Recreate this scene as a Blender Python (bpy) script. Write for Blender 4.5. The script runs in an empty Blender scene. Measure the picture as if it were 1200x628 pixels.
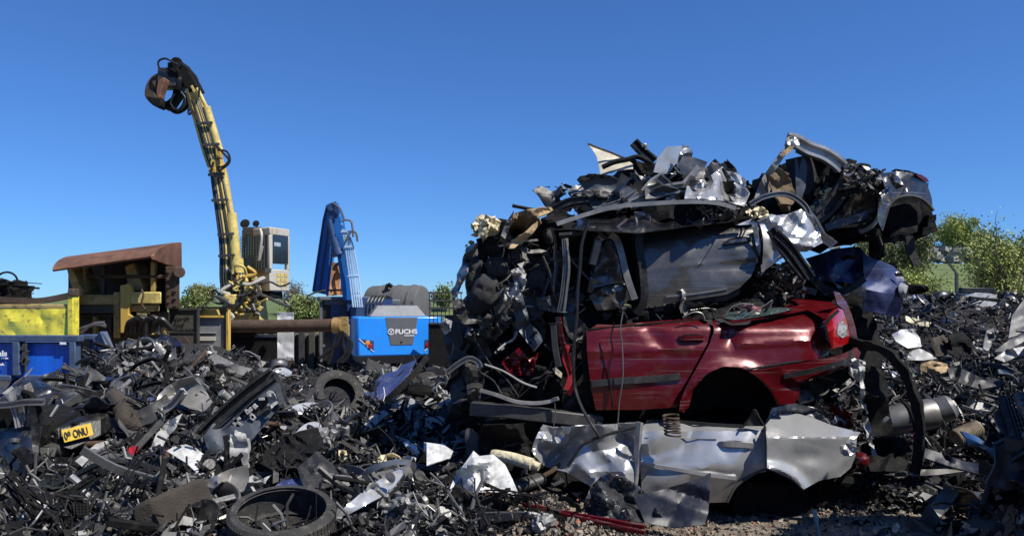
import bpy, bmesh, math, random
import numpy as np
from mathutils import Vector, Matrix, Euler, noise
from mathutils.geometry import delaunay_2d_cdt

SC = bpy.context.scene
COL = SC.collection
F, UC, VH, CZ = 870.0, 600.0, 350.0, 1.65        # focal length in photo pixels, image centre, horizon row, eye height
R = math.radians
def P(u, v, Y):
    return Vector(((u-UC)/F*Y, Y, CZ-(v-VH)/F*Y))
def proj(p):
    return UC+F*p[0]/max(p[1], .1), VH-F*(p[2]-CZ)/max(p[1], .1)

# ------------------------------------------------------------------ materials
MATS = {}
def mat(name, col, rough=.5, metal=0., coat=0., var=.35, dirt=None, dirt_amt=.35, scale=6., bump=.0, bscale=60., trans=0., streak=False, spec=None, scr=0.):
    m = bpy.data.materials.new(name); m.use_nodes = True
    nt = m.node_tree; N = nt.nodes; L = nt.links
    b = N['Principled BSDF']
    tc = N.new('ShaderNodeTexCoord')
    oi = N.new('ShaderNodeObjectInfo')
    add = N.new('ShaderNodeVectorMath'); add.operation = 'ADD'
    L.new(tc.outputs['Object'], add.inputs[0])
    mul = N.new('ShaderNodeVectorMath'); mul.operation = 'SCALE'; mul.inputs[0].default_value = (37, 19, 53)
    L.new(oi.outputs['Random'], mul.inputs['Scale']); L.new(mul.outputs[0], add.inputs[1])
    vec = add.outputs[0]
    if streak:
        mp = N.new('ShaderNodeMapping'); mp.inputs['Scale'].default_value = (1, 1, .16)
        L.new(vec, mp.inputs[0]); vec = mp.outputs[0]
    n1 = N.new('ShaderNodeTexNoise'); n1.inputs['Scale'].default_value = scale; n1.inputs['Detail'].default_value = 7; n1.inputs['Roughness'].default_value = .65
    L.new(vec, n1.inputs['Vector'])
    r1 = N.new('ShaderNodeValToRGB'); r1.color_ramp.elements[0].position = .35; r1.color_ramp.elements[1].position = .68
    c = Vector(col)
    lo, hi = c*(1-var), c*(1+var*.6)
    r1.color_ramp.elements[0].color = (*lo, 1); r1.color_ramp.elements[1].color = (*[min(x, .9) for x in hi], 1)
    L.new(n1.outputs['Fac'], r1.inputs[0])
    out = r1.outputs[0]
    n2 = N.new('ShaderNodeTexNoise'); n2.inputs['Scale'].default_value = scale*2.7; n2.inputs['Detail'].default_value = 9; n2.inputs['Roughness'].default_value = .72
    L.new(vec, n2.inputs['Vector'])
    r2 = N.new('ShaderNodeValToRGB'); r2.color_ramp.elements[0].position = .52; r2.color_ramp.elements[1].position = .66
    r2.color_ramp.elements[0].color = (0, 0, 0, 1); r2.color_ramp.elements[1].color = (dirt_amt,)*3+(1,)
    L.new(n2.outputs['Fac'], r2.inputs[0])
    mx = N.new('ShaderNodeMix'); mx.data_type = 'RGBA'
    L.new(r2.outputs[0], mx.inputs['Factor']); L.new(out, mx.inputs['A'])
    mx.inputs['B'].default_value = (*(dirt or (.09, .075, .055)), 1)
    res = mx.outputs['Result']
    if scr:                                               # fine scratches in two directions
        for ang, sc3 in ((.35, (1.2, 1.2, 55)), (-.5, (1.5, 1.5, 38)), (1.25, (1.3, 1.3, 60))):
            mp2 = N.new('ShaderNodeMapping'); mp2.inputs['Rotation'].default_value = (0, ang, .2); mp2.inputs['Scale'].default_value = sc3
            L.new(add.outputs[0], mp2.inputs[0]); ns = N.new('ShaderNodeTexNoise'); ns.inputs['Scale'].default_value = 1.; ns.inputs['Detail'].default_value = 1.5
            L.new(mp2.outputs[0], ns.inputs['Vector']); rs = N.new('ShaderNodeValToRGB'); rs.color_ramp.elements[0].position = .66; rs.color_ramp.elements[1].position = .70
            rs.color_ramp.elements[0].color = (0, 0, 0, 1); rs.color_ramp.elements[1].color = (scr,)*3+(1,); L.new(ns.outputs['Fac'], rs.inputs[0])
            m2 = N.new('ShaderNodeMix'); m2.data_type = 'RGBA'; L.new(rs.outputs[0], m2.inputs['Factor']); L.new(res, m2.inputs['A']); m2.inputs['B'].default_value = (.38, .36, .33, 1); res = m2.outputs['Result']
    L.new(res, b.inputs['Base Color'])
    mr = N.new('ShaderNodeMapRange'); mr.inputs['To Min'].default_value = max(.05, rough-.1); mr.inputs['To Max'].default_value = min(1, rough+.18)
    L.new(n2.outputs['Fac'], mr.inputs['Value']); L.new(mr.outputs[0], b.inputs['Roughness'])
    b.inputs['Metallic'].default_value = metal
    if spec is not None: b.inputs['Specular IOR Level'].default_value = spec
    if coat:
        b.inputs['Coat Weight'].default_value = coat; b.inputs['Coat Roughness'].default_value = .08
    if trans:
        b.inputs['Transmission Weight'].default_value = trans
    if bump:
        n3 = N.new('ShaderNodeTexNoise'); n3.inputs['Scale'].default_value = bscale; n3.inputs['Detail'].default_value = 5
        L.new(vec, n3.inputs['Vector'])
        bp = N.new('ShaderNodeBump'); bp.inputs['Strength'].default_value = bump; bp.inputs['Distance'].default_value = .02
        L.new(n3.outputs['Fac'], bp.inputs['Height']); L.new(bp.outputs[0], b.inputs['Normal'])
    MATS[name] = m
    return m
DUST = (.16, .135, .10); RUST = (.13, .05, .022); RUSTD = (.05, .025, .015)
mat('black_plastic', (.011, .011, .0115), .38, bump=.15, dirt=(.10, .085, .065), dirt_amt=.45, spec=.35)
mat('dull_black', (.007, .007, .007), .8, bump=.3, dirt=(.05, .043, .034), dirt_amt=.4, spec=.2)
mat('dark_plastic', (.030, .030, .030), .45, dirt=(.13, .11, .085), dirt_amt=.5, bump=.12, spec=.35)
mat('grey_plastic', (.085, .085, .085), .5, dirt=DUST, dirt_amt=.35, bump=.1)
mat('slate_plastic', (.05, .06, .075), .42, dirt=DUST, dirt_amt=.3)
mat('pale_plastic', (.40, .395, .37), .45, dirt=(.16, .14, .11), dirt_amt=.5)
mat('white_paint', (.60, .60, .585), .42, dirt=(.2, .17, .13), dirt_amt=.6, coat=.15, scale=9, scr=.2)
mat('rubber', (.032, .030, .028), .8, bump=.4, bscale=90, dirt=DUST, dirt_amt=.55)
mat('bare_steel', (.24, .235, .225), .42, .7, dirt=(.12, .10, .08), dirt_amt=.5)
mat('bright_steel', (.42, .41, .395), .46, .65, dirt=(.12, .10, .08), dirt_amt=.4)
mat('dull_steel', (.075, .073, .07), .48, .4, dirt=(.13, .11, .09), dirt_amt=.5)
mat('aluminium', (.30, .295, .28), .5, .5, dirt=(.1, .09, .08), dirt_amt=.6, scale=11, bump=.4, bscale=40)
mat('rusty_steel', (.085, .054, .035), .85, .1, dirt=(.04, .02, .014), dirt_amt=.7, bump=.4, streak=False)
mat('rust_streaked', (.17, .078, .045), .85, .05, dirt=(.06, .03, .02), dirt_amt=.75, bump=.3, scale=1.6, var=.5)
mat('brown_plate', (.07, .04, .028), .8, .1, dirt=(.14, .09, .06), dirt_amt=.5, bump=.3, scale=3)
mat('tan_board', (.42, .30, .16), .9, dirt=(.2, .13, .07), dirt_amt=.5, bump=.3, scale=9)
mat('dark_board', (.17, .115, .06), .9, dirt=(.06, .045, .03), dirt_amt=.6, bump=.3, scale=9)
mat('cream_foam', (.66, .58, .38), .95, dirt=(.25, .18, .1), dirt_amt=.5, bump=.8, bscale=30)
mat('seat_fabric', (.026, .026, .027), .95, bump=.5, bscale=120, dirt=DUST, dirt_amt=.2)
mat('brown_fabric', (.05, .04, .03), .95, bump=.5, bscale=80, dirt=(.03, .025, .02), dirt_amt=.5)
mat('red_paint', (.092, .0025, .0055), .27, .2, .4, var=.15, dirt=(.08, .035, .03), dirt_amt=.4, scale=4, scr=.13, spec=.3)
mat('red_plastic', (.45, .02, .03), .3, coat=.5, dirt=DUST, dirt_amt=.2)
mat('lamp_red', (.36, .006, .01), .12, coat=1, var=.1, dirt_amt=.08)
mat('lamp_clear', (.55, .55, .54), .12, .4, coat=1, dirt_amt=.15)
mat('lamp_amber', (.75, .25, .03), .15, coat=1, dirt_amt=.1)
mat('silver_paint', (.45, .455, .455), .30, .55, .5, var=.1, dirt=(.2, .17, .13), dirt_amt=.35, scale=4, scr=.3)
mat('charcoal_paint', (.034, .034, .037), .28, .4, .6, scr=.2, var=.15, dirt=(.15, .14, .12), dirt_amt=.3, scale=4)
mat('cream_sheet', (.62, .56, .42), .6, dirt=(.25, .2, .14), dirt_amt=.4)
mat('graphite_paint', (.085, .081, .075), .28, .45, .6, scr=.14, var=.1, dirt=(.2, .18, .15), dirt_amt=.25, scale=4)
mat('smoke_paint', (.085, .083, .082), .3, .5, .5, scr=.3, var=.1, dirt=(.2, .18, .15), dirt_amt=.3, scale=4)
mat('navy_paint', (.036, .050, .140), .4, .05, .15, scr=.1, spec=.3, var=.15, dirt=(.22, .22, .25), dirt_amt=.35, scale=4)
mat('black_paint', (.012, .013, .017), .25, .1, .9, dirt=DUST, dirt_amt=.35, scale=4)
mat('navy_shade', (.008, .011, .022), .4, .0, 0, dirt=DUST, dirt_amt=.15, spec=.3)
mat('beige_paint', (.26, .25, .225), .4, .3, .3, dirt=(.12, .09, .06), dirt_amt=.5)
mat('machine_yellow', (.56, .37, .07), .55, dirt=(.16, .09, .04), dirt_amt=.75, scale=3, streak=True)
mat('pale_yellow', (.60, .47, .14), .55, dirt=(.2, .12, .05), dirt_amt=.7, scale=4)
mat('skip_yellow', (.74, .63, .05), .5, dirt=(.14, .09, .04), dirt_amt=.85, scale=3.2)
mat('ochre_paint', (.38, .265, .085), .7, dirt=(.07, .05, .03), dirt_amt=.85, scale=2.5)
mat('skip_blue', (.008, .125, .68), .42, dirt=(.03, .04, .07), dirt_amt=.55, scale=2.2, streak=True, coat=.2)
mat('skip_frame', (.05, .085, .16), .6, dirt=(.12, .10, .09), dirt_amt=.7, scale=4)
mat('machine_blue', (.018, .27, .92), .34, var=.08, coat=.3, dirt=(.07, .14, .26), dirt_amt=.3, scale=2)
mat('shaded_boom_blue', (.014, .14, .46), .4, var=.15, dirt=(.03, .05, .09), dirt_amt=.4, scale=3, streak=True)  # darker copy of the machine blue, the boom's shade put into the colour
mat('machine_navy', (.02, .05, .14), .4, var=.1, dirt=(.08, .08, .09), dirt_amt=.35, scale=2)
mat('machine_grey', (.105, .11, .12), .5, var=.1, dirt=(.16, .15, .13), dirt_amt=.25, scale=3)
mat('deck_grey', (.19, .195, .2), .5, var=.15, dirt=(.1, .09, .08), dirt_amt=.4, scale=3)
mat('tank_grey', (.10, .10, .098), .6, var=.2, dirt=(.16, .14, .11), dirt_amt=.4, scale=2)
mat('cab_white', (.46, .43, .36), .55, var=.12, dirt=(.2, .12, .06), dirt_amt=.6, scale=3, streak=True)
mat('panel_white', (.6, .61, .61), .5, var=.15, dirt=(.15, .12, .1), dirt_amt=.6, scale=5, streak=True)
mat('panel_pale_blue', (.36, .50, .66), .5, var=.15, dirt=(.12, .14, .2), dirt_amt=.4)
mat('panel_grey', (.19, .195, .19), .7, var=.25, dirt=(.07, .06, .05), dirt_amt=.5, scale=4)
mat('olive_panel', (.065, .06, .045), .8, var=.25, dirt=(.10, .07, .045), dirt_amt=.5, scale=4)
mat('glass_dark', (.012, .016, .02), .08, 0, coat=1, var=.1, dirt=DUST, dirt_amt=.12)
mat('glass_green', (.035, .055, .05), .1, 0, coat=1, var=.1, dirt=DUST, dirt_amt=.3)
mat('glass_teal', (.035, .075, .095), .3, 0, var=.3, dirt=(.12, .16, .17), dirt_amt=.35, spec=.2)
mat('mesh_teal', (.10, .13, .14), .4, .2, var=.2, dirt_amt=.3)
mat('plate_yellow', (.62, .40, .03), .5, var=.2, dirt_amt=.6, dirt=(.2, .14, .06), scale=14)
mat('ink_black', (.01, .01, .01), .6, var=.1, dirt_amt=.05)
mat('ink_white', (.78, .79, .8), .5, var=.08, dirt_amt=.1)
mat('hose_black', (.009, .009, .009), .42, dirt=(.07, .06, .05), dirt_amt=.25)
mat('clay_orange', (.42, .19, .06), .7, var=.3, dirt=RUST, dirt_amt=.7, scale=5)
mat('pink_paint', (.5, .2, .22), .4, .1, .3, dirt_amt=.3)
mat('copper', (.5, .33, .12), .5, .5, dirt_amt=.6, scale=14)
mat('film', (.07, .072, .075), .16, .2, coat=1, var=.2, dirt_amt=.1)
mat('bark', (.10, .075, .055), .9, bump=.5, bscale=20)
mat('twig', (.16, .125, .10), .9)
mat('leaf_lime', (.30, .35, .07), .6, var=.45, dirt=(.10, .12, .03), dirt_amt=.6, scale=3)
mat('leaf_green', (.15, .19, .05), .6, var=.4, dirt=(.17, .16, .04), dirt_amt=.5, scale=3)
mat('leaf_olive', (.19, .20, .065), .65, var=.4, dirt=(.15, .12, .06), dirt_amt=.5, scale=3)
mat('stone', (.30, .28, .25), .9, var=.5, bump=.6, bscale=14, scale=4, dirt=(.08, .075, .06), dirt_amt=.6)
mat('dirt_ground', (.17, .14, .105), .95, var=.4, bump=.8, bscale=40, scale=5, dirt=(.30, .26, .2), dirt_amt=.45)
mat('heap_soil', (.026, .023, .020), .85, var=.6, bump=.9, bscale=45, scale=8, dirt=(.07, .06, .048), dirt_amt=.5, spec=.25)
mat('gravel_tan', (.30, .24, .17), .9, var=.5, scale=12, dirt=(.12, .1, .08))
mat('brick_red', (.28, .09, .06), .9, var=.4, scale=9)
mat('grass', (.105, .145, .035), .9, var=.4, bump=.8, bscale=8, scale=.7, dirt=(.16, .15, .06), dirt_amt=.5)
mat('wood_brown', (.19, .12, .075), .85, var=.4, scale=4, streak=True, dirt=(.08, .05, .03), dirt_amt=.5)

# ------------------------------------------------------------------ object helpers
def tag(o, label=None, cat=None, group=None, kind=None):
    if label: o['label'] = label
    if cat: o['category'] = cat
    if group: o['group'] = group
    if kind: o['kind'] = kind
    return o
def thing(name, label, cat, loc, group=None):
    o = bpy.data.objects.new(name, None); o.empty_display_size = .2
    o.location = loc; COL.objects.link(o)
    return tag(o, label, cat, group)
def newobj(name, verts, faces, mats, parent=None, loc=None, mi=None, bevel=0, sharp=38, recalc=True):
    verts = np.asarray(verts, dtype=float)
    if parent is not None:
        o0 = Vector((0, 0, 0)); q = parent
        while q is not None: o0 += q.location; q = q.parent
    elif loc is not None: o0 = Vector(loc)
    else: o0 = Vector(((verts[:, 0].min()+verts[:, 0].max())/2, (verts[:, 1].min()+verts[:, 1].max())/2, verts[:, 2].min()))
    me = bpy.data.meshes.new(name)
    me.from_pydata((verts-np.array(o0)).tolist(), [], faces)
    if not isinstance(mats, (list, tuple)): mats = [mats]
    for m in mats: me.materials.append(MATS[m])
    if mi is not None: me.polygons.foreach_set('material_index', mi)
    if recalc:
        bm = bmesh.new(); bm.from_mesh(me); bmesh.ops.recalc_face_normals(bm, faces=bm.faces); bm.to_mesh(me); bm.free()
    if sharp:
        me.polygons.foreach_set('use_smooth', [True]*len(me.polygons))
        me.set_sharp_from_angle(angle=R(sharp))
    o = bpy.data.objects.new(name, me); COL.objects.link(o)
    if parent is not None: o.parent = parent
    else: o.location = o0
    if bevel:
        md = o.modifiers.new('bevel', 'BEVEL'); md.width = bevel; md.segments = 2; md.limit_method = 'ANGLE'; md.angle_limit = R(40)
    return o
def rot_to(d, up=(0, 0, 1)):
    d = Vector(d).normalized(); up = Vector(up)
    if abs(d.dot(up)) > .98: up = Vector((0, 1, 0))
    s = d.cross(up).normalized(); t = s.cross(d)
    return Matrix((s, d, t)).transposed()            # columns: side, along, up
class MB:
    def __init__(s): s.v = []; s.f = []; s.mi = []
    def add(s, vs, fs, m=0):
        n = len(s.v); s.v += [tuple(x) for x in vs]; s.f += [tuple(i+n for i in q) for q in fs]; s.mi += [m]*len(fs)
    def box(s, c, sz, rot=None, m=0, taper=1.):
        c = Vector(c); pts = []
        for z in (-.5, .5):
            k = taper if z > 0 else 1
            for x, y in ((-.5, -.5), (.5, -.5), (.5, .5), (-.5, .5)):
                p = Vector((x*sz[0]*k, y*sz[1]*k, z*sz[2]))
                pts.append(c+(rot @ p if rot else p))
        s.add(pts, [(0, 3, 2, 1), (4, 5, 6, 7), (0, 1, 5, 4), (1, 2, 6, 5), (2, 3, 7, 6), (3, 0, 4, 7)], m)
    def bar(s, a, b, w, h, m=0, up=(0, 0, 1), w2=None, h2=None):
        a, b = Vector(a), Vector(b); M = rot_to(b-a, up); w2 = w2 or w; h2 = h2 or h
        pts = []
        for p, ww, hh in ((a, w, h), (b, w2, h2)):
            for x, z in ((-.5, -.5), (.5, -.5), (.5, .5), (-.5, .5)): pts.append(p+M @ Vector((x*ww, 0, z*hh)))
        s.add(pts, [(0, 1, 2, 3), (7, 6, 5, 4), (0, 4, 5, 1), (1, 5, 6, 2), (2, 6, 7, 3), (3, 7, 4, 0)], m)
    def tube(s, pts, r, seg=7, m=0, closed=False):
        pts = [Vector(p) for p in pts]; n = len(pts)
        rr = r if isinstance(r, (list, tuple)) else [r]*n
        base = len(s.v); up = Vector((.3, .2, 1)).normalized()
        for i, p in enumerate(pts):
            a = pts[i-1] if (i or closed) else pts[0]; b = pts[(i+1) % n] if (i < n-1 or closed) else pts[-1]
            d = (b-a)
            if d.length < 1e-7: d = Vector((0, 0, 1))
            d.normalize(); up = up-d*up.dot(d)
            if up.length < 1e-4: up = Vector((1, 0, 0))-d*d.x
            up.normalize(); t = d.cross(up)
            for k in range(seg):
                A = 2*math.pi*k/seg
                s.v.append(tuple(p+(up*math.cos(A)+t*math.sin(A))*rr[i]))
        rows = n if closed else n-1
        for i in range(rows):
            j = (i+1) % n
            for k in range(seg):
                l = (k+1) % seg
                s.f.append((base+i*seg+k, base+i*seg+l, base+j*seg+l, base+j*seg+k)); s.mi.append(m)
        if not closed:
            s.f.append(tuple(base+k for k in reversed(range(seg)))); s.f.append(tuple(base+(n-1)*seg+k for k in range(seg))); s.mi += [m, m]
    def ribbon(s, pts, prof, m=0, closed=False):
        """sweep an open or closed 2-D profile (side, up) along pts"""
        pts = [Vector(p) for p in pts]; n = len(pts); base = len(s.v); k = len(prof); up = Vector((0, 0, 1))
        for i, p in enumerate(pts):
            d = pts[min(i+1, n-1)]-pts[max(i-1, 0)]; d.normalize()
            up = up-d*up.dot(d)
            if up.length < 1e-4: up = Vector((1, 0, 0))-d*d.x
            up.normalize(); t = d.cross(up)
            for a, b in prof: s.v.append(tuple(p+t*a+up*b))
        for i in range(n-1):
            for q in range(k):
                l = (q+1) % k
                s.f.append((base+i*k+q, base+i*k+l, base+(i+1)*k+l, base+(i+1)*k+q)); s.mi.append(m)
        s.f.append(tuple(base+q for q in reversed(range(k)))); s.f.append(tuple(base+(n-1)*k+q for q in range(k))); s.mi += [m, m]
    def lathe(s, prof, seg=32, M=None, m=0, arc=None, jitter=None):
        base = len(s.v); n = len(prof); M = M or Matrix.Identity(4)
        full = arc is None; segs = seg if full else seg+1
        for i in range(segs):
            A = (2*math.pi*i/seg) if full else arc[0]+(arc[1]-arc[0])*i/seg
            for r, z in prof: s.v.append(tuple(M @ Vector((r*math.cos(A), r*math.sin(A), z))))
        for i in range(seg):
            j = (i+1) % segs
            for k in range(n-1): s.f.append((base+i*n+k, base+j*n+k, base+j*n+k+1, base+i*n+k+1)); s.mi.append(m)
    def prism(s, front, off, m=0):
        front = [Vector(p) for p in front]; off = Vector(off); n = len(front)
        s.add(front+[p+off for p in front], [tuple(range(n)), tuple(reversed(range(n, 2*n)))]+[(i, i+n, (i+1) % n+n, (i+1) % n) for i in range(n)], m)
    def pbox(s, u0, v0, u1, v1, Y, d, m=0):
        a, b = P(u0, v1, Y), P(u1, v0, Y)
        if d > .25 and Y > 9:                             # deep boxes stand skewed to the picture plane
            s.prism([P(u0, v1, Y), P(u1, v1, Y), P(u1, v0, Y), P(u0, v0, Y)], (((u0+u1)/2-UC)/F*d, d, 0), m); return
        s.box(((a.x+b.x)/2, Y+d/2, (a.z+b.z)/2), (abs(b.x-a.x), d, abs(b.z-a.z)), None, m)
    def build(s, name, mats, parent=None, loc=None, bevel=0, sharp=38, recalc=True):
        return newobj(name, s.v, s.f, mats, parent, loc, s.mi, bevel, sharp, recalc)
def arcpts(c, a, b, n=8, r0=0, r1=math.pi*2): return [Vector(c)+Vector(a)*math.cos(r0+(r1-r0)*i/n)+Vector(b)*math.sin(r0+(r1-r0)*i/n) for i in range(n+1)]
def spline(pts, k=6):
    pts = [Vector(p) for p in pts]; out = []; n = len(pts)
    for i in range(n-1):
        p0, p1, p2, p3 = pts[max(i-1, 0)], pts[i], pts[i+1], pts[min(i+2, n-1)]
        for j in range(k):
            t = j/k
            out.append(.5*((2*p1)+(p2-p0)*t+(2*p0-5*p1+4*p2-p3)*t*t+(3*p1-p0-3*p2+p3)*t**3))
    out.append(pts[-1]); return out
# ---- thin sheet: outline filled with a fine mesh, mapped to 3-D, given thickness
def resample(poly, res):
    out = []; n = len(poly)
    for i in range(n):
        a, b = np.array(poly[i], float), np.array(poly[(i+1) % n], float)
        k = max(1, int(round(np.linalg.norm(b-a)/res)))
        for j in range(k): out.append(a+(b-a)*j/k)
    return np.array(out)
def inside(pts, poly):
    x, y = pts[:, 0], pts[:, 1]; res = np.zeros(len(pts), bool); n = len(poly)
    for i in range(n):
        x0, y0 = poly[i]; x1, y1 = poly[(i+1) % n]
        if y0 == y1: continue
        c = ((y0 > y) != (y1 > y)) & (x < (x1-x0)*(y-y0)/(y1-y0)+x0)
        res ^= c
    return res
def tri_fill(poly, res, seed=0):
    rng = np.random.RandomState(seed)
    b = resample(poly, res); lo, hi = b.min(0), b.max(0)
    gx = np.arange(lo[0]+res*.5, hi[0], res); gy = np.arange(lo[1]+res*.5, hi[1], res*.87)
    g = np.array([(x+(res*.5 if j % 2 else 0), y) for j, y in enumerate(gy) for x in gx]).reshape(-1, 2)
    if len(g):
        g = g+rng.uniform(-.18, .18, g.shape)*res
        g = g[inside(g, b)]
    if len(g):
        d = np.sqrt(((g[:, None, :]-b[None])**2).sum(2)).min(1); g = g[d > res*.55]
    pts = np.vstack([b, g]) if len(g) else b
    nb = len(b)
    r = delaunay_2d_cdt([Vector(p) for p in pts], [], [list(range(nb))], 1, 1e-5)
    return np.array([tuple(v) for v in r[0]]), [tuple(f) for f in r[2]]
def shell(v3, tris, thick):
    n = len(v3); nor = np.zeros_like(v3)
    t = np.array(tris); fn = np.cross(v3[t[:, 1]]-v3[t[:, 0]], v3[t[:, 2]]-v3[t[:, 0]])
    for k in range(3): np.add.at(nor, t[:, k], fn)
    nor /= (np.linalg.norm(nor, axis=1, keepdims=True)+1e-9)
    cnt = {}
    for f in tris:
        for a, b in ((f[0], f[1]), (f[1], f[2]), (f[2], f[0])): cnt[(a, b)] = 1
    V = np.vstack([v3, v3-nor*thick]); Fs = list(tris)+[(f[2]+n, f[1]+n, f[0]+n) for f in tris]
    for (a, b) in cnt:
        if (b, a) not in cnt: Fs.append((b, a, a+n, b+n))
    return V, Fs
def crumple(p, seed, n, amp, width):
    rng = np.random.RandomState(seed+1000); lo, hi = p.min(0), p.max(0); d = np.zeros(len(p))
    for i in range(n):
        c = lo+(hi-lo)*rng.rand(2); th = rng.rand()*math.pi; L = width*rng.uniform(1, 3.2); w = width*rng.uniform(.25, 1.)
        q = p-c; al = q[:, 0]*math.cos(th)+q[:, 1]*math.sin(th); pe = -q[:, 0]*math.sin(th)+q[:, 1]*math.cos(th)
        d += amp*rng.uniform(-1, 1)*np.clip(1-np.abs(pe)/w, 0, 1)*np.clip(1-(al/L)**2, 0, 1)
    for i in range(max(1, n//5)):
        c = lo+(hi-lo)*rng.rand(2); th = rng.rand()*math.pi; q = p-c; pe = -q[:, 0]*math.sin(th)+q[:, 1]*math.cos(th); w = width*rng.uniform(.5, 1.3)
        d += .45*amp*rng.uniform(-1, 1)*np.clip(1-np.abs(pe)/w, 0, 1)
    return d
def smoothpoly(poly, k=4):
    n = len(poly); out = []
    for i in range(n):
        p0, p1, p2, p3 = [np.array(poly[(i+j) % n], float) for j in (-1, 0, 1, 2)]
        for j in range(k):
            t = j/k
            out.append(.5*((2*p1)+(p2-p0)*t+(2*p0-5*p1+4*p2-p3)*t*t+(3*p1-p0-3*p2+p3)*t**3))
    return out
def jag(poly, amp, step, seed):
    rng = np.random.RandomState(seed); b = resample(poly, step)
    return [p+rng.uniform(-amp, amp, 2) for p in b]
def panel(name, poly, Y, m, parent=None, res=6, cr=None, seed=0, thick=.007, sm=0, slope=(0, 0), bow=0, extra=None, jg=None, loc=None, sharp=22):
    if sm: poly = smoothpoly(poly, sm)
    if jg: poly = jag(poly, jg[0], jg[1], seed)
    v2, tris = tri_fill(poly, res, seed); tris = [f[::-1] for f in tris]
    c = (v2.min(0)+v2.max(0))/2; h = max(1, (v2[:, 1].max()-v2[:, 1].min())/2)
    y = np.full(len(v2), float(Y))+slope[0]*(v2[:, 0]-c[0])+slope[1]*(c[1]-v2[:, 1])+bow*((v2[:, 1]-c[1])/h)**2
    if cr:
        y += crumple(v2, seed, *cr)
        y += .16*cr[1]*np.array([noise.noise(Vector((a/cr[2]*.7+seed, b/cr[2]*.7, seed*1.7))) for a, b in v2])
    if extra: y += np.array([extra(a, b) for a, b in v2])
    v3 = np.stack([(v2[:, 0]-UC)/F*y, y, CZ-(v2[:, 1]-VH)/F*y], 1)
    V, Fs = shell(v3, tris, thick)
    o = newobj(name, V, Fs, m, parent, loc, sharp=sharp); SURF[o.name] = (v2, y); return o
SURF = {}
def sY(o, u, v):                                          # depth of a panel's surface at a point
    v2, y = SURF[o.name]; d = ((v2-np.array([u, v]))**2).sum(1); i = np.argsort(d)[:4]; return float(y[i].mean())
def lump(name, u0, v0, u1, v1, Y0, Y1, m, parent=None, amp=.06, seed=0, n=12, fr=3.5):
    a, b = P(u0, v1, Y0), P(u1, v0, Y0)
    bm = bmesh.new(); bmesh.ops.create_grid(bm, x_segments=1, y_segments=1, size=.5); bm.free()
    bm = bmesh.new(); bmesh.ops.create_cube(bm, size=1); bmesh.ops.subdivide_edges(bm, edges=bm.edges, cuts=n, use_grid_fill=True)
    S = Vector((b.x-a.x, Y1-Y0, b.z-a.z)); C = Vector(((a.x+b.x)/2, (Y0+Y1)/2, (a.z+b.z)/2))
    for v in bm.verts:
        p = Vector((v.co.x*S.x, v.co.y*S.y, v.co.z*S.z))
        q = p*fr+Vector((seed*3.1, seed*1.7, seed))
        p += noise.noise_vector(q)*amp*1.3+noise.noise_vector(q*2.7)*amp*.8
        v.co = p+C
    bm.verts.ensure_lookup_table()
    vs = [tuple(v.co) for v in bm.verts]; fs = [tuple(v.index for v in f.verts) for f in bm.faces]; bm.free()
    return newobj(name, vs, fs, m, parent, sharp=20)
def text(body, origin, xd, ud, height, m, name, parent, depth=.004, sx=1., bold=0.):
    cu = bpy.data.curves.new('lettering', 'FONT'); cu.body = body; cu.size = 1; cu.extrude = 0.02; cu.offset = bold
    t = bpy.data.objects.new('lettering', cu); COL.objects.link(t)
    bpy.context.view_layer.update()
    me = t.evaluated_get(bpy.context.evaluated_depsgraph_get()).to_mesh()
    vs = np.array([v.co[:] for v in me.vertices]); fs = [tuple(p.vertices) for p in me.polygons]
    t.to_mesh_clear(); bpy.data.objects.remove(t); bpy.data.curves.remove(cu)
    k = height/.7; xd = Vector(xd).normalized(); ud = Vector(ud).normalized(); nd = xd.cross(ud)
    W = [Vector(origin)+xd*(v[0]*k*sx)+ud*(v[1]*k)+nd*(v[2]/.02*depth) for v in vs]
    return newobj(name, [tuple(w) for w in W], fs, m, parent, sharp=0, recalc=False)
# ------------------------------------------------------------------ world, sun, camera
SUN = Vector((.52, -.33, .79)).normalized()
w = bpy.data.worlds.new('World'); SC.world = w; w.use_nodes = True
nt = w.node_tree; sky = nt.nodes.new('ShaderNodeTexSky'); sky.sky_type = 'NISHITA'; sky.sun_disc = False
sky.sun_elevation = math.asin(SUN.z); sky.sun_rotation = math.atan2(SUN.x, SUN.y)
sky.air_density = 1.0; sky.dust_density = .0; sky.ozone_density = 2.2; sky.altitude = 1800
hs = nt.nodes.new('ShaderNodeMix'); hs.data_type = 'RGBA'; hs.blend_type = 'MULTIPLY'; hs.inputs['Factor'].default_value = 1; hs.inputs['B'].default_value = (.457, .87, 1.52, 1); gm = nt.nodes.new('ShaderNodeGamma'); gm.inputs['Gamma'].default_value = .84
nt.links.new(sky.outputs[0], gm.inputs[0]); nt.links.new(gm.outputs[0], hs.inputs['A']); nt.links.new(hs.outputs['Result'], nt.nodes['Background'].inputs[0]); nt.nodes['Background'].inputs[1].default_value = .091
ld = bpy.data.lights.new('sun', 'SUN'); ld.energy = 5.0; ld.angle = R(.5); ld.color = (1, .955, .88)
lo = bpy.data.objects.new('sun', ld); COL.objects.link(lo); lo.rotation_euler = SUN.to_track_quat('Z', 'Y').to_euler(); lo.location = (8, -6, 12)
cd = bpy.data.cameras.new('camera'); cam = bpy.data.objects.new('camera', cd); COL.objects.link(cam)
cam.location = (0, 0, CZ); cam.rotation_euler = (R(90), 0, 0); cd.sensor_width = 36; cd.lens = 36*F/1200; cd.shift_y = 36/1200; cd.clip_end = 3000; cd.clip_start = .05
SC.camera = cam
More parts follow.
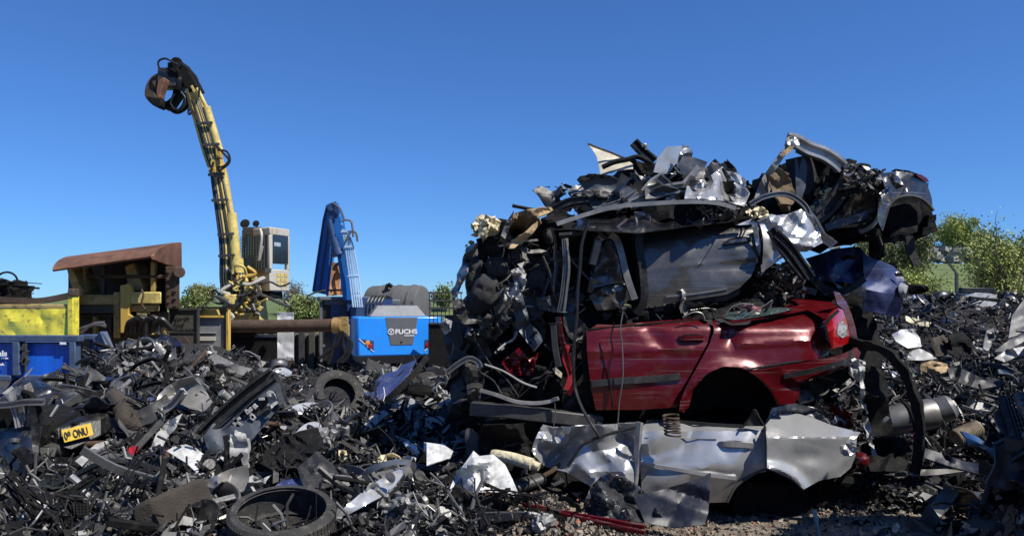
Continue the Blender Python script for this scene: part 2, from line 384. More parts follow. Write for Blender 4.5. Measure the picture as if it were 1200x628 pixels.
SC.view_settings.view_transform = 'Standard'; SC.view_settings.look = 'None'; SC.view_settings.exposure = .36; SC.view_settings.gamma = 1

# ------------------------------------------------------------------ terrain and the scrap heaps
def ss(a, b, x):
    t = min(1, max(0, (x-a)/(b-a))); return t*t*(3-2*t)
def G(x, y):
    z = -1.2*ss(12.5, 16, y)*(1-ss(26, 33, y))*(1-ss(2, 5, x))
    z += 4.4*ss(15, 60, y)*ss(2, 10, x)+1.3*ss(29, 45, y)*(1-ss(2, 10, x))
    return z+.05*noise.noise(Vector((x*.6, y*.6, 3)))+.02*noise.noise(Vector((x*3, y*3, 9)))
def gau(x, y, cx, cy, sx, sy): return math.exp(-((x-cx)/sx)**2-((y-cy)/sy)**2)
def H(x, y):
    # left heap
    sl = .085-.043*ss(-5.0, -3.9, x)*ss(6.5, 10, y)-.018*ss(5.3, 6.3, -x)
    l = .12+sl*(max(y, 4.0)-4.3)+.36*gau(x, y, -4.75, 10.2, .85 if x < -4.75 else .95, 2.0)+.25*gau(x, y, -2.6, 7.2, 1.1, 1.1)+.1*gau(x, y, -4.5, 7.0, 1., .8)
    l *= (1-ss(.2, 1.2, x)*(1-ss(7.2, 8.2, y)))*(1-ss(1.5, 3, x))
    l *= 1-.42*ss(4.9, 5.7, -x)*ss(7.2, 8.8, y)
    back = 12.0-3.2*ss(5.2, 5.9, -x)
    l *= 1-ss(back, back+2.2, y)
    l *= ss(2.6, 4.4, y)
    # right heap
    r = (.16+.205*(y-5.9))*ss(5.5, 6.6, y)*ss(1.7, 2.6, x+.25*(y-6)*(1 if y > 6.5 else 0))*(1-ss(13.2, 15.5, y))
    r += 2.6*math.exp(-(((x-4.15)/1.15)**2+((y-3.85)/1.15)**2)**2)
    m = .10*gau(x, y, .6, 4.7, .8, .5)
    return max(l, r, 0)+m
def S(x, y): return G(x, y)+H(x, y)
def grid(name, xs, ys, fn, m, kind='structure', keep=None):
    vs = [(x, y, fn(x, y)) for y in ys for x in xs]; n = len(xs); fs = []
    for j in range(len(ys)-1):
        for i in range(n-1):
            if keep is None or keep((xs[i]+xs[i+1])/2, (ys[j]+ys[j+1])/2): fs.append((j*n+i, j*n+i+1, (j+1)*n+i+1, (j+1)*n+i))
    o = newobj(name, vs, fs, m, loc=(0, 0, 0), recalc=False, sharp=60)
    return tag(o, kind=kind)
lin = lambda a, b, n: [a+(b-a)*i/(n-1) for i in range(n)]
grid('ground', lin(-30, 30, 150), lin(-12, 28, 120), G, 'dirt_ground')
tag(grid('scrap_mound', lin(-16, 14, 90), lin(-15, -4.5, 40), lambda x, y: G(x, y)-.1+(3.4+1.2*noise.noise(Vector((x*.35, 0, 7))))*math.exp(-((y+9.5)/2.3)**2)*ss(-16, -12, x)*(1-ss(10, 14, x))+.25*noise.noise(Vector((x*1.3, y*1.3, 2)))+.12*noise.noise(Vector((x*4, y*4, 2))), 'heap_soil', 'stuff'))  # unseen mound added behind the camera to darken reflections and cut sky fill
grid('field', sorted([x*abs(x)/40 for x in lin(-160, 160, 161)]), [28+(i/70)**2.2*900 for i in range(71)], lambda x, y: G(x, y), 'grass')
tag(grid('scrap_mound', lin(-11, 9, 230), lin(2.4, 16, 170), lambda x, y: S(x, y)-.03+.07*noise.noise(Vector((x*2.2, y*2.2, 0)))+.05*noise.noise(Vector((x*7, y*7, 5))), 'heap_soil', 'stuff', keep=lambda x, y: H(x, y) > .03))

# ------------------------------------------------------------------ trees, wall, fence behind the yard
def tree(name, label, u, Y, htop, spread, leafm, seed, nleaf=4500, leaf=.10, trunk_h=.25, group=None, bare=False, multi=1):
    rng = random.Random(seed); x = (u-UC)/F*Y; base = Vector((x, Y, G(x, Y)-.05)); ht = htop-base.z
    t = thing(name, label, 'tree', base, group)
    mb = MB(); tips = []
    def limb(p, d, L, r, depth):
        pts = [p]; q = p.copy(); dd = d.copy()
        for i in range(4):
            dd = (dd+Vector((rng.uniform(-1, 1), rng.uniform(-1, 1), rng.uniform(-.3, .9)))*.16).normalized(); q = q+dd*L/4; pts.append(q.copy())
        mb.tube(pts, [r*(1-.16*i) for i in range(5)], 5 if depth else 7)
        if depth >= 3: tips.extend([(pts[k], L) for k in (2, 3, 4)]); return
        k = rng.randint(3, 5) if depth else rng.randint(5, 7)
        for j in range(k):
            s = pts[rng.choice([1, 2, 3, 4] if depth else [1, 2, 3, 3, 4])]
            A = rng.uniform(0, 6.283); sp = rng.uniform(.45, 1.)
            nd = (dd+Vector((math.cos(A)*spread, math.sin(A)*spread, rng.uniform(-.1, .45)))*sp).normalized()
            limb(s, nd, L*rng.uniform(.5, .72), r*.5, depth+1)
        tips.append((pts[4], L))
    for k in range(multi):
        A = k*2.4; d0 = Vector((math.cos(A)*.28, math.sin(A)*.28, 1)) if multi > 1 else Vector((.04, .02, 1))
        limb(base+Vector((math.cos(A), math.sin(A), 0))*.12*(multi > 1), d0.normalized(), ht*(.42 if multi == 1 else .4), ht*.021, 0)
    kz = ht*.97/max(p.z-base.z for p, _ in tips)
    fz = lambda p: Vector((base.x+(p.x-base.x)*min(kz, 1.25), base.y+(p.y-base.y)*min(kz, 1.25), base.z+(p.z-base.z)*kz))
    tips = [(fz(p), L) for p, L in tips]; mb.v = [tuple(fz(Vector(v))) for v in mb.v]
    mb.build('trunk', 'twig' if bare else 'bark', t)
    V = []; Fs = []
    # uneven clumps: each tip gets a random share of leaves, some get none
    wts = [(rng.random()**1.8) for _ in tips]; tot = sum(wts); top = max(p.z for p, _ in tips)
    for (p, L), wt in zip(tips, wts):
        for _ in range(int(nleaf*wt/tot)):
            c = p+Vector((rng.gauss(0, 1), rng.gauss(0, 1), rng.gauss(0, .8)))*min(.42, .34*L+.1)
            a = Vector((rng.uniform(-1, 1), rng.uniform(-1, 1), rng.uniform(-1, 1))).normalized(); b = a.cross(Vector((rng.uniform(-1, 1), rng.uniform(-1, 1), .4))).normalized()
            s = leaf*rng.uniform(.5, 1.2); n = len(V)
            V += [tuple(c-a*s), tuple(c+b*s*.5+a*s*.1), tuple(c+a*s), tuple(c-b*s*.5+a*s*.1)]; Fs.append((n, n+1, n+2, n+3))
    newobj('crown', V, Fs, leafm, t, sharp=0, recalc=False)
    return t
def zt(v, Y): return CZ-(v-VH)/F*Y
tree('tree', 'leafy lime green tree rising behind the right scrap heap at the frame edge', 1180, 24, zt(246, 24), .9, 'leaf_lime', 3, 7000, .06, multi=4)
tree('tree', 'bushy yellow green tree in the middle of the field edge', 1122, 62, zt(250, 62), .85, 'leaf_lime', 5, 11000, .09, multi=3)
tree('tree', 'half bare twiggy tree just right of the overhanging wheel arch', 1096, 64, zt(280, 64), .8, 'leaf_olive', 7, 2600, .10, multi=2)
tree('tree', 'olive tree seen through the gap under the topmost crushed car', 1052, 36, zt(262, 36), .85, 'leaf_olive', 9, 9000, .075, multi=3)
tree('bush', 'low lime bush in front of the field beside the blue crushed car', 1070, 26, zt(314, 26), 1.1, 'leaf_lime', 12, 10000, .05, multi=5)
tree('tree', 'tall green tree behind the gap left of the hanging strip', 1030, 44, zt(268, 44), .85, 'leaf_green', 14, 8000, .085, multi=3)
tree('tree', 'dim green tree at far right beyond the edge of the leafy lime one', 1212, 30, zt(268, 30), .9, 'leaf_green', 15, 9000, .065, multi=3)
tree('tree', 'dark green tree behind and between the two lime trees', 1150, 64, zt(268, 64), .9, 'leaf_olive', 16, 4500, .12, multi=3)
tree('bush', 'olive bush on the skyline right of the rusty shear hood', 238, 44, zt(334, 44), 1.2, 'leaf_olive', 18, 9000, .075, multi=5)
tree('tree', 'bare grey twiggy tree standing right behind the crane cab', 344, 38, zt(326, 38), .6, 'twig', 21, 1500, .06, bare=True, multi=3)
tree('bush', 'green bush behind the pale panels of the crane', 352, 33, zt(345, 33), 1.2, 'leaf_green', 22, 4500, .09, multi=4)
tree('bush', 'small green bush left of the hood of the shear crane cab base', 222, 36, zt(343, 36), 1.2, 'leaf_green', 23, 2500, .1, multi=4)
tree('tree', 'thin green treetop between the tank and the crushed car stack', 520, 40, zt(332, 40), .8, 'leaf_green', 25, 2500, .10, multi=3)
# dry stone wall
rng = random.Random(4); mb = MB()
for i in range(420):
    x = rng.uniform(25, 52); y = 58+rng.uniform(-.3, .3); k = rng.random()
    s = rng.uniform(.3, .8)
    mb.box((x, y, G(x, y)+.15+k*1.0), (s, s*.7, s*.55), Euler((rng.uniform(-.3, .3), rng.uniform(-.3, .3), rng.uniform(0, 3))).to_matrix())
tag(mb.build('stone_wall', 'stone', sharp=20), 'grey dry stone wall running along the top of the green field', 'wall')
# fence posts with cranked heads and wire between
def post(u, v0, Y, crank, label):
    x = (u-UC)/F*Y; z0 = G(x, Y); z1 = zt(v0, Y); mb = MB()
    mb.bar((x, Y, z0), (x, Y, z1), .09, .09)
    mb.bar((x, Y, z1), (x+crank, Y, z1+.35), .07, .07)
    tag(mb.build('fence_post', 'dull_steel'), label, 'fence post')
post(1121, 320, 27, -.28, 'cranked concrete fence post standing in the field behind the lying white box')
post(1156, 326, 27, .05, 'shorter dark fence post half hidden in the lime tree')
mb = MB()
for k in range(5):
    mb.tube([P(1121, 322+k*6, 27), P(1138, 324+k*6, 27)+Vector((0, 0, -.02)), P(1156, 322+k*6, 27)], .008, 4)
tag(mb.build('wire_fence', 'dull_steel'), 'thin sagging fence wires strung between the two field posts', 'fence')

# ------------------------------------------------------------------ tank and board fence behind the blue excavator
t = thing('storage_tank', 'long grey ribbed cylinder tank lying behind the blue excavator', 'tank', P(470, 380, 27))
mb = MB(); a, b = P(434, 360, 27), P(498, 360, 26.4); ax = (b-a).normalized(); L = (b-a).length
M = Matrix.Translation(a) @ Vector((0, 0, 1)).rotation_difference(ax).to_matrix().to_4x4()
rr = .78
mb.lathe([(0, 0), (rr*.7, .0), (rr*.95, .06), (rr, .15), (rr, L-.15), (rr*.95, L-.06), (rr*.7, L), (0, L)], 40, M); mb.build('barrel', 'tank_grey', t)
for f in (.28, .55, .82):
    mb = MB(); mb.lathe([(rr-.01, L*f-.04), (rr+.035, L*f-.03), (rr+.035, L*f+.03), (rr-.01, L*f+.04)], 40, M); mb.build('rib', 'tank_grey', t)
mb = MB(); q = P(452, 340, 26.2); mb.tube([q, q+Vector((.08, 0, .22))], .06, 8); mb.tube([q+Vector((.08, 0, .22)), q+Vector((.22, 0, .12))], .07, 8); mb.build('vent', 'dull_black', t)
for f in (.2, .8):
    mb = MB(); p = a+ax*L*f; mb.box((p.x, p.y, (p.z+G(p.x, p.y))/2-.2), (.25, 1.3, p.z-G(p.x, p.y)-.3)); mb.build('cradle', 'dull_steel', t)
mb = MB()
for k in range(16):
    u = 468+k*3.6; mb.pbox(u, 414+(k % 3)*.6, u+3.3, 440, 23.6, .05)
mb.pbox(466, 420, 528, 422, 23.65, .06)
tag(mb.build('board_fence', 'wood_brown', bevel=.006), 'brown upright board screen low behind the excavator counterweight', 'fence')
t = thing('metal_cage', 'dark lattice cage standing between the tank and the stack', 'cage', P(522, 400, 21))
mb = MB()
for k in range(9): mb.pbox(503+k*4.6, 343, 503.9+k*4.6, 382, 21, .04)
mb.build('bars', 'dull_steel', t); mb = MB()
for k in range(5): mb.pbox(502, 342+k*9, 542, 344+k*9, 20.95, .05)
mb.build('rails', 'dull_steel', t)
mb = MB(); mb.pbox(502, 380, 542, 470, 21, .8); mb.build('base', 'dull_black', t)

# ------------------------------------------------------------------ blue material handler
O = P(468, 417, 22); al = R(17); rv = Vector((math.cos(al), math.sin(al), 0)); fv = Vector((-math.sin(al), math.cos(al), 0)); zv = Vector((0, 0, 1))
RM = Matrix((rv, fv, zv)).transposed()
def E(x, y, z): return O+rv*x+fv*y+zv*z
ex = thing('material_handler', 'bright blue material handler with folded boom and grey engine deck seen from behind', 'excavator', (O.x, O.y+2, G(O.x, O.y+2)))
W2 = 1.33; HC = 1.16
mb = MB()                                                # counterweight: chamfered block
prof = [(-W2, .28), (-W2+.12, 0), (W2-.12, 0), (W2, .28), (W2, 1.15), (-W2, 1.15)]
mb.prism([E(x, y, 0) for x, y in prof], zv*HC)
cwt = mb.build('counterweight', 'machine_blue', ex, bevel=.05)
mb = MB(); mb.prism([E(x, -.012, z) for x, z in ((-.42, HC-.02), (.55, HC-.02), (.40, .32), (-.26, .32))], -fv*-.06); mb.build('cover_panel', 'machine_grey', cwt, bevel=.01)
mb = MB(); mb.tube([E(.06, -.03, .42), E(.06, -.0, .42)], .03, 10); mb.build('lock', 'ink_black', cwt)
text('FUCHS', E(-.13, -.016, .66), rv, zv, .13, 'ink_white', 'lettering', cwt, sx=1.15, bold=.03)
mb = MB(); mb.box(E(.29, -.017, .60), (.30, .008, .022), RM); mb.build('small_print', 'ink_white', cwt)
mb = MB(); mb.tube(arcpts(E(-.25, -.018, .72), rv*.085, zv*.085, 24)[:-1], .011, 5, closed=True)
for d in ((0, -.075), (-.05, .05), (.05, .05)): mb.bar(E(-.25, -.018, .72), E(-.25+d[0], -.018, .72+d[1]), .02, .02)
mb.build('emblem', 'ink_white', cwt)
for s in (-1, 1):
    cx = -.95 if s < 0 else .95
    tri = [(-.22*s*-1, .52), (.2*s*-1, .46), (.2*s*-1, .12)]
    tri = [(cx+(-.22 if s < 0 else .22), .52), (cx+(.2 if s < 0 else -.2), .46), (cx+(.2 if s < 0 else -.2), .14)]
    mb = MB(); mb.prism([E(x, -.008, z) for x, z in tri], fv*.05); rec = mb.build('tail_light', 'machine_navy', cwt)
    mb = MB(); mb.lathe([(0, .035), (.06, .03), (.075, 0)], 14, Matrix.Translation(E(cx-.02*-s*-1, -.01, .40)) @ Vector((0, 0, 1)).rotation_difference(-fv).to_matrix().to_4x4()); mb.build('amber_lens', 'lamp_amber', rec)
    mb = MB(); mb.lathe([(0, .035), (.055, .03), (.07, 0)], 14, Matrix.Translation(E(cx+.1*-s, -.01, .30)) @ Vector((0, 0, 1)).rotation_difference(-fv).to_matrix().to_4x4()); mb.build('red_lens', 'lamp_red', rec)
    mb = MB(); mb.bar(E(tri[0][0], -.012, tri[0][1]), E(tri[2][0], -.012, tri[2][1]), .018, .02); mb.build('trim', 'ink_white', rec)
mb = MB(); mb.box(E(-W2+.03, 2.2, .52), (.10, 2.0, 1.04), RM); mb.box(E(W2-.03, 2.2, .52), (.10, 2.0, 1.04), RM); mb.build('side_panel', 'machine_navy', ex, bevel=.03)
mb = MB(); mb.box(E(-W2-.03, 1.75, .6), (.02, .06, .7), RM); mb.build('handle_rail', 'bare_steel', ex)
mb = MB(); mb.box(E(0, 2.1, 1.05), (2.3, 2.2, .16), RM); mb.box(E(0, 2.1, .3), (2.2, 2.2, 1.2), RM); mb.build('deck', 'deck_grey', ex, bevel=.02)
mb = MB()                                                # sloped engine hood
hp = [E(-.85, .25, HC+.002), E(.85, .25, HC+.002), E(.85, 1.6, HC+.002), E(-.85, 1.6, HC+.002), E(-.58, .5, HC+.33), E(.62, .5, HC+.33), E(.62, 1.5, HC+.33), E(-.58, 1.5, HC+.33)]
mb.add(hp, [(0, 3, 2, 1), (4, 5, 6, 7), (0, 1, 5, 4), (1, 2, 6, 5), (2, 3, 7, 6), (3, 0, 4, 7)]); mb.build('engine_hood', 'deck_grey', ex, bevel=.02)
for k in range(2):
    mb = MB(); q = E(.25+k*.25, .8, HC+.33); mb.tube([q, q+zv*.12], .025, 8); mb.build('bolt', 'dull_steel', ex)
mb = MB(); mb.box(E(-.1, 2.9, 1.25), (2.2, 1.0, .4), RM); mb.box(E(-.55, 3.6, 1.5), (1.5, 1.5, .5), RM); mb.box(E(-1.0, 4.4, .6), (1.6, 2.4, 2.1), RM); mb.build('turret', 'machine_navy', ex, bevel=.03)
# cab at the left: dark glass box under a roof
cb = MB(); cb.box(E(-1.45, 4.1, .62), (1.3, 1.7, 2.0), RM); cabin = cb.build('cab', 'glass_dark', ex, bevel=.03)
mb = MB(); mb.box(E(-1.35, 4.1, 1.7), (1.65, 2.1, .13), RM); mb.box(E(-.75, 3.9, 1.58), (2.5, 1.5, .18), RM); mb.build('roof', 'machine_grey', cabin, bevel=.03)
mb = MB()
for x in (-2.1, -1.45, -.82): mb.box(E(x, 3.23, .62), (.08, .06, 2.0), RM)
mb.box(E(-1.45, 3.22, .15), (1.3, .05, .08), RM); mb.build('frame', 'machine_grey', cabin)
mb = MB(); mb.tube(spline([E(-2.3, 3.3, 1.6), E(-2.55, 3.2, 1.75), E(-2.1, 3.2, 1.95), E(-1.4, 3.2, 1.98)]), .03, 6); mb.tube([E(-1.8, 3.1, 1.9), E(-1.75, 3.1, 2.0)], .03, 6); mb.build('grab_rail', 'dull_steel', cabin)
# boom (two plates) and stick folding down
top = P(388.5, 241, 25.2)
mb = MB(); b0 = P(378, 350, 25.0)
def plate(mb, pts, Y, d, m=0): mb.prism([P(u, v, Y) for u, v in pts], (0, d, 0), m)
plate(mb, [(366, 342), (381, 345), (386, 290), (393, 262), (394, 246), (389, 238), (382, 240), (378, 257)], 25.0, .16)
plate(mb, [(382, 345), (386, 345), (391, 300), (397, 268), (396, 246), (390, 240), (386, 262)], 25.6, .12)
plate(mb, [(370, 343), (384, 345), (392, 262), (384, 246)], 25.17, .22)
boom = mb.build('boom', 'shaded_boom_blue', ex, bevel=.015)
for pts_ in ([(367, 340), (379, 258), (383, 242)], [(384, 342), (392, 270), (394, 248)], [(374, 342), (385, 262)]):
    mb = MB(); mb.tube([P(u, v, 24.98) for u, v in pts_], .035, 6); mb.build('flange', 'machine_navy', boom)
mb = MB(); plate(mb, [(386, 238), (393, 236), (400, 258), (407, 300), (414, 352), (402, 352), (396, 306), (388, 262)], 24.3, .45)
stick = mb.build('stick', 'shaded_boom_blue', ex, bevel=.02)
mb = MB(); plate(mb, [(383, 240), (393, 236), (398, 248), (394, 256), (386, 256)], 24.1, .08); plate(mb, [(383, 240), (393, 236), (398, 248), (394, 256), (386, 256)], 25.6, .08)
mb.tube([P(388, 243, 24.0), P(388, 243, 25.8)], .12, 12); mb.build('knuckle', 'machine_navy', ex)
mb = MB(); mb.tube([P(386, 258, 24.1), P(391, 280, 24.1)], .09, 10); mb.tube([P(391, 280, 24.1), P(396, 297, 24.1)], .15, 12); mb.tube([P(394, 292, 24.1), P(397, 299, 24.1)], .2, 12); mb.build('ram', 'machine_navy', ex)
mb = MB()
for k in range(5):
    mb.tube(spline([P(400+k*1.6, 262+k*3, 24.0), P(404+k*2.2, 285, 24.0), P(409+k*2.6, 320, 24.0), P(414+k*2.6, 360, 23.8)]), .026, 5)
for v in (272, 290, 324, 344): mb.tube([P(398+(v-262)*.15, v, 23.98), P(410+(v-262)*.17, v-.5, 23.98)], .035, 5)
mb.build('pipework', 'panel_pale_blue', stick)
mb = MB(); mb.tube(spline([P(401, 260, 23.9), P(404, 258, 23.9), P(411, 259, 23.9), P(413, 266, 23.9), P(414, 278, 23.9)]), .035, 6)
mb.tube(spline([P(405, 284, 23.9), P(411, 272, 23.9), P(417, 273, 23.9), P(419, 283, 23.9)]), .035, 6)
mb.tube(spline([P(390, 238, 24), P(399, 245, 24), P(404, 259, 24)]), .03, 6); mb.build('guard_loop', 'machine_grey', stick)
mb = MB(); mb.tube([P(389, 300, 24.6), P(392, 250, 24.6)], .05, 6); mb.build('hose', 'hose_black', boom)
g = MB()
for k, (a0, tipu) in enumerate(((0, 384), (1, 393), (2, 404))):
    g.ribbon(spline([P(394, 314, 25.6+k*.3), P(388+k*8, 318, 25.5+k*.3), P(tipu, 332, 25.5+k*.3), P(tipu+(3-2*k), 346, 25.5+k*.3)]), [(-.12, -.1), (.12, -.1), (.12, .1), (-.12, .1)])
g.tube([P(395, 308, 25.8), P(394, 320, 25.8)], .28, 12); g.build('grapple', 'clay_orange', ex)
mb = MB(); mb.tube(spline([P(392, 312, 25.4), P(400, 308, 25.4), P(404, 316, 25.4), P(406, 330, 25.4)]), .06, 6); mb.build('hose', 'hose_black', ex)
mb = MB()
for s in (-1, 1): mb.box(E(s*1.05, 3.2, -1.0), (.5, 4.2, .5), RM)
mb.box(E(0, 3.2, -.55), (1.8, 2.4, .7), RM); mb.build('undercarriage', 'dull_black', ex, bevel=.04)
for x, y in ((-1.1, 1.2), (1.1, 1.2), (-1.1, 5.2), (1.1, 5.2)):
    mb = MB(); M = Matrix.Translation(E(x, y, -.75)) @ Matrix.Rotation(al, 4, 'Z') @ Matrix.Rotation(R(90), 4, 'Y')
    mb.lathe([(.2, -.2), (.45, -.2), (.5, -.12), (.5, .12), (.45, .2), (.2, .2)], 28, M); mb.build('wheel', 'rubber', ex)
mb = MB()
for k in range(5):
    p = E(-.9+k*.12, .9+.1*k, HC); mb.tube(spline([p, p+Vector((.05, -.1, .35)), p+Vector((.15, .1, .6)), p+Vector((.3, .4, .55))]), .035, 6)
mb.build('hose_bundle', 'hose_black', ex)

# ------------------------------------------------------------------ old yellow grab crane
YC = 21.0
cr = thing('grab_crane', 'old yellow pedestal grab crane with raised boom and pale weathered cab', 'crane', P(285, 440, YC+.6))
mb = MB(); plate(mb, [(264, 380), (302, 380), (298, 352), (276, 345), (266, 352)], YC, 1.0); mb.tube([P(272, 357, YC-.1), P(272, 345, YC-.1)], .35, 14); mb.pbox(268, 366, 304, 380, YC-.1, .3)
mb.pbox(276, 352, 288, 362, YC-.25, .2); bs = mb.build('slew_base', 'pale_yellow', cr, bevel=.03)
rng = random.Random(8)
for k in range(26):
    mb = MB(); a = P(rng.uniform(266, 300), rng.uniform(318, 362), YC-.2-rng.random()*.3); pts = [a]
    for j in range(4): pts.append(pts[-1]+Vector((rng.uniform(-.35, .4), rng.uniform(-.15, .15), rng.uniform(-.32, .22))))
    mb.tube(spline(pts, 4), rng.uniform(.025, .055), 6); mb.build('hydraulic_pipe', rng.choice(['pale_yellow', 'pale_yellow', 'machine_yellow', 'hose_black', 'cab_white', 'dull_steel']), cr)
for k in range(14):
    mb = MB(); mb.box(P(rng.uniform(270, 302), rng.uniform(322, 362), YC-.15), (rng.uniform(.1, .3), .3, rng.uniform(.1, .25)), Euler((0, rng.uniform(-.8, .8), .2)).to_matrix()); mb.build('valve_block', rng.choice(['pale_yellow', 'machine_yellow', 'dull_steel']), cr, bevel=.015)
mb = MB(); mb.pbox(262, 380, 302, 396, YC+.1, 1.3); mb.pbox(268, 396, 330, 440, YC+.3, 2.0); mb.pbox(290, 386, 332, 391, YC+.2, .5); mb.build('pedestal', 'dull_black', cr, bevel=.02)
# boom
mb = MB(); plate(mb, [(260, 345), (276, 345), (274, 310), (269, 262), (259, 202), (255, 186), (247, 187), (253, 236), (259, 285)], YC+.1, .55); lower = mb.build('lower_boom', 'machine_yellow', cr, bevel=.03)
mb = MB(); plate(mb, [(246, 198), (258, 201), (255, 184), (246, 156), (233, 118), (224, 99), (219, 103), (227, 132), (239, 175)], YC-.05, .45); upper = mb.build('upper_boom', 'machine_yellow', cr, bevel=.03)
mb = MB(); mb.tube([P(277, 312, YC-.1), P(271, 250, YC-.1)], .15, 12); mb.tube([P(271, 250, YC-.1), P(262, 203, YC-.1)], .08, 10); mb.tube([P(278, 320, YC-.1), P(277, 303, YC-.1)], .19, 12); mb.build('lift_ram', 'pale_yellow', cr)
mb = MB(); mb.tube([P(258, 180, YC-.15), P(242, 126, YC-.15)], .11, 12); mb.tube([P(242, 126, YC-.15), P(231, 104, YC-.15)], .055, 10); mb.build('stick_ram', 'pale_yellow', upper)
for k in range(6):
    mb = MB(); o = k*3.2
    mb.tube(spline([P(266+o*.7, 352, YC-.15), P(259+o, 330, YC-.2), P(258+o, 285, YC-.2), P(249+o*.8, 215, YC-.2), P(247+o*.5, 195, YC-.2), P(238+o*.5, 160, YC-.2), P(226+o*.4, 118, YC-.2)]), .035, 6)
    mb.build('hydraulic_line', ['hose_black', 'dull_steel', 'pale_yellow', 'hose_black', 'machine_yellow', 'dull_steel'][k], lower)
for u, v in ((262, 300), (261, 275), (254, 235), (250, 205), (244, 170), (236, 145)): 
    mb = MB(); mb.bar(P(u-6, v, YC-.3), P(u+13, v-1, YC-.3), .05, .07); mb.build('pipe_clamp', 'dull_steel', lower)
mb = MB(); mb.tube([P(252, 192, YC-.3), P(252, 192, YC+.7)], .13, 14); mb.box(P(257, 181, YC-.2), (.14, .2, .25)); mb.box(P(250, 200, YC-.2), (.2, .2, .16)); mb.build('knuckle', 'machine_yellow', cr, bevel=.02)
for a in ([(253, 170), (262, 180), (268, 188), (262, 195), (254, 196)], [(255, 176), (266, 178), (269, 190), (258, 200)], [(250, 190), (248, 205), (262, 208)], [(258, 345), (250, 340), (250, 352), (258, 356), (266, 352)], [(284, 335), (284, 350), (276, 360), (268, 352)]):
    mb = MB(); mb.tube(spline([P(u, v, YC-.4) for u, v in a]), .03, 6); mb.build('hose', 'hose_black', cr)
for pts_ in ([(260, 340), (259, 285), (253, 236), (247, 190)], [(276, 340), (274, 310), (269, 262), (259, 204)], [(245, 196), (238, 175), (226, 132), (219, 105)], [(258, 198), (255, 184), (246, 156), (233, 118), (225, 101)]):
    mb = MB(); mb.ribbon(spline([P(u, v, YC-.08) for u, v in pts_], 4), [(-.05, -.03), (.05, -.03), (.05, .03), (-.05, .03)]); mb.build('flange', 'pale_yellow', cr)
# head, rotator and claws
mb = MB(); plate(mb, [(221, 108), (232, 104), (222, 84), (213, 72), (204, 78), (210, 92)], YC-.1, .5); mb.box(P(206, 84, YC), (.3, .4, .4)); mb.tube([P(207, 74, YC-.2), P(207, 74, YC+.6)], .16, 12); mb.build('head', 'dull_black', cr, bevel=.02)
gr = MB(); gr.tube([P(216, 98, YC+.1), P(192, 93, YC+.1)], .24, 14); gr.box(P(200, 93, YC+.1), (.5, .5, .5)); grab = gr.build('grab', 'dull_steel', cr)
def claw(pts, w, m, dy):
    mb = MB(); pts = smoothpoly(pts, 4); mb.prism([P(u, v, YC+dy) for u, v in pts], (0, w, 0)); mb.build('claw', m, grab, bevel=.03)
claw([(186, 86), (178, 89), (171, 99), (169, 111), (173, 118), (181, 124), (187, 126), (190, 117), (183, 113), (181, 104), (185, 96), (191, 92)], .35, 'rusty_steel', -.1)
claw([(183, 103), (186, 94), (193, 91), (191, 100), (188, 109), (187, 115), (183, 114)], .30, 'rust_streaked', -.5)
claw([(172, 113), (179, 114), (188, 116), (188, 125), (182, 125), (175, 120)], .25, 'dull_black', -.52)
claw([(202, 98), (210, 102), (209, 111), (204, 119), (198, 127), (190, 126), (193, 120), (200, 114), (202, 107)], .36, 'dull_black', .1)
claw([(215, 108), (219, 112), (219, 121), (214, 128), (206, 132), (200, 131), (209, 127), (214, 119)], .2, 'dull_black', -.1)
for a in ([(197, 84), (187, 80), (186, 72), (194, 69), (204, 74), (212, 78)], [(205, 110), (200, 120), (205, 128), (213, 127), (217, 116), (212, 108)], [(214, 76), (228, 88), (233, 100), (233, 114)], [(210, 74), (222, 82), (232, 97)], [(219, 110), (222, 125), (224, 132), (221, 134), (221, 126)]):
    mb = MB(); mb.tube(spline([P(u, v, YC-.3) for u, v in a]), .028, 6); mb.build('hose', 'hose_black', grab)
# cab, turned about 40 degrees
cc = P(312, 302, YC+1.0); th = R(40); cx = Vector((math.cos(th), math.sin(th), 0)); cy = Vector((-math.sin(th), math.cos(th), 0))   # side face normal = -cy rotated
# front face runs from u 283 to 316, side face from u 316 to 340
kA, kB, kC = P(283, 302, YC+.9), P(316, 302, YC-.05), P(339.5, 302, YC+.75); kD = kA+(kC-kB)
zlo, zhi = P(0, 341, YC).z, P(0, 266, YC).z
def at(p, z): return Vector((p.x, p.y, z))
mb = MB()
mb.prism([at(p, zlo) for p in (kA, kB, kC, kD)], zv*.62); mb.prism([at(p, zhi-.22) for p in (kA, kB, kC, kD)], zv*.22)
fr = (kB-kA); sd = (kC-kB); nf = fr.cross(zv).normalized(); ns = sd.cross(zv).normalized()
for p, dx, dy in ((kA, 1, 1), (kB, -1, 1), (kC, -1, -1), (kD, 1, -1)):
    q = p+fr.normalized()*.06*dx+sd.normalized()*.06*dy
    mb.bar(at(q, zlo+.6), at(q, zhi-.2), .12, .12, 0, fr)
cab = mb.build('cab', 'cab_white', cr, bevel=.03)
mb = MB(); mb.box(at((kA+kC)/2, (zlo+zhi)/2+.15), (.1, .1, .1)); q = [kA+fr*.06+sd*.03, kA+fr*.9+sd*.03]
mb.prism([at(q[0], zlo+.6), at(q[1], zlo+.6), at(q[1], zhi-.2), at(q[0], zhi-.2)], sd.normalized()*.02); mb.build('windscreen', 'glass_teal', cab)
mb = MB()
for k in range(10):
    p = q[0]+(q[1]-q[0])*k/9+nf*.1; mb.bar(at(p, zlo+.62), at(p, zhi-.22), .009, .009, 0, fr)
for k in range(12):
    z = zlo+.62+(zhi-zlo-.84)*k/11; mb.bar(at(q[0]+nf*.11, z), at(q[1]+nf*.11, z), .009, .009)
mb.build('mesh_guard', 'mesh_teal', cab)
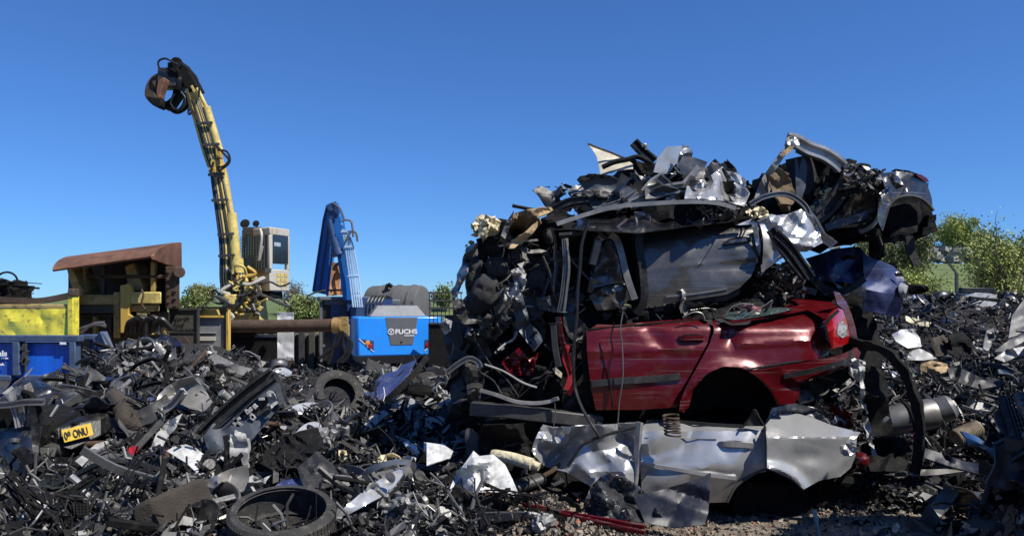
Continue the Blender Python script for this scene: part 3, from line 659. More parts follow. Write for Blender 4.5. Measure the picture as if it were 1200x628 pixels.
mb = MB(); s0, s1 = kB+sd*.12, kB+sd*.93
o = ns*.012; mb.prism([at(s0, zlo+.78)+o, at(s1, zlo+.78)+o, at(s1, zhi-.2)+o, at(s0, zhi-.2)+o], -ns*.06); win = mb.build('window', 'glass_dark', cab, bevel=.05)
mb = MB(); t0, t1 = kB+sd*.2, kB+sd*.52
o = ns*.016; mb.prism([at(t0, zlo+1.28)+o, at(t1, zlo+1.28)+o, at(t1, zhi-.42)+o, at(t0, zhi-.42)+o], -ns*.012); mb.build('pane', 'lamp_clear', win)
mb = MB()
for i in range(3):
    for j in range(3):
        p = kB+sd*(.34+.19*i)+ns*.014; mb.prism([at(p, zlo+.15+.13*j), at(p+sd*.15, zlo+.15+.13*j), at(p+sd*.15, zlo+.25+.13*j), at(p, zlo+.25+.13*j)], -ns*.01)
mb.build('faded_marking', 'pale_yellow', cab)
mb = MB(); mb.tube(spline([at(kB-fr*.12+nf*.12, zhi-.55), at(kB-fr*.22+nf*.14, zhi-.95), at(kB-fr*.1+nf*.16, zhi-.3), at(kB-fr*.2+nf*.12, zhi-.05)]), .04, 6); mb.build('grab_rail', 'cab_white', cab)
for du, rr2 in ((287, .14), (300, .10)):
    mb = MB(); M = Matrix.Translation(P(du, 262, YC+.6)) @ Matrix.Rotation(R(70), 4, 'X'); mb.lathe([(0, .05), (rr2*.8, .04), (rr2, 0), (rr2*.8, -.04), (0, -.05)], 18, M); mb.tube([P(du, 262, YC+.6), P(du+2, 268, YC+.7)], .02, 5); mb.build('mirror', 'dull_black', cab)
mb = MB(); mb.pbox(284, 266, 306, 276, YC+.5, .25); mb.build('sun_visor', 'dull_steel', cab, bevel=.02)
mb = MB(); a, b2 = at(kA+nf*.05, zlo+.62), at(kB+nf*.05, zlo+.58); mb.bar(a, b2, .2, .12); mb.build('ledge', 'dull_steel', cab)
mb = MB(); mb.prism([at(p, zlo-.22) for p in (kA+fr*.4, kB-fr*.05+sd*.1, kC-sd*.2-fr*.1, kD+fr*.3)], zv*.21); mb.build('cab_mount', 'dull_black', cr, bevel=.04)
mb = MB(); mb.bar(P(290, 352, YC+.9), P(315, 345, YC+1.1), .3, .3); mb.tube(spline([P(296, 345, YC), P(306, 356, YC), P(298, 368, YC), P(302, 385, YC)]), .04, 6); mb.build('cab_arm', 'dull_black', cr)
t = thing('machine_frame', 'dark steel machine frame seen in the gap between the crane and the blue excavator', 'machine', P(365, 440, 28))
mb = MB(); mb.pbox(298, 392, 412, 446, 28, 1.5); mb.build('body', 'olive_panel', t, bevel=.05)
for k in range(9):
    mb = MB(); u = 302+k*12; mb.pbox(u, 388-(k*7 % 5), u+6, 432, 27.8, .15); mb.build('stiffener', ['rusty_steel', 'dull_steel', 'olive_panel'][k % 3], t)
# things around its foot
t = thing('steel_pipe', 'long rusty horizontal steel pipe crossing in front of the crane pedestal', 'pipe', P(335, 382, 19.6))
mb = MB(); mb.tube([P(268, 382, 19.8), P(320, 382, 19.7), P(393, 381, 19.5)], .17, 18); mb.build('tube', 'rusty_steel', t)
mb = MB(); mb.tube([P(391, 381, 19.5), P(401, 381, 19.48)], .21, 14); mb.box(P(403, 376, 19.45), (.2, .2, .22)); mb.box(P(404, 387, 19.45), (.22, .2, .3)); mb.build('coupling', 'copper', t)
for a in ([(402, 388), (396, 402), (384, 412), (374, 420)], [(404, 390), (402, 402), (405, 414), (396, 424)], [(404, 392), (412, 402), (408, 416), (400, 424)], [(400, 388), (392, 398), (388, 416), (384, 426)]):
    mb = MB(); mb.tube(spline([P(u, v, 19.3) for u, v in a]), .045, 6); mb.build('hose', 'hose_black', t)
for (u0, v0, u1, v1, lab) in ((325, 366, 344, 377, 'small pale metal sheet standing above the rusty pipe'), (325, 388, 344, 422, 'scuffed white metal sheet standing below the rusty pipe')):
    tag(panel('metal_panel', [(u0, v0), (u1, v0), (u1, v1), (u0, v1)], 20.4, 'panel_white', cr=(6, .05, 10), res=3, thick=.02), lab, 'panel')
t = thing('machine_cabinet', 'yellow framed cabinet with a dirty grey front panel left of the pedestal', 'cabinet', P(250, 425, 18))
mb = MB(); mb.pbox(233, 372, 262, 412, 18.06, .8); mb.pbox(233, 389.5, 253, 391, 18.0, .1); mb.build('front_panel', 'panel_grey', t, bevel=.01)
mb = MB(); mb.pbox(264.5, 362, 268, 414, 17.95, .14); mb.pbox(233, 410, 265, 413, 17.95, .14); mb.pbox(233, 369, 262, 372.5, 17.97, .12); mb.pbox(232, 413, 236, 422, 17.97, .12)
plate(mb, [(234, 370), (237, 363), (251, 363), (253, 370)], 17.99, .3); mb.build('frame', 'machine_yellow', t, bevel=.015)
mb = MB(); mb.pbox(231, 359.5, 268, 361.5, 17.9, .2); mb.build('lintel', 'dull_black', t); mb = MB(); mb.pbox(232, 362, 268, 425, 18.9, .3); mb.build('backing', 'dull_black', t)
mb = MB(); mb.pbox(233, 394, 252, 399, 18.03, .1); mb.build('shelf', 'cab_white', t)
t = thing('painted_panel', 'dark olive steel panel with handwritten black words on it', 'panel', P(215, 425, 17.6))
mb = MB(); mb.pbox(198, 363, 231.5, 425, 17.6, .12); mb.build('sheet', 'olive_panel', t, bevel=.01)
mb = MB(); mb.pbox(197.5, 361, 232, 363.5, 17.55, .2); mb.pbox(230.5, 361, 232.5, 425, 17.53, .08); mb.pbox(198, 389, 231, 390, 17.57, .05); mb.build('frame', 'dull_steel', t)
for (s, u, v) in (('North', 201, 376), ('End', 203, 383), ('Salvage', 204.5, 389)):
    text(s, P(u, v, 17.585), (1, 0, .05), (.12, 0, 1), .105, 'ink_black', 'handwriting', t, sx=1.12)
tag(panel('steel_plate', [(176, 400), (216, 394), (239, 425), (243, 432), (176, 432)], 14.2, 'brown_plate', cr=(3, .03, 20), res=5, thick=.03), 'rust brown plate with a bare cut edge propped below the painted words', 'plate')

# ------------------------------------------------------------------ rusty hooded shear / feed hopper
YS = 17.0
sh = thing('baler_hopper', 'big old ochre feed hopper under a rusty curved steel hood', 'hopper', P(140, 420, YS+1))
mb = MB(); n = 12; segs = []
for i in range(15):                                       # curved hood: swept arc, left end lower and further
    f = i/14; row = []
    for j in range(n+1):
        g_ = j/n; A = R(8)+g_*R(82)
        u0, v0 = 61+(176-61)*f, 319-(319-303)*f; u1, v1 = 84+(209-84)*f, 300-(300-284)*f
        k = (1-math.cos(A))/1.0; s_ = math.sin(A)
        u = u0+(u1-u0)*k; v = v0+(v1-v0)*s_; row.append(P(u, v, YS-.9+1.9*k+.02*math.sin(i*1.7)))
    segs.append(row)
vs = [p for row in segs for p in row]; tris = []
for i in range(14):
    for j in range(n):
        a = i*(n+1)+j; tris += [(a, a+n+1, a+n+2), (a, a+n+2, a+1)]
V, Fs = shell(np.array([tuple(p) for p in vs]), tris, .05); hood = newobj('hood', V, Fs, 'rust_streaked', sh, sharp=50)
mb = MB(); last = [P(u+.6, v, YS-.9+1.9*k) for u, v, k in ((176+33*(1-math.cos(R(8+g*8.2))), 303-19*math.sin(R(8+g*8.2)), 1-math.cos(R(8+g*8.2))) for g in range(11))]+[P(210, 313, YS+1.0), P(192, 310, YS+.2), P(178, 304, YS-.85)]
mb.prism(last, (.04, .06, 0)); mb.build('end_plate', 'rust_streaked', hood)
mb = MB(); mb.pbox(194, 312, 210.5, 362, YS-.1, 1.2); mb.tube([P(210, 319, YS-.2), P(210, 319, YS+.6)], .13, 14); mb.build('side_wall', 'rusty_steel', sh, bevel=.02)
mb = MB()
for k in range(10): mb.box(P(197+(k % 2)*8, 318+k*4.4, YS-.12), (.06, .05, .06))
mb.build('rivet', 'rusty_steel', sh)
mb = MB(); mb.pbox(80, 304, 196, 372, YS+.9, .3); plate(mb, [(82, 305), (196, 288), (206, 288), (206, 318), (82, 318)], YS+.82, .06); mb.build('back_wall', 'olive_panel', sh)
mb = MB(); plate(mb, [(78, 316), (84, 312), (96, 340), (92, 352), (88, 352)], YS-.2, .8); mb.build('gusset', 'ochre_paint', sh, bevel=.02); mb = MB(); plate(mb, [(146, 312), (156, 308), (168, 340), (150, 340)], YS+.1, .6); mb.build('gusset', 'ochre_paint', sh, bevel=.02)
for (u0, v0, u1, v1, Y, m) in ((88, 345, 134, 357, YS-.1, 'ochre_paint'), (88, 357, 134, 367, YS-.05, 'olive_panel'), (133, 342, 141, 396, YS-.25, 'ochre_paint'), (141, 334, 150, 390, YS-.35, 'pale_yellow'), (150, 342, 189, 356, YS-.4, 'pale_yellow'), (152, 357, 187, 365, YS-.3, 'ochre_paint'), (82, 340, 89, 392, YS-.3, 'ochre_paint'), (160, 365, 172, 388, YS-.3, 'ochre_paint')):
    mb = MB(); mb.pbox(u0, v0, u1, v1, Y, .4); mb.build('beam', m, sh, bevel=.025)
mb = MB(); plate(mb, [(141, 335), (150, 332), (155, 340), (150, 368), (158, 372), (150, 390), (141, 390)], YS-.42, .1); mb.build('bracket', 'machine_yellow', sh, bevel=.01)
mb = MB(); mb.pbox(84, 366, 198, 425, YS+.2, 1.2); mb.build('lower_body', 'olive_panel', sh)
for u0, v0, u1, v1, m in ((96, 308, 100, 345, 'ochre_paint'), (118, 306, 122, 345, 'olive_panel'), (176, 306, 181, 342, 'ochre_paint'), (100, 322, 196, 326, 'rusty_steel'), (90, 368, 140, 371, 'rusty_steel'), (108, 371, 112, 398, 'ochre_paint'), (126, 371, 130, 398, 'rusty_steel'), (180, 366, 186, 392, 'rusty_steel')):
    mb = MB(); mb.pbox(u0, v0, u1, v1, YS+.05, .14); mb.build('stiffener', m, sh, bevel=.015)
for k in range(7):
    mb = MB(); u = 148+k*5; mb.tube(spline([P(u, 390, YS-.7), P(u+3, 378-k % 3*3, YS-.8), P(u+12, 374, YS-.8), P(u+22, 372+k*2, YS-.7), P(u+26, 386, YS-.6)]), .055, 7); mb.build('hose', 'hose_black', sh)
for k in range(4):
    mb = MB(); mb.box(P(168+k*8, 384, YS-.6), (.12, .2, .2)); mb.tube([P(172+k*7, 392, YS-.7), P(173+k*7, 380, YS-.7)], .05, 8); mb.build('valve', ['dull_steel', 'pale_yellow', 'bare_steel', 'copper'][k], sh, bevel=.01)
mb = MB(); mb.tube(spline([P(165, 338, YS-.5), P(168, 345, YS-.55), P(166, 356, YS-.55), P(170, 362, YS-.5)]), .025, 6); mb.build('chain', 'rusty_steel', sh)
for a in ([(88, 388), (98, 384), (112, 380), (124, 382)], [(95, 390), (108, 380), (122, 378)]):
    mb = MB(); mb.tube(spline([P(u, v, YS-.5) for u, v in a]), .04, 6); mb.build('pipe', 'bare_steel', sh)

# ------------------------------------------------------------------ skips
t = thing('yellow_skip', 'battered yellow open top skip behind the blue container', 'skip', P(30, 440, 13.4))
pan = panel('front_wall', [(-60, 361.8), (78, 361.8), (79, 396), (-60, 398)], 13.33, 'skip_yellow', t, cr=(36, .03, 16), res=5, seed=3, thick=.02)
mb = MB(); mb.pbox(-60, 356.5, 86, 361.5, 13.33, .16); mb.build('rim', 'ochre_paint', t, bevel=.015)
mb = MB(); mb.pbox(78.5, 344, 85.5, 394, 13.28, .2); mb.build('corner_post', 'skip_yellow', t, bevel=.015)
mb = MB(); mb.pbox(79, 338, 86, 347, 13.25, .2); mb.build('hook', 'rusty_steel', t, bevel=.02)
mb = MB(); mb.prism([P(-60, 440, 13.8), P(84, 440, 13.8), P(84, 364, 13.8), P(-60, 364, 13.8)], (-1.3, 2.1, 0)); mb.pbox(-60, 398, 85, 440, 13.45, .04); mb.build('side_wall', 'ochre_paint', t)
tag(MB_ := (lambda m: (m.ribbon(spline([P(-30, 350, 13.5), P(20, 352, 13.48), P(50, 352, 13.46), P(78, 347, 13.46), P(84, 345.5, 13.44)]), [(-.06, -.05), (.06, -.05), (.06, .05), (-.06, .05)]), m.build('steel_rail', 'rusty_steel'))[1])(MB()), 'thin rusty rail lying across the top of the yellow skip', 'rail')
bl = thing('blue_skip', 'blue hook lift container with grey frame and white lettering', 'skip', P(50, 470, 11.6))
YB = 11.6
mb = MB(); mb.pbox(-60, 402, 86, 442, YB+.05, 1.8); mb.build('body', 'skip_blue', bl)
for (u0, v0, u1, v1) in ((-60, 393, 92, 400.5), (14, 400.5, 22, 440), (80.5, 400.5, 88, 440), (-60, 440, 12, 446), (28, 440, 86, 447)):
    mb = MB(); mb.pbox(u0, v0, u1, v1, YB-.05, .16); mb.build('frame_rail', 'skip_frame', bl, bevel=.012)
mb = MB(); mb.pbox(23, 401, 27, 404, YB-.01, .05); mb.pbox(23.5, 401, 81, 402.2, YB-.0, .04); mb.pbox(-60, 401, 13, 402, YB-.0, .04); mb.build('painted_shadow', 'ink_black', bl)  # black strips paint in the shadow under the top rail
mb = MB(); plate(mb, [(29, 448), (70, 448), (62, 458), (50, 464), (28, 452)], YB+.1, .5); mb.pbox(-60, 446, 86, 475, YB+.5, 1.2); mb.build('chute', 'skip_blue', bl)
mb = MB(); mb.pbox(70, 400.8, 77, 403.6, YB-.045, .03); mb.build('sticker', 'ink_white', bl)
mb = MB()
for u, v in ((29, 407), (30, 414), (28.5, 421), (30.5, 424)): mb.box(P(u, v, YB-.02), (.07, .06, .10), Euler((0, .4, 0)).to_matrix())
mb.tube([P(30.5, 402, YB-.03), P(30.5, 436, YB-.03)], .02, 6); mb.build('latch', 'dull_steel', bl)
text('als', P(-2.5, 417, YB-.0), (1, 0, 0), (0, 0, 1), .085, 'ink_white', 'lettering', bl, sx=1.15, bold=.02)
text('.uk', P(-1, 428, YB-.0), (1, 0, 0), (0, 0, 1), .04, 'ink_white', 'lettering', bl, sx=1.1, bold=.02)
mb = MB()
for u in (1, 4.5, 8): mb.pbox(u, 419, u+2.2, 420.6, YB+.03, .03)
mb.build('small_print', 'ink_white', bl)
en = thing('skip_end', 'dark empty end of a skip with a sloping grey plate beside the blue container', 'skip', P(110, 450, 11.9))
mb = MB(); mb.pbox(92.5, 392, 120, 398, 11.75, .15); mb.bar(P(118, 392, 11.75), P(131, 424, 11.6), .12, .2); mb.pbox(104, 398, 108, 436, 11.9, .1); mb.build('frame_rail', 'skip_frame', en, bevel=.012)
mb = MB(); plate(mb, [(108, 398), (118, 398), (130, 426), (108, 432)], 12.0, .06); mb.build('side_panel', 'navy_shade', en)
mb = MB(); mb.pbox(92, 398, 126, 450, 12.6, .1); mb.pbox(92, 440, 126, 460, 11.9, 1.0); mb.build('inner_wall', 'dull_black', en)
# ------------------------------------------------------------------ the stack of crushed cars
def tubepx(name, pts, Y, r, m, parent=None, seg=7, k=5, label=None, cat=None, group=None, sp=True):
    mb = MB(); q = [P(p[0], p[1], Y+(p[2] if len(p) > 2 else 0)) for p in pts]
    mb.tube(spline(q, k) if sp else q, r, seg); o = mb.build(name, m, parent)
    return tag(o, label, cat, group) if label else o
def ribpx(name, pts, Y, prof, m, parent=None, k=5, label=None, cat=None, group=None, up=None):
    jr = random.Random(int(pts[0][0]*7+pts[-1][1])); q = spline([P(p[0], p[1], Y+(p[2] if len(p) > 2 else 0))+Vector((jr.gauss(0, 1), jr.gauss(0, 1), jr.gauss(0, 1)))*.006 for p in pts], k)
    mb = MB(); mb.ribbon(q, prof); o = mb.build(name, m, parent, sharp=25)
    return tag(o, label, cat, group) if label else o
CH = lambda w, d: [(-d, -w), (d, -w), (d, -w*.55), (-d*.3, -w*.4), (-d*.3, w*.4), (d, w*.55), (d, w), (-d, w)]
FL = lambda w, d: [(-d, -w), (d, -w), (d, w), (-d, w)]

def on_rib(name, o, pts, prof, m, proud=.012):
    mb = MB(); mb.ribbon(spline([P(u, v, sY(o, u, v)-proud) for u, v in pts], 3), prof); return mb.build(name, m, o)
def on_handle(o, a, b, rise, m, dark, hw=.014):
    (u0, v0), (u1, v1) = a, b; du, dv = u1-u0, v1-v0; y0, y1 = sY(o, u0, v0), sY(o, u1, v1)
    r = [(u0-1, v0+1), (u0+du*.2, v0+dv*.2-4.5), (u0+du*.75, v0+dv*.75-4.5), (u1+1, v1-.5), (u1-du*.15, v1-dv*.15+6.5), (u0+du*.35, v0+dv*.35+7), (u0+1, v0+4)]
    panel('recess_shade', r, (y0+y1)/2-.003, dark, o, sm=2, res=3, thick=.003, slope=((y1-y0)/max(1, du), .0008))  # flat dark plate, shade of the handle dish put into its colour
    mb = MB(); mb.ribbon(spline([P(u0, v0, y0-.006), P(u0+du*.22, v0+dv*.22-.6, y0-rise), P(u0+du*.8, v0+dv*.8-.4, y1-rise), P(u1, v1, y1-.006)]), [(-.010, -hw), (.008, -hw), (.010, hw), (-.008, hw)]); mb.build('handle', m, o)
# --- bottom: silver car
sv = thing('crushed_car', 'silver crushed car at the very bottom of the stack', 'car', P(810, 595, 6.4), 'crushed cars in the stack')
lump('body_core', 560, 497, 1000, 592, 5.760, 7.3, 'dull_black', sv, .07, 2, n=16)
panel('front_door', [(623, 528), (630, 508), (637, 497), (648, 501), (690, 498), (749, 495), (748, 520), (744, 567), (720, 568), (696, 572), (664, 553), (636, 545)], 5.480, 'silver_paint', sv, cr=(30, .09, 26), res=3.2, seed=11, extra=lambda u, v: .10*math.exp(-((u-668)/30)**2-((v-520)/20)**2))
ribpx('door_edge', [(748, 494), (746, 515), (747, 540), (743, 568)], 5.440, FL(.012, .03), 'bright_steel', sv)
rd = panel('rear_door', [(752, 500), (762, 491), (800, 493), (832, 496), (873, 498), (895, 497), (897, 520), (898, 552), (880, 556), (866, 566), (852, 588), (800, 590), (752, 578), (750, 540)], 5.440, 'silver_paint', sv, cr=(9, .035, 30), res=4.5, seed=12, slope=(0, .0012), bow=.05, extra=lambda u, v: (.012*(504-v) if v < 504 else 0)+.004*max(0, v-548)*.5+.05*max(0, 1-abs(u-(815-(v-495)*.45))/14)*max(0, 1-(v-490)/55))
on_rib('trim_strip', rd, [(753, 543), (790, 549), (830, 556), (863, 560)], FL(.013, .008), 'silver_paint')
on_handle(rd, (843, 520), (882, 522), .030, 'bright_steel', 'ink_black', .020)
ribpx('door_gap', [(896.3, 497), (897.3, 515), (898.2, 535), (898.2, 552)], 5.420, FL(.006, .006), 'ink_black', sv)
on_rib('window_seal', rd, [(764, 493), (800, 494.5), (835, 497.5), (872, 499.5)], FL(.012, .01), 'ink_black', .012)
on_rib('door_crease', rd, [(756, 512), (800, 513), (840, 514)], FL(.003, .004), 'silver_paint', .004)
panel('quarter_window', [(872, 499), (877, 489), (885, 480), (890, 488), (895, 499)], 5.480, 'dark_plastic', sv, res=4, thick=.01)
ribpx('window_frame', [(872, 500), (878, 489), (885, 481), (891, 488), (896, 500)], 5.465, FL(.006, .008), 'dull_black', sv)
panel('rear_wing', [(897, 498), (905, 488), (922, 483), (938, 485), (957, 491), (975, 498), (990, 502), (1008, 506), (1004, 513), (992, 519), (984, 524), (985, 531), (996, 534), (1003, 533), (997, 548), (985, 558), (960, 563), (942, 573), (930, 562), (915, 555), (899, 548), (899, 520)], 5.430, 'silver_paint', sv, cr=(6, .022, 28), res=2.6, seed=14, slope=(.0018, 0), extra=lambda u, v: (.0115*(512-v) if v < 512 else 0)-.06*math.exp(-(((u-899)**2+(v-598)**2)**.5-50)**2/45)+.025*math.exp(-((u-945)/20)**2-((v-535)/10)**2))
panel('wing_top', [(896, 497), (905, 487), (925, 482), (945, 485), (975, 497), (962, 480), (930, 472), (905, 478)], 5.730, 'silver_paint', sv, cr=(14, .06, 16), res=4, seed=15)
tubepx('arch_lip', [(852, 588), (862, 570), (880, 557), (899, 549), (918, 556), (932, 564), (942, 574)], 5.440, .011, 'dull_steel', sv)
panel('tail_light', [(984, 523), (994, 519), (1004, 513), (1003, 531), (992, 534), (985, 531)], 5.520, 'lamp_clear', sv, res=4, cr=(8, .03, 8), seed=3)
mb = MB(); mb.lathe([(0, .03), (.035, .02), (.06, -.02), (0, -.03)], 16, Matrix.Translation(P(1012, 539, 5.530)) @ Euler((R(75), R(20), 0)).to_matrix().to_4x4()); mb.build('lamp_lens', 'red_paint', sv)
lump('tyre_stub', 862, 566, 950, 598, 5.630, 6.1, 'dull_black', sv, .04, 6, n=6)
panel('inner_trim', [(566, 498), (628, 495), (632, 540), (600, 552), (560, 540)], 5.630, 'dull_black', sv, cr=(20, .12, 25), res=5, seed=19)

# --- red car
rc = thing('crushed_car', 'deep red crushed car in the middle of the stack with its tail light whole', 'car', P(810, 492, 6.4), 'crushed cars in the stack')
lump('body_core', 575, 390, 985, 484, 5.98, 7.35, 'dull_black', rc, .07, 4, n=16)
door = panel('rear_door', [(687, 388), (700, 380), (722, 381), (760, 377), (795, 374), (818, 372), (829, 377), (833, 386), (829, 402), (815, 428), (803, 450), (793, 477), (750, 480), (698, 480), (692, 450), (688, 415)], 5.60, 'red_paint', rc, cr=(7, .022, 34), res=4, seed=21, slope=(0, .0009), bow=.045, extra=lambda u, v: (.10*((388-v)/16)**2 if v < 388 else 0)-.012*max(0, 1-abs(v-(412-(u-690)*.03))/7)+.022*max(0, 1-abs((u-760)+(v-385)*-.75)/16)*max(0, 1-abs(v-392)/30))
on_rib('rub_strip', door, [(693, 449.5), (730, 446), (770, 443.5), (797, 441)], FL(.024, .009), 'dark_plastic')
on_handle(door, (796, 396.5), (825, 396), .028, 'red_paint', 'dull_black', .017)
on_rib('waist_seal', door, [(690, 386), (722, 383), (760, 379.5), (818, 374.5)], FL(.007, .006), 'dull_black', .004)
panel('door_shut_edge', [(688, 388), (684, 384), (681, 410), (684, 450), (690, 478), (697, 480), (691, 448), (687, 415)], 5.66, 'dull_black', rc, res=4)
wing = panel('rear_wing', [(834, 372), (841, 380), (848, 377), (856, 381), (880, 380), (915, 374), (945, 366), (956, 372), (966, 381), (970, 395), (971, 409), (971, 418), (930, 425), (890, 432), (877, 434), (868, 430), (848, 429), (829, 437), (813, 455), (807, 478), (796, 482), (797, 470), (806, 449), (818, 428), (832, 402), (837, 388)], 5.59, 'red_paint', rc, cr=(7, .028, 26), res=4, seed=22, slope=(.0003, .0012), bow=.04, extra=lambda u, v: .05*math.exp(-((u-856)/9)**2-((v-392)/12)**2)+(.12*((390-v)/18)**2 if v < 390 else 0)-.014*max(0, 1-abs(v-(404-(u-850)*.05))/7)*(u > 860)-.035*math.exp(-((((u-858)**2+(v-492)**2)**.5-62)**2)/60)+.10*max(0, (u-945)/26)**2)
tubepx('arch_lip', [(800, 483), (806, 462), (814, 450), (829, 436), (848, 428), (868, 429.5), (880, 435), (892, 444), (904, 458), (913, 474)], 5.60, .012, 'red_paint', rc)
on_rib('bumper_seam', wing, [(877, 432.5), (900, 428.5), (935, 423), (968, 417)], FL(.006, .006), 'ink_black', .006)
bump = panel('rear_bumper', [(878, 435.5), (920, 428), (960, 421.5), (985, 416), (1004, 407), (1009, 413), (1006, 421), (990, 430), (965, 440), (945, 446), (938, 450), (936, 466), (930, 473), (914, 474), (905, 458), (893, 444)], 5.57, 'red_paint', rc, cr=(8, .03, 20), res=4, seed=23, slope=(.0012, 0), extra=lambda u, v: .35*max(0, (u-955)/55)**2)
ribpx('bumper_strip', [(919, 441.5, -.03), (950, 435, -.03), (980, 427, .03), (1002, 419, .2)], 5.55, [(-.012, -.019), (.01, -.019), (.01, .019), (-.012, .019)], 'black_plastic', bump)
panel('bumper_cut', [(938, 450), (960, 443), (985, 434), (1003, 424), (1000, 440), (985, 452), (965, 462), (945, 470), (937, 468)], 5.78, 'dull_black', rc, res=5, cr=(12, .07, 12), seed=9)
tl = panel('tail_light', [(966, 377), (973, 368), (982, 361), (988, 363), (992, 375), (996, 392), (996, 401), (985, 406), (973, 409), (971, 398)], 5.60, 'lamp_red', rc, res=3.5, seed=3, bow=.04, thick=.03, extra=lambda u, v: .25*max(0, (u-975)/21)**1.5)
panel('reverse_lens', [(983, 379), (988, 376), (992, 383), (993, 393), (987, 396), (981, 391)], -.012, 'lamp_clear', tl, res=3, extra=lambda u, v: sY(tl, u, v), thick=.006)
panel('lens_band', [(968, 385), (979, 380), (981, 384), (970, 390)], -.010, 'red_plastic', tl, res=3, extra=lambda u, v: sY(tl, u, v), thick=.006)
panel('lens_trim', [(966, 379), (973, 369), (982, 362), (984, 365), (975, 373), (969, 382), (972, 398), (974, 408), (971, 407), (968, 395)], -.014, 'dull_black', tl, res=3, extra=lambda u, v: sY(tl, u, v), thick=.006)
tg = panel('tailgate', [(977, 341), (984, 343), (992, 354), (998, 368), (1003, 385), (1006, 405), (999, 404), (995, 384), (989, 363), (981, 356)], 5.9, 'red_paint', rc, cr=(8, .03, 12), res=4, seed=24, slope=(.012, 0))
panel('boot_lid', [(845, 372), (853, 362), (895, 355), (935, 350), (975, 354), (983, 362), (970, 376), (958, 369), (946, 363), (900, 372), (858, 378)], 5.85, 'red_paint', rc, cr=(14, .05, 20), res=4, seed=25, slope=(0, .02))
panel('rear_glass', [(846, 372), (852, 366), (880, 362), (915, 360), (930, 362), (915, 366), (890, 371), (860, 375)], 5.70, 'glass_green', rc, cr=(16, .03, 9), res=3.5, seed=26, slope=(0, .012))
for a in ([(870, 372), (880, 366), (896, 358), (905, 352), (902, 360)], [(850, 370), (856, 361), (868, 356), (884, 357)], [(800, 372), (812, 366), (822, 367), (826, 374)]):
    tubepx('seal_strip', a, 5.64, .006, 'bare_steel', rc)
panel('torn_edge', [(860, 362), (876, 357), (893, 360), (890, 368), (870, 370)], 5.74, 'pink_paint', rc, res=3, cr=(10, .05, 8), seed=5)
mb = MB(); mb.ribbon([P(552, 478, 5.72), P(600, 482, 5.68), P(690, 492, 5.68), P(704, 494, 5.7)], [(-.06, -.05), (.06, -.05), (.06, .05), (-.06, .05)]); mb.build('sill', 'dull_steel', rc, bevel=.01)
for a, m in (([(655, 372), (657, 395), (661, 415), (668, 440)], 'red_paint'), ([(665, 405), (662, 420), (668, 440), (664, 455)], 'red_plastic'), ([(650, 380), (651, 410), (655, 430)], 'dull_steel'), ([(672, 415), (668, 432), (671, 450), (665, 462)], 'red_paint')):
    ribpx('torn_pillar', a, 5.66, FL(.022, .008), m, rc)
panel('pillar_tag', [(647, 432), (651, 430), (659, 437), (658, 443), (651, 438)], 5.6, 'cream_foam', rc, res=3)
tubepx('seat_rail', [(568, 427), (590, 435), (612, 448), (629, 454)], 5.62, .010, 'bare_steel', rc)
ribpx('floor_lip', [(564, 457), (582, 463), (605, 470), (635, 474), (655, 468)], 5.6, FL(.012, .014), 'bright_steel', rc)
panel('interior_trim', [(566, 440), (575, 428), (600, 420), (640, 430), (660, 455), (640, 470), (600, 468), (572, 458)], 5.85, 'dull_black', rc, cr=(24, .14, 22), res=5, seed=31)
panel('interior_panel', [(588, 425), (610, 405), (630, 412), (625, 440), (600, 440)], 5.84, 'red_paint', rc, cr=(20, .1, 12), res=4, seed=33)
ribpx('bent_pillar', [(523, 437), (535, 428), (550, 420), (560, 424), (563, 432)], 5.6, CH(.02, .015), 'bare_steel', rc)
panel('front_scuttle', [(545, 425), (562, 425), (566, 455), (560, 475), (548, 470)], 5.75, 'dark_plastic', rc, cr=(14, .1, 16), res=4, seed=35)

# --- grey car above it
gc = thing('crushed_car', 'graphite grey crushed car lying on top of the red one', 'car', P(790, 365, 6.5), 'crushed cars in the stack')
lump('body_core', 600, 272, 900, 350, 6.12, 7.4, 'dull_black', gc, .08, 5, n=16)
gd = panel('rear_door', [(747, 280), (752, 275), (800, 268), (850, 262), (880, 258), (886, 263), (890, 285), (889, 305), (880, 324), (866, 338), (852, 345), (800, 353), (753, 361), (749, 330)], 5.82, 'graphite_paint', gc, cr=(9, .035, 38), res=3, seed=41, slope=(0, .0012), bow=.05, extra=lambda u, v: .006*max(0, 287-(u-748)*.14-v)-.006*max(0, 1-abs(v-(318-(u-748)*.12))/4))
on_rib('trim_strip', gd, [(780, 347.5), (810, 344.5), (835, 341), (852, 338)], FL(.007, .006), 'bare_steel', .005)
on_handle(gd, (849, 285), (880, 280.5), .026, 'graphite_paint', 'dull_black', .013)
panel('sill_edge', [(755, 362), (800, 354), (852, 346), (868, 339), (866, 345), (852, 352), (800, 360), (756, 368)], 5.87, 'dark_plastic', gc, res=4)
panel('rear_wing', [(888, 258), (905, 252), (925, 250), (940, 246), (952, 254), (962, 272), (964, 286), (950, 292), (938, 296), (915, 303), (897, 317), (890, 322), (892, 300)], 5.84, 'silver_paint', gc, cr=(30, .07, 20), res=3.2, seed=42, jg=(1.6, 8))
panel('wing_fold', [(862, 264), (884, 255), (887, 262), (891, 300), (886, 288), (881, 263)], 5.79, 'silver_paint', gc, cr=(8, .03, 14), res=3.5, seed=43)
ribpx('pillar_rubber', [(881, 257), (888, 266), (893, 285), (892, 312)], 5.79, FL(.008, .008), 'dull_black', gc)
for a in ([(902, 268), (915, 288), (932, 312), (946, 325)], [(910, 273), (924, 290), (938, 308), (950, 325)]):
    ribpx('window_channel', a, 5.72, CH(.035, .018), 'black_plastic', gc)
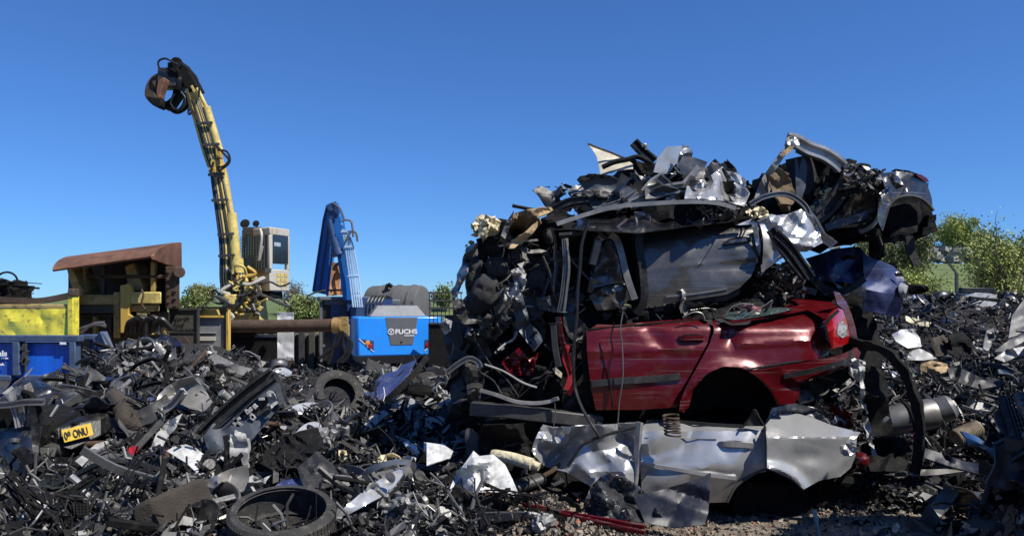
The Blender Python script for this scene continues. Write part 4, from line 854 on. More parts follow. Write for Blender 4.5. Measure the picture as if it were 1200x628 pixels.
fd = panel('front_door', [(688, 342), (693, 318), (700, 296), (712, 281), (724, 285), (731, 310), (739, 345), (715, 342), (700, 346)], 5.84, 'smoke_paint', gc, cr=(16, .08, 24), res=2.8, seed=44)
panel('door_skin', [(693, 338), (700, 300), (712, 284), (724, 300), (729, 331), (710, 334)], 5.74, 'smoke_paint', fd, cr=(14, .07, 18), res=2.6, seed=46)
panel('lower_skin', [(690, 347), (708, 336), (732, 332), (741, 349), (722, 362), (700, 364)], 5.80, 'graphite_paint', gc, cr=(12, .06, 18), res=4, seed=47)
ribpx('door_frame', [(742, 350), (733, 322), (727, 300), (724, 282), (714, 276), (704, 279), (698, 288), (695, 310)], 5.72, CH(.026, .02), 'bare_steel', gc)
ribpx('centre_pillar', [(748, 262), (747, 290), (752, 320), (752, 352), (744, 368)], 5.80, CH(.034, .03), 'black_plastic', gc)
panel('pillar_trim', [(743, 249), (752, 248), (762, 253), (761, 268), (752, 272), (746, 262)], 5.78, 'beige_paint', gc, cr=(8, .05, 10), res=3, seed=48)
for dx in (0, 4.5):
    ribpx('bent_channel', [(660+dx, 279), (661+dx, 310), (659+dx, 345), (655+dx, 364)], 5.62, CH(.012, .012), 'bare_steel', gc)
tubepx('bent_channel', [(655, 276), (675, 274), (690, 268), (700, 270), (712, 279)], 5.65, .022, 'black_plastic', gc)
tubepx('bent_channel', [(714, 276), (724, 266), (735, 257)], 5.66, .010, 'bare_steel', gc)
roof = panel('roof', [(640, 268), (690, 254), (720, 246), (800, 236), (862, 244), (880, 250), (884, 256), (800, 266), (748, 273), (700, 270)], 6.0, 'black_paint', gc, cr=(26, .09, 26), res=5, seed=49, slope=(0, .03))
ribpx('roof_edge', [(652, 262), (690, 250), (724, 243), (760, 239), (800, 236.5), (836, 238), (862, 244)], 5.74, FL(.016, .009), 'beige_paint', gc)
ribpx('roof_rail', [(752, 272), (800, 266), (850, 258), (880, 254)], 5.82, FL(.010, .012), 'dull_black', gc)
lump('roof_pack', 752, 243, 886, 262, 5.9, 6.6, 'dull_black', gc, .05, 9, n=8)
panel('lower_wreck', [(640, 352), (690, 358), (748, 364), (800, 358), (860, 350), (900, 350), (890, 370), (820, 374), (740, 380), (660, 384)], 5.86, 'dull_black', gc, cr=(40, .12, 20), res=5, seed=52)

# --- charcoal car front end packed into the left side of the stack (seats showing)
fc = thing('crushed_car', 'burst black car end on the left of the stack with seats hanging out', 'car', P(600, 480, 6.6), 'crushed cars in the stack')
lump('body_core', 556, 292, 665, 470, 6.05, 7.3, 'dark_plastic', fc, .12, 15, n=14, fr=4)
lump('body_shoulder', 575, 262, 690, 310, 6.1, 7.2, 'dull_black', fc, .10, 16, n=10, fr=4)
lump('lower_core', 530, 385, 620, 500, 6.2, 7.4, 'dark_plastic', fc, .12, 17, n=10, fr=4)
def cushion(name, c, a, b, th, m, parent, Y, seed=0, seam=True, label=None):
    """padded oval cushion: c centre px, a/b half axes px"""
    bm = bmesh.new(); bmesh.ops.create_uvsphere(bm, u_segments=28, v_segments=16, radius=1)
    cen = P(*c, Y); A = P(c[0]+a[0], c[1]+a[1], Y)-cen; B = P(c[0]+b[0], c[1]+b[1], Y)-cen; N = A.cross(B).normalized()
    vs = []
    for v in bm.verts:
        x, y, z = v.co; sx = math.copysign(abs(x)**.75, x); sy = math.copysign(abs(y)**.75, y)
        g_ = -.18*max(0, 1-abs(abs(x)-.5)/.07) if seam else 0
        g_ -= .16*max(0, math.cos(x*8+.6))**5
        vs.append(cen+A*sx+B*sy+N*(z*th*(1+g_)+.005*noise.noise(Vector((x*3+seed, y*3, z*3)))))
    fs = [tuple(v.index for v in f.verts) for f in bm.faces]; bm.free()
    return newobj(name, [tuple(p) for p in vs], fs, m, parent, sharp=170)
for i, (c, a, b) in enumerate((((567, 342), (-9, 20), (14, 6)), ((566, 352), (22, -10), (7, 13)), ((583, 314), (14, -4), (5, 13)), ((556, 322), (-5, 22), (9, 3)), ((604, 300), (8, -2), (1, 18)), ((585, 330), (-4, 14), (9, 3)), ((641, 274), (4, 14), (5, -2)))):
    cushion('seat_cushion', c, a, b, .13, 'seat_fabric', fc, 5.9+.03*i, i)
panel('scuttle_edge', [(530, 352), (541, 350), (548, 365), (562, 372), (580, 368), (590, 366), (600, 372), (590, 378), (566, 378), (545, 380), (532, 374)], 5.82, 'dull_steel', fc, cr=(20, .09, 10), res=3.4, seed=55)
panel('foil_sheet', [(548, 290), (560, 284), (556, 300), (545, 325), (538, 345), (531, 358), (529, 345), (536, 322)], 5.95, 'bright_steel', fc, cr=(30, .09, 9), res=3, seed=57, jg=(1.5, 6))
panel('torn_insulation', [(598, 320), (612, 312), (617, 326), (612, 345), (598, 352), (592, 340), (604, 334)], 5.72, 'pale_plastic', fc, cr=(30, .08, 8), res=2.6, seed=58, jg=(2.5, 5))
panel('torn_insulation', [(590, 340), (597, 336), (600, 356), (592, 362)], 5.74, 'pale_plastic', fc, cr=(20, .07, 7), res=2.6, seed=59, jg=(2, 4))
panel('torn_insulation', [(560, 378), (572, 370), (590, 373), (597, 382), (580, 396), (566, 398)], 5.78, 'dull_steel', fc, cr=(30, .10, 7), res=2.6, seed=60, jg=(3, 5))
panel('inner_wing', [(600, 350), (612, 345), (622, 380), (640, 395), (626, 412), (606, 385)], 5.8, 'slate_plastic', fc, cr=(16, .10, 14), res=4, seed=62)
panel('inner_wing', [(628, 350), (650, 345), (676, 352), (672, 366), (648, 366), (632, 362)], 5.76, 'slate_plastic', fc, cr=(12, .06, 14), res=4, seed=63)
panel('bulkhead', [(558, 280), (575, 276), (598, 286), (598, 305), (580, 312), (562, 305)], 5.92, 'dull_black', fc, cr=(12, .07, 14), res=4, seed=64)
panel('silver_edge', [(520, 372), (530, 376), (528, 388), (521, 392), (515, 382)], 5.9, 'bright_steel', fc, cr=(12, .06, 6), res=2.6, seed=65)
panel('parcel_shelf', [(582, 288), (590, 270), (603, 250), (616, 246), (630, 250), (634, 262), (622, 278), (596, 292), (586, 282)], 5.85, 'dark_board', fc, cr=(20, .12, 16), res=3.2, seed=66)
panel('parcel_shelf', [(596, 291), (600, 282), (616, 272), (631, 258), (630, 266), (618, 280), (602, 291)], 5.74, 'tan_board', fc, cr=(6, .04, 10), res=3, seed=67, jg=(.8, 5))
panel('parcel_shelf', [(618, 246), (645, 242), (648, 246), (634, 254), (622, 258)], 5.82, 'tan_board', fc, cr=(6, .04, 10), res=3, seed=68, jg=(.8, 5))
panel('grey_liner', [(587, 276), (592, 262), (602, 247), (599, 258), (595, 272), (592, 280)], 5.7, 'grey_plastic', fc, cr=(6, .04, 10), res=3, seed=70)
panel('black_liner', [(634, 256), (660, 245), (679, 262), (668, 267), (648, 268), (632, 270)], 5.8, 'dull_black', fc, cr=(8, .05, 14), res=4, seed=71)
for u0, s_ in ((566, 1), (572, 2)):
    panel('foam_padding', [(554, 262), (560, 256), (572, 257), (582, 254), (581, 266), (577, 276), (566, 280), (556, 273)], 5.8+.02*s_, 'cream_foam', fc, cr=(26, .10, 8), res=2.6, seed=72+s_, jg=(1.8, 5), thick=.05)

# --- tangled wreck on the very top
tw = thing('crushed_car', 'flattened tangle of grey sheet metal crowning the stack', 'car', P(770, 262, 6.6), 'crushed cars in the stack')
lump('body_core', 690, 212, 880, 268, 6.15, 7.4, 'dull_black', tw, .09, 8, n=12)
lump('body_ridge', 735, 192, 850, 222, 6.35, 7.2, 'dull_black', tw, .08, 9, n=10)
panel('bonnet', [(676, 211), (680, 207), (698, 204), (715, 206), (724, 210), (745, 224), (741, 234), (738, 240), (724, 246), (696, 246), (689, 233), (684, 221)], 6.02, 'slate_plastic', tw, cr=(7, .06, 30), res=3.6, seed=81, bow=-.12, slope=(0, .004))
panel('bonnet_edge', [(676, 210), (686, 205), (699, 203), (718, 207), (712, 210), (698, 208), (684, 213)], 5.97, 'dull_black', tw, cr=(6, .03, 8), res=3, seed=82, jg=(1, 4))
panel('torn_white_sheet', [(690, 170), (700, 173), (714, 178), (733, 187), (742, 192), (742, 198), (722, 200), (704, 206), (702, 196), (699, 184)], 6.3, 'cream_sheet', tw, cr=(5, .02, 18), res=3, seed=83, jg=(.7, 5), slope=(-.004, .012))
ribpx('sheet_edge', [(689, 170), (702, 173), (718, 180), (734, 187)], 6.28, FL(.006, .012), 'brown_plate', tw)
ribpx('damper', [(744, 166), (754, 178), (767, 191)], 6.2, CH(.035, .03), 'black_plastic', tw, k=3)
tubepx('damper_rod', [(752, 172), (756, 170), (757, 176)], 6.18, .015, 'bare_steel', tw)
tubepx('bent_channel', [(706, 196), (720, 190), (735, 187), (748, 184), (760, 190)], 6.1, .022, 'dull_black', tw)
panel('door_sheet', [(766, 202), (770, 186), (781, 172), (797, 171), (802, 172), (795, 188), (783, 204)], 6.2, 'silver_paint', tw, cr=(5, .03, 22), res=3.6, seed=84, slope=(.006, 0))
panel('door_sheet', [(795, 186), (801, 170), (806, 171), (812, 178), (810, 190), (800, 198), (793, 196)], 6.16, 'silver_paint', tw, cr=(10, .06, 12), res=3, seed=85)
panel('door_sheet', [(795, 193), (800, 183), (815, 185), (829, 190), (824, 200), (812, 207), (798, 204)], 6.08, 'smoke_paint', tw, cr=(5, .04, 20), res=3.6, seed=86)
ribpx('light_strip', [(780, 236), (794, 222), (808, 206), (819, 195)], 6.02, FL(.022, .01), 'bright_steel', tw)
ribpx('light_strip', [(788, 234), (800, 222), (811, 208)], 6.0, FL(.012, .01), 'grey_plastic', tw)
panel('crumpled_roof', [(802, 233), (805, 218), (820, 202), (838, 187), (850, 198), (866, 212), (878, 226), (872, 242), (850, 236), (825, 233)], 6.0, 'silver_paint', tw, cr=(34, .10, 22), res=3.2, seed=87, slope=(0, .008))
panel('rust_sheet', [(804, 214), (838, 187), (846, 195), (824, 209), (806, 224)], 5.96, 'dull_steel', tw, cr=(18, .05, 12), res=3, seed=88, jg=(1, 5))
panel('white_fold', [(850, 200), (862, 202), (874, 210), (872, 220), (864, 216)], 5.98, 'silver_paint', tw, cr=(8, .05, 10), res=3, seed=89)
panel('mesh_part', [(849, 190), (853, 187), (864, 199), (862, 204), (854, 199)], 6.1, 'dull_black', tw, res=3, cr=(8, .04, 6), seed=90, jg=(1.2, 3))
panel('olive_trim', [(752, 222), (763, 210), (775, 202), (780, 203), (768, 216), (756, 228)], 6.05, 'beige_paint', tw, cr=(4, .03, 14), res=3, seed=91)
ribpx('sheet_edge', [(752, 223), (764, 211), (781, 201)], 6.02, FL(.008, .01), 'bright_steel', tw)
for a, w_, m in (([(738, 240), (758, 232), (780, 222), (800, 218)], .045, 'beige_paint'), ([(700, 245), (730, 236), (748, 226)], .02, 'bare_steel'), ([(772, 208), (782, 216), (786, 226)], .035, 'grey_plastic'), ([(690, 246), (672, 238), (656, 246), (645, 252)], .025, 'dull_black'), ([(640, 250), (665, 235), (688, 232)], .03, 'black_plastic'), ([(650, 250), (668, 258), (692, 266)], .018, 'bare_steel')):
    ribpx('bent_channel', a, 6.0, CH(w_, .02), m, tw)
panel('flap', [(634, 223), (650, 224), (664, 226), (660, 229), (640, 229)], 6.3, 'dull_black', tw, res=3, cr=(6, .04, 8), seed=92)
panel('fluff', [(676, 228), (686, 224), (688, 232), (680, 238), (673, 234)], 6.05, 'pale_plastic', tw, res=2.4, cr=(20, .06, 6), seed=93, jg=(1.5, 4))
panel('ripped_foam', [(874, 246), (884, 240), (900, 247), (903, 252), (888, 256), (876, 253)], 5.9, 'cream_foam', tw, res=2.6, cr=(24, .07, 6), seed=94, jg=(1.5, 4))

# --- smoke grey car hanging over at the upper right
hc = thing('crushed_car', 'smoke grey car overhanging the upper right end of the stack with an empty wheel arch', 'car', P(985, 280, 6.9), 'crushed cars in the stack')
YH = 6.2
lump('body_core', 905, 216, 1042, 272, YH+.35, YH+1.5, 'dull_black', hc, .07, 21, n=12)
lump('rear_core', 1036, 214, 1090, 262, YH+.45, YH+1.5, 'dull_black', hc, .03, 22, n=8)
lump('arch_void', 1044, 240, 1092, 274, YH+.2, YH+1.3, 'dull_black', hc, .05, 23, n=8)
panel('rear_wing', [(1028, 208), (1034, 203), (1050, 201), (1062, 202), (1075, 205), (1086, 214), (1092, 232), (1093, 244), (1088, 240), (1078, 233), (1064, 230), (1050, 233), (1041, 242), (1036, 258), (1033, 268), (1028, 258), (1030, 235), (1026, 220)], YH, 'charcoal_paint', hc, cr=(20, .06, 18), res=2.8, seed=101, slope=(.004, .002))
tubepx('arch_lip', [(1033, 270), (1037, 256), (1042, 241), (1051, 232.5), (1065, 229.5), (1079, 232.5), (1088, 239.5), (1094, 247)], YH-.02, .013, 'dull_steel', hc)
panel('boot_edge', [(1044, 201), (1050, 198), (1065, 200), (1082, 206), (1074, 206), (1060, 203)], YH+.2, 'black_paint', hc, res=3, cr=(6, .04, 8), seed=102)
panel('tail_light', [(1073, 204), (1079, 204.5), (1086, 208.5), (1089, 213), (1084, 212.5), (1077, 208)], YH+.0, 'red_paint', hc, res=3, thick=.02, extra=lambda u, v: .006*(u-1070))
dp = panel('rear_door', [(966, 270), (976, 258), (990, 240), (1000, 229), (1022, 226), (1027, 232), (1026, 248), (1018, 260), (1000, 263), (975, 269)], YH+.02, 'smoke_paint', hc, cr=(24, .08, 24), res=3.4, seed=103)
ribpx('sill_tube', [(966, 268), (984, 262), (1002, 257), (1016, 251)], YH-.05, FL(.03, .025), 'smoke_paint', hc)
panel('window_panel', [(946, 250), (954, 234), (966, 218), (976, 208), (986, 214), (980, 230), (970, 246), (956, 258)], YH+.1, 'glass_green', hc, cr=(12, .05, 16), res=3.4, seed=104)
panel('dark_trim', [(966, 205), (976, 206), (984, 212), (978, 222), (970, 226), (960, 226)], YH+.12, 'dull_black', hc, res=3.4, cr=(8, .05, 12), seed=105)
ribpx('door_pillar', [(954, 258), (966, 248), (978, 235), (990, 218), (998, 210)], YH-.04, CH(.06, .03), 'dark_plastic', hc)
ribpx('door_pillar', [(990, 220), (1006, 214), (1020, 210), (1032, 206)], YH-.06, CH(.05, .03), 'bright_steel', hc)
ribpx('roof_bar', [(922, 163), (934, 166), (948, 173), (964, 180), (980, 190), (988, 196)], YH, CH(.055, .03), 'bright_steel', hc)
ribpx('roof_bar', [(936, 172), (955, 181), (976, 192)], YH+.12, CH(.04, .03), 'dull_steel', hc)
panel('bracket', [(921, 162), (928, 160), (936, 162), (937, 170), (930, 172), (923, 170)], YH-.06, 'bright_steel', hc, res=2.6, cr=(8, .03, 6), seed=106)
panel('boot_liner', [(884, 232), (890, 215), (901, 197), (915, 178), (926, 166), (932, 168), (922, 180), (908, 200), (903, 222), (900, 232)], YH-.05, 'beige_paint', hc, res=3, cr=(8, .05, 14), seed=107)
panel('boot_liner', [(899, 208), (905, 205), (910, 197), (915, 199), (920, 201), (924, 203), (926, 212), (932, 226), (931, 234), (926, 247), (915, 248), (911, 238), (905, 226)], YH-.08, 'dark_board', hc, res=3, cr=(8, .05, 14), seed=108, jg=(1.2, 5))
panel('boot_liner', [(914, 182), (925, 172), (932, 170), (927, 178), (917, 184)], YH-.09, 'tan_board', hc, res=3, seed=109, cr=(3, .02, 8))
ribpx('seat_back', [(938, 184), (940, 205), (937, 228)], YH+.15, [(-.07, -.10), (.07, -.10), (.09, 0), (.07, .10), (-.07, .10)], 'seat_fabric', hc)
panel('seat_shell', [(932, 186), (942, 182), (946, 195), (944, 220), (938, 238), (933, 232)], YH+.05, 'slate_plastic', hc, res=3, cr=(4, .03, 12), seed=110)
panel('seat_shell', [(948, 192), (958, 189), (970, 191), (962, 210), (950, 236), (945, 232)], YH+.1, 'dull_black', hc, res=3, cr=(4, .03, 12), seed=111)
ribpx('bent_channel', [(878, 240), (895, 232), (915, 226), (930, 228), (942, 240), (948, 255)], YH-.25, CH(.02, .02), 'bare_steel', hc)
ribpx('bent_channel', [(947, 250), (953, 262), (962, 276), (974, 284), (978, 287)], YH-.3, CH(.035, .02), 'bright_steel', hc)
cushion('packed_roll', (1008, 199), (9, 1), (-1, 7), .12, 'dull_black', hc, YH+.2, 5, False)
panel('roof_scrap', [(984, 197), (996, 192), (1010, 193), (1022, 200), (1032, 204), (1020, 208), (1002, 206), (990, 208)], YH+.1, 'dull_steel', hc, res=3, cr=(18, .07, 9), seed=112)
panel('bright_scrap', [(1010, 194), (1018, 196), (1026, 203), (1019, 203)], YH, 'bright_steel', hc, res=2.6, cr=(6, .03, 6), seed=113)
panel('wing_fold', [(1040, 203), (1052, 206), (1060, 218), (1050, 222), (1044, 214)], YH-.03, 'charcoal_paint', hc, res=2.8, cr=(10, .05, 9), seed=114)
ribpx('door_rubber', [(1024, 228), (1027, 242), (1022, 258), (1008, 268)], YH-.04, FL(.014, .012), 'dull_black', hc)
ribpx('inner_arch', [(1030, 222), (1034, 236), (1028, 256), (1018, 266), (1006, 270)], YH-.02, FL(.02, .02), 'bare_steel', hc)
panel('floor_plate', [(955, 272), (1000, 266), (1030, 268), (1034, 276), (1000, 278), (962, 282)], YH+.05, 'dull_black', hc, res=4, cr=(12, .06, 12), seed=115)
ribpx('hanging_strip', [(1060, 272), (1064, 280), (1066, 292), (1071, 302), (1076, 311)], YH+.2, FL(.035, .012), 'rubber', hc)
ribpx('hanging_strip', [(1051, 272), (1050, 280), (1047, 285)], YH+.2, FL(.02, .01), 'rubber', hc)
ribpx('hanging_strip', [(1029, 268), (1030, 278), (1032, 288)], YH+.1, FL(.02, .01), 'rubber', hc)
for k, (u, v) in enumerate(((1090, 262), (1086, 272), (1093, 255))):
    lump('tread_block', u-4, v-4, u+4, v+4, YH+.12, YH+.4, 'dull_black', hc, .02, 30+k, n=3)

# --- navy car behind, showing its side at the right
nc = thing('crushed_car', 'navy blue crushed car behind the stack with scraped lower side', 'car', P(1000, 380, 8.0), 'crushed cars in the stack')
lump('body_core', 900, 312, 1052, 366, 7.6, 8.9, 'dull_black', nc, .07, 41, n=12)
lump('body_support', 930, 360, 1030, 440, 7.5, 8.8, 'dull_black', nc, .12, 42, n=10)
panel('rear_door', [(944, 303), (960, 298), (977, 292), (1000, 289), (1009, 290), (1013, 302), (1014, 320), (1012, 334), (985, 330), (965, 330), (955, 318)], 7.3, 'navy_paint', nc, cr=(16, .07, 26), res=3.4, seed=121, slope=(0, .004))
panel('rear_wing', [(1011, 293), (1016, 300), (1032, 305), (1047, 312), (1057, 322), (1063, 336), (1060, 342), (1040, 344), (1015, 340), (1012, 320)], 7.28, 'navy_paint', nc, cr=(8, .05, 30), res=3.4, seed=122, slope=(.004, .002))
panel('lower_wing', [(1014, 339), (1040, 344), (1061, 342), (1057, 356), (1053, 373), (1040, 369), (1020, 365), (1011, 364)], 7.24, 'navy_paint', nc, cr=(8, .05, 26), res=3.4, seed=123, slope=(.003, -.004))
mb = MB(); mb.ribbon(spline([P(987, 304, 7.2), P(994, 301, 7.17), P(1003, 302, 7.2)]), FL(.018, .012)); mb.build('handle', 'dull_black', nc)
panel('lamp_socket', [(1048, 320), (1057, 319), (1059, 324), (1050, 324)], 7.25, 'dull_black', nc, res=3)
mb = MB(); mb.lathe([(0, .02), (.05, .015), (.08, -.02)], 14, Matrix.Translation(P(1061, 340, 7.25)) @ Euler((R(80), 0, R(30))).to_matrix().to_4x4()); mb.build('fog_lamp', 'lamp_clear', nc)
panel('torn_corner', [(1013, 325), (1015, 340), (1014, 350), (1000, 344), (990, 346), (1004, 337)], 7.0, 'silver_paint', nc, cr=(8, .05, 10), res=3, seed=124)
panel('wreck_skin', [(944, 310), (960, 318), (975, 330), (990, 338), (985, 350), (965, 345), (950, 330)], 7.2, 'smoke_paint', nc, cr=(24, .10, 12), res=3, seed=125)
for a, m in (([(915, 312), (925, 325), (934, 330)], 'bare_steel'), ([(908, 318), (915, 330), (924, 336)], 'bare_steel'), ([(925, 332), (940, 331)], 'lamp_red'), ([(932, 345), (945, 341), (956, 343)], 'dull_steel'), ([(964, 335), (980, 342), (1000, 336), (1013, 327)], 'black_plastic')):
    ribpx('bent_channel', a, 6.9, FL(.03, .01), m, nc)
cushion('rolled_mat', (1067, 339), (6, 0), (0, 6), .3, 'dull_black', nc, 7.3, 3, False)
panel('dark_tank', [(1018, 280), (1028, 276), (1036, 280), (1037, 300), (1030, 306), (1018, 300)], 7.1, 'dull_black', nc, res=4, cr=(6, .06, 12), seed=126)

# ---- cables and small things hanging on the stack
tubepx('cable', [(690, 258), (682, 285), (680, 310), (677, 340), (676, 370), (673, 400), (672, 430), (674, 455), (682, 478, -.1), (694, 498, -.2), (703, 512, -.22)], 5.50, .013, 'hose_black', label='thick black cable hanging down the whole stack past the red door edge', cat='cable')
tubepx('cable', [(730, 366), (727, 385), (729, 405), (730, 440), (726, 470), (724, 496)], 5.52, .005, 'bare_steel', label='thin pale wire hanging in front of the red door', cat='wire')
tubepx('cable', [(720, 378), (716, 395), (718, 412), (714, 432), (716, 455), (718, 478)], 5.56, .006, 'hose_black', label='thin black wire curling down the left half of the red door', cat='wire')
tubepx('cable', [(665, 546), (672, 536), (680, 524), (690, 517), (715, 508), (745, 500)], 5.30, .012, 'hose_black', label='black hose lying across the crumpled silver front door', cat='hose')
tubepx('cable', [(650, 472), (651, 485), (649, 498), (648, 508)], 5.56, .004, 'bare_steel', label='short wire with a knot hanging below the brown sill', cat='wire')
tubepx('cable', [(636, 300), (644, 320), (650, 345), (660, 360)], 5.66, .012, 'hose_black', label='black hose beside the two bright bent channels', cat='hose')
mb = MB(); pts = []
for i in range(90):
    A = i/90*2*math.pi*6.0; c = P(786+i*.028, 486+i*.27, 5.34); pts.append(c+Vector((math.cos(A)*.055, math.sin(A)*.055, 0)))
mb.tube(pts, .008, 6); tag(mb.build('coil_spring', 'rusty_steel'), 'rusty coil spring hanging over the silver rear door', 'spring')

# ---- things leaning at the stack's right end
lump('cabin_mass', 918, 192, 1000, 232, YH+.3, YH+1.3, 'dull_black', hc, .06, 24, n=10)
lump('under_mass', 900, 262, 1005, 286, 7.0, 7.8, 'dull_black', nc, .07, 43, n=10)
tubes = spline([P(992, 398, 5.9), P(1012, 402, 5.75), P(1032, 411, 5.6), P(1052, 428, 5.5), P(1068, 455, 5.45), P(1076, 485, 5.42), P(1077, 515, 5.42), P(1071, 552, 5.42)])
mb = MB(); mb.ribbon(tubes, [(-.016, -.036), (.016, -.032), (.02, .0), (.016, .032), (-.016, .036), (-.006, 0)]); mb.v = [tuple(Vector(v)+noise.noise_vector(Vector(v)*5)*.03+noise.noise_vector(Vector(v)*17)*.012) for v in mb.v]; tag(mb.build('bumper_cover', 'dull_black', sharp=25), 'long black bumper strip curving down from the red car tail to the ground', 'bumper')
tag(panel('mounting_bracket', [(1012, 432), (1020, 428), (1033, 432), (1040, 450), (1042, 480), (1047, 505), (1038, 510), (1016, 512), (1010, 490), (1014, 460)], 5.62, 'dull_black', cr=(10, .05, 16), res=4, seed=131, thick=.02), 'upright black plate with bolt holes right of the red bumper', 'bracket')
panel_o = panel('plastic_trim', [(1007, 425), (1013, 430), (1012, 450), (1016, 480), (1022, 512), (1028, 535), (1022, 530), (1013, 500), (1008, 470)], 5.58, 'pale_plastic', cr=(24, .07, 9), res=3, seed=132, jg=(1.2, 5)); tag(panel_o, 'thin torn pale trim strip hanging between the red bumper and the black plate', 'trim')
tag(panel('lamp_cluster', [(975, 478), (984, 474), (996, 484), (1000, 500), (992, 505), (980, 492)], 5.75, 'red_paint', res=3, thick=.03, cr=(6, .04, 8), seed=133), 'loose dark red trim wedged between the red bumper and silver wing', 'lamp')
tag(panel('foam_chunk', [(996, 425), (1004, 421), (1011, 424), (1013, 440), (1005, 448), (998, 440)], 5.72, 'pale_plastic', res=2.6, thick=.02, cr=(12, .06, 7), seed=134), 'lump of cream foam poking out under the red bumper corner', 'foam')
mb = MB(); mb.lathe([(0, -.24), (.10, -.235), (.145, -.19), (.155, -.1), (.155, .1), (.145, .19), (.10, .235), (0, .24)], 30, Matrix.Translation(P(1094, 484, 5.9)) @ Matrix.Scale(.68, 4) @ Matrix.Rotation(R(62), 4, 'Y') @ Matrix.Rotation(R(20), 4, 'X'))
mb.lathe([(.158, -.02), (.168, -.015), (.168, .015), (.158, .02)], 30, Matrix.Translation(P(1096, 482, 5.9)) @ Matrix.Scale(.85, 4) @ Matrix.Rotation(R(62), 4, 'Y') @ Matrix.Rotation(R(20), 4, 'X'), 1)
tag(mb.build('silencer_box', ['bare_steel', 'dull_steel']), 'dull rounded silver silencer can right of the black bumper strip', 'exhaust')
mb = MB(); M = Matrix.Translation(P(1062, 490, 5.75)) @ Matrix.Rotation(R(76), 4, 'Y') @ Matrix.Rotation(R(10), 4, 'X'); mb.lathe([(0, -.22), (.10, -.22), (.115, -.18), (.115, .18), (.10, .22), (0, .22)], 26, M); mb.lathe([(.118, .0), (.126, .01), (.126, .03), (.118, .04)], 26, M, 1)
tag(mb.build('silencer_box', ['bare_steel', 'dull_black']), 'banded silver cylinder lying behind the black bumper strip', 'exhaust')
mb = MB(); M = Matrix.Translation(P(1133, 507, 6.0)) @ Matrix.Scale(.72, 4) @ Matrix.Rotation(R(70), 4, 'Y') @ Matrix.Rotation(R(-10), 4, 'X')
for k in range(14): mb.lathe([(.085, -.15+k*.021), (.095, -.145+k*.021), (.095, -.137+k*.021), (.085, -.132+k*.021)], 24, M)
mb.lathe([(0, -.16), (.09, -.155), (.09, .155), (0, .16)], 24, M)
tag(mb.build('air_filter', 'gravel_tan'), 'tan ribbed filter cylinder right of the silver silencer cans', 'filter')
# ------------------------------------------------------------------ depth table of the heaps (where a view line first meets them)
TU = lin(-140, 1340, 75); TV = lin(352, 660, 40); TD = np.zeros((len(TV), len(TU)))
YG = np.concatenate([np.arange(3.2, 8, .09), np.arange(8, 15.5, .18)])
for i, u in enumerate(TU):
    hs = np.array([S((u-UC)/F*y, y) for y in YG])
    for j, v in enumerate(TV):
        ok = np.nonzero(CZ-(v-VH)/F*YG <= hs)[0]
        TD[j, i] = YG[ok[0]] if len(ok) else 0
def Yh(u, v):
    fi = (u-TU[0])/(TU[1]-TU[0]); fj = (v-TV[0])/(TV[1]-TV[0])
    i = int(min(len(TU)-2, max(0, fi))); j = int(min(len(TV)-2, max(0, fj))); a, b = min(1, max(0, fi-i)), min(1, max(0, fj-j))
    q = [TD[j, i], TD[j, i+1], TD[j+1, i], TD[j+1, i+1]]
    if min(q) <= 0: return max(q)
    return (q[0]*(1-a)+q[1]*a)*(1-b)+(q[2]*(1-a)+q[3]*a)*b

# ------------------------------------------------------------------ pieces one can pick out in the left heap
LM = []           # landmarks for the labels of loose scrap: phrase, u, v
def lm(phrase, u, v): LM.append((phrase, u, v))
HB = []
def hbox(poly): us = [p[0] for p in poly]; vs = [p[1] for p in poly]; HB.append((min(us), min(vs), max(us), max(vs)))
_panel = panel
def panel(name, poly, *a, **k):
    hbox(poly); return _panel(name, poly, *a, **k)
def heap_panel(name, poly, m, label, cat, dY=-.1, **k):
    us = [p[0] for p in poly]; vs = [p[1] for p in poly]
    Y = Yh(sum(us)/len(us), min(max(vs), 640))+dY
    return tag(panel(name, poly, Y, m, **k), label, cat), Y
# dark car hulk at the left edge
YL = Yh(20, 560)-.15
hk = thing('crushed_car', 'black crushed car door and pillars at the far left edge of the heap', 'car', P(0, 590, YL+.5))
lump('body_core', -120, 495, 36, 580, YL+.25, YL+1.2, 'dull_black', hk, .06, 61, n=10)
panel('door', [(-120, 506), (0, 502), (34, 499), (37, 512), (38, 540), (30, 560), (8, 578), (-120, 585)], YL, 'black_paint', hk, cr=(10, .05, 30), res=5, seed=141, slope=(0, .001), bow=.04)
mb = MB(); mb.ribbon(spline([P(10, 517, YL-.02), P(16, 515, YL-.05), P(22, 516, YL-.02)]), FL(.015, .012)); mb.build('handle', 'bare_steel', hk)
ribpx('door_pillar', [(27, 462), (26, 480), (28, 500)], YL+.02, CH(.028, .02), 'bare_steel', hk)
ribpx('door_pillar', [(14, 475), (19, 485), (21, 500)], YL-.03, CH(.014, .012), 'bright_steel', hk)
ribpx('roof_rail', [(-100, 476), (0, 474), (30, 472.5), (52, 470)], YL-.05, CH(.024, .02), 'bare_steel', hk)
panel('roof_skin', [(-100, 470), (0, 465), (20, 455), (36, 448), (40, 458), (20, 468), (0, 474), (-100, 480)], YL+.1, 'beige_paint', hk, cr=(14, .06, 16), res=4, seed=142)
panel('rear_quarter', [(36, 500), (32, 478), (26, 460), (34, 462), (44, 478), (48, 500), (45, 530), (38, 560), (26, 572), (34, 540)], YL+.02, 'smoke_paint', hk, cr=(10, .08, 14), res=4, seed=143)
tubepx('arch_lip', [(26, 459), (36, 462), (44, 474), (49, 495)], YL, .02, 'dull_black', hk)
panel('inner_void', [(-100, 480), (20, 478), (34, 490), (34, 505), (-100, 508)], YL+.2, 'dull_black', hk, res=8)
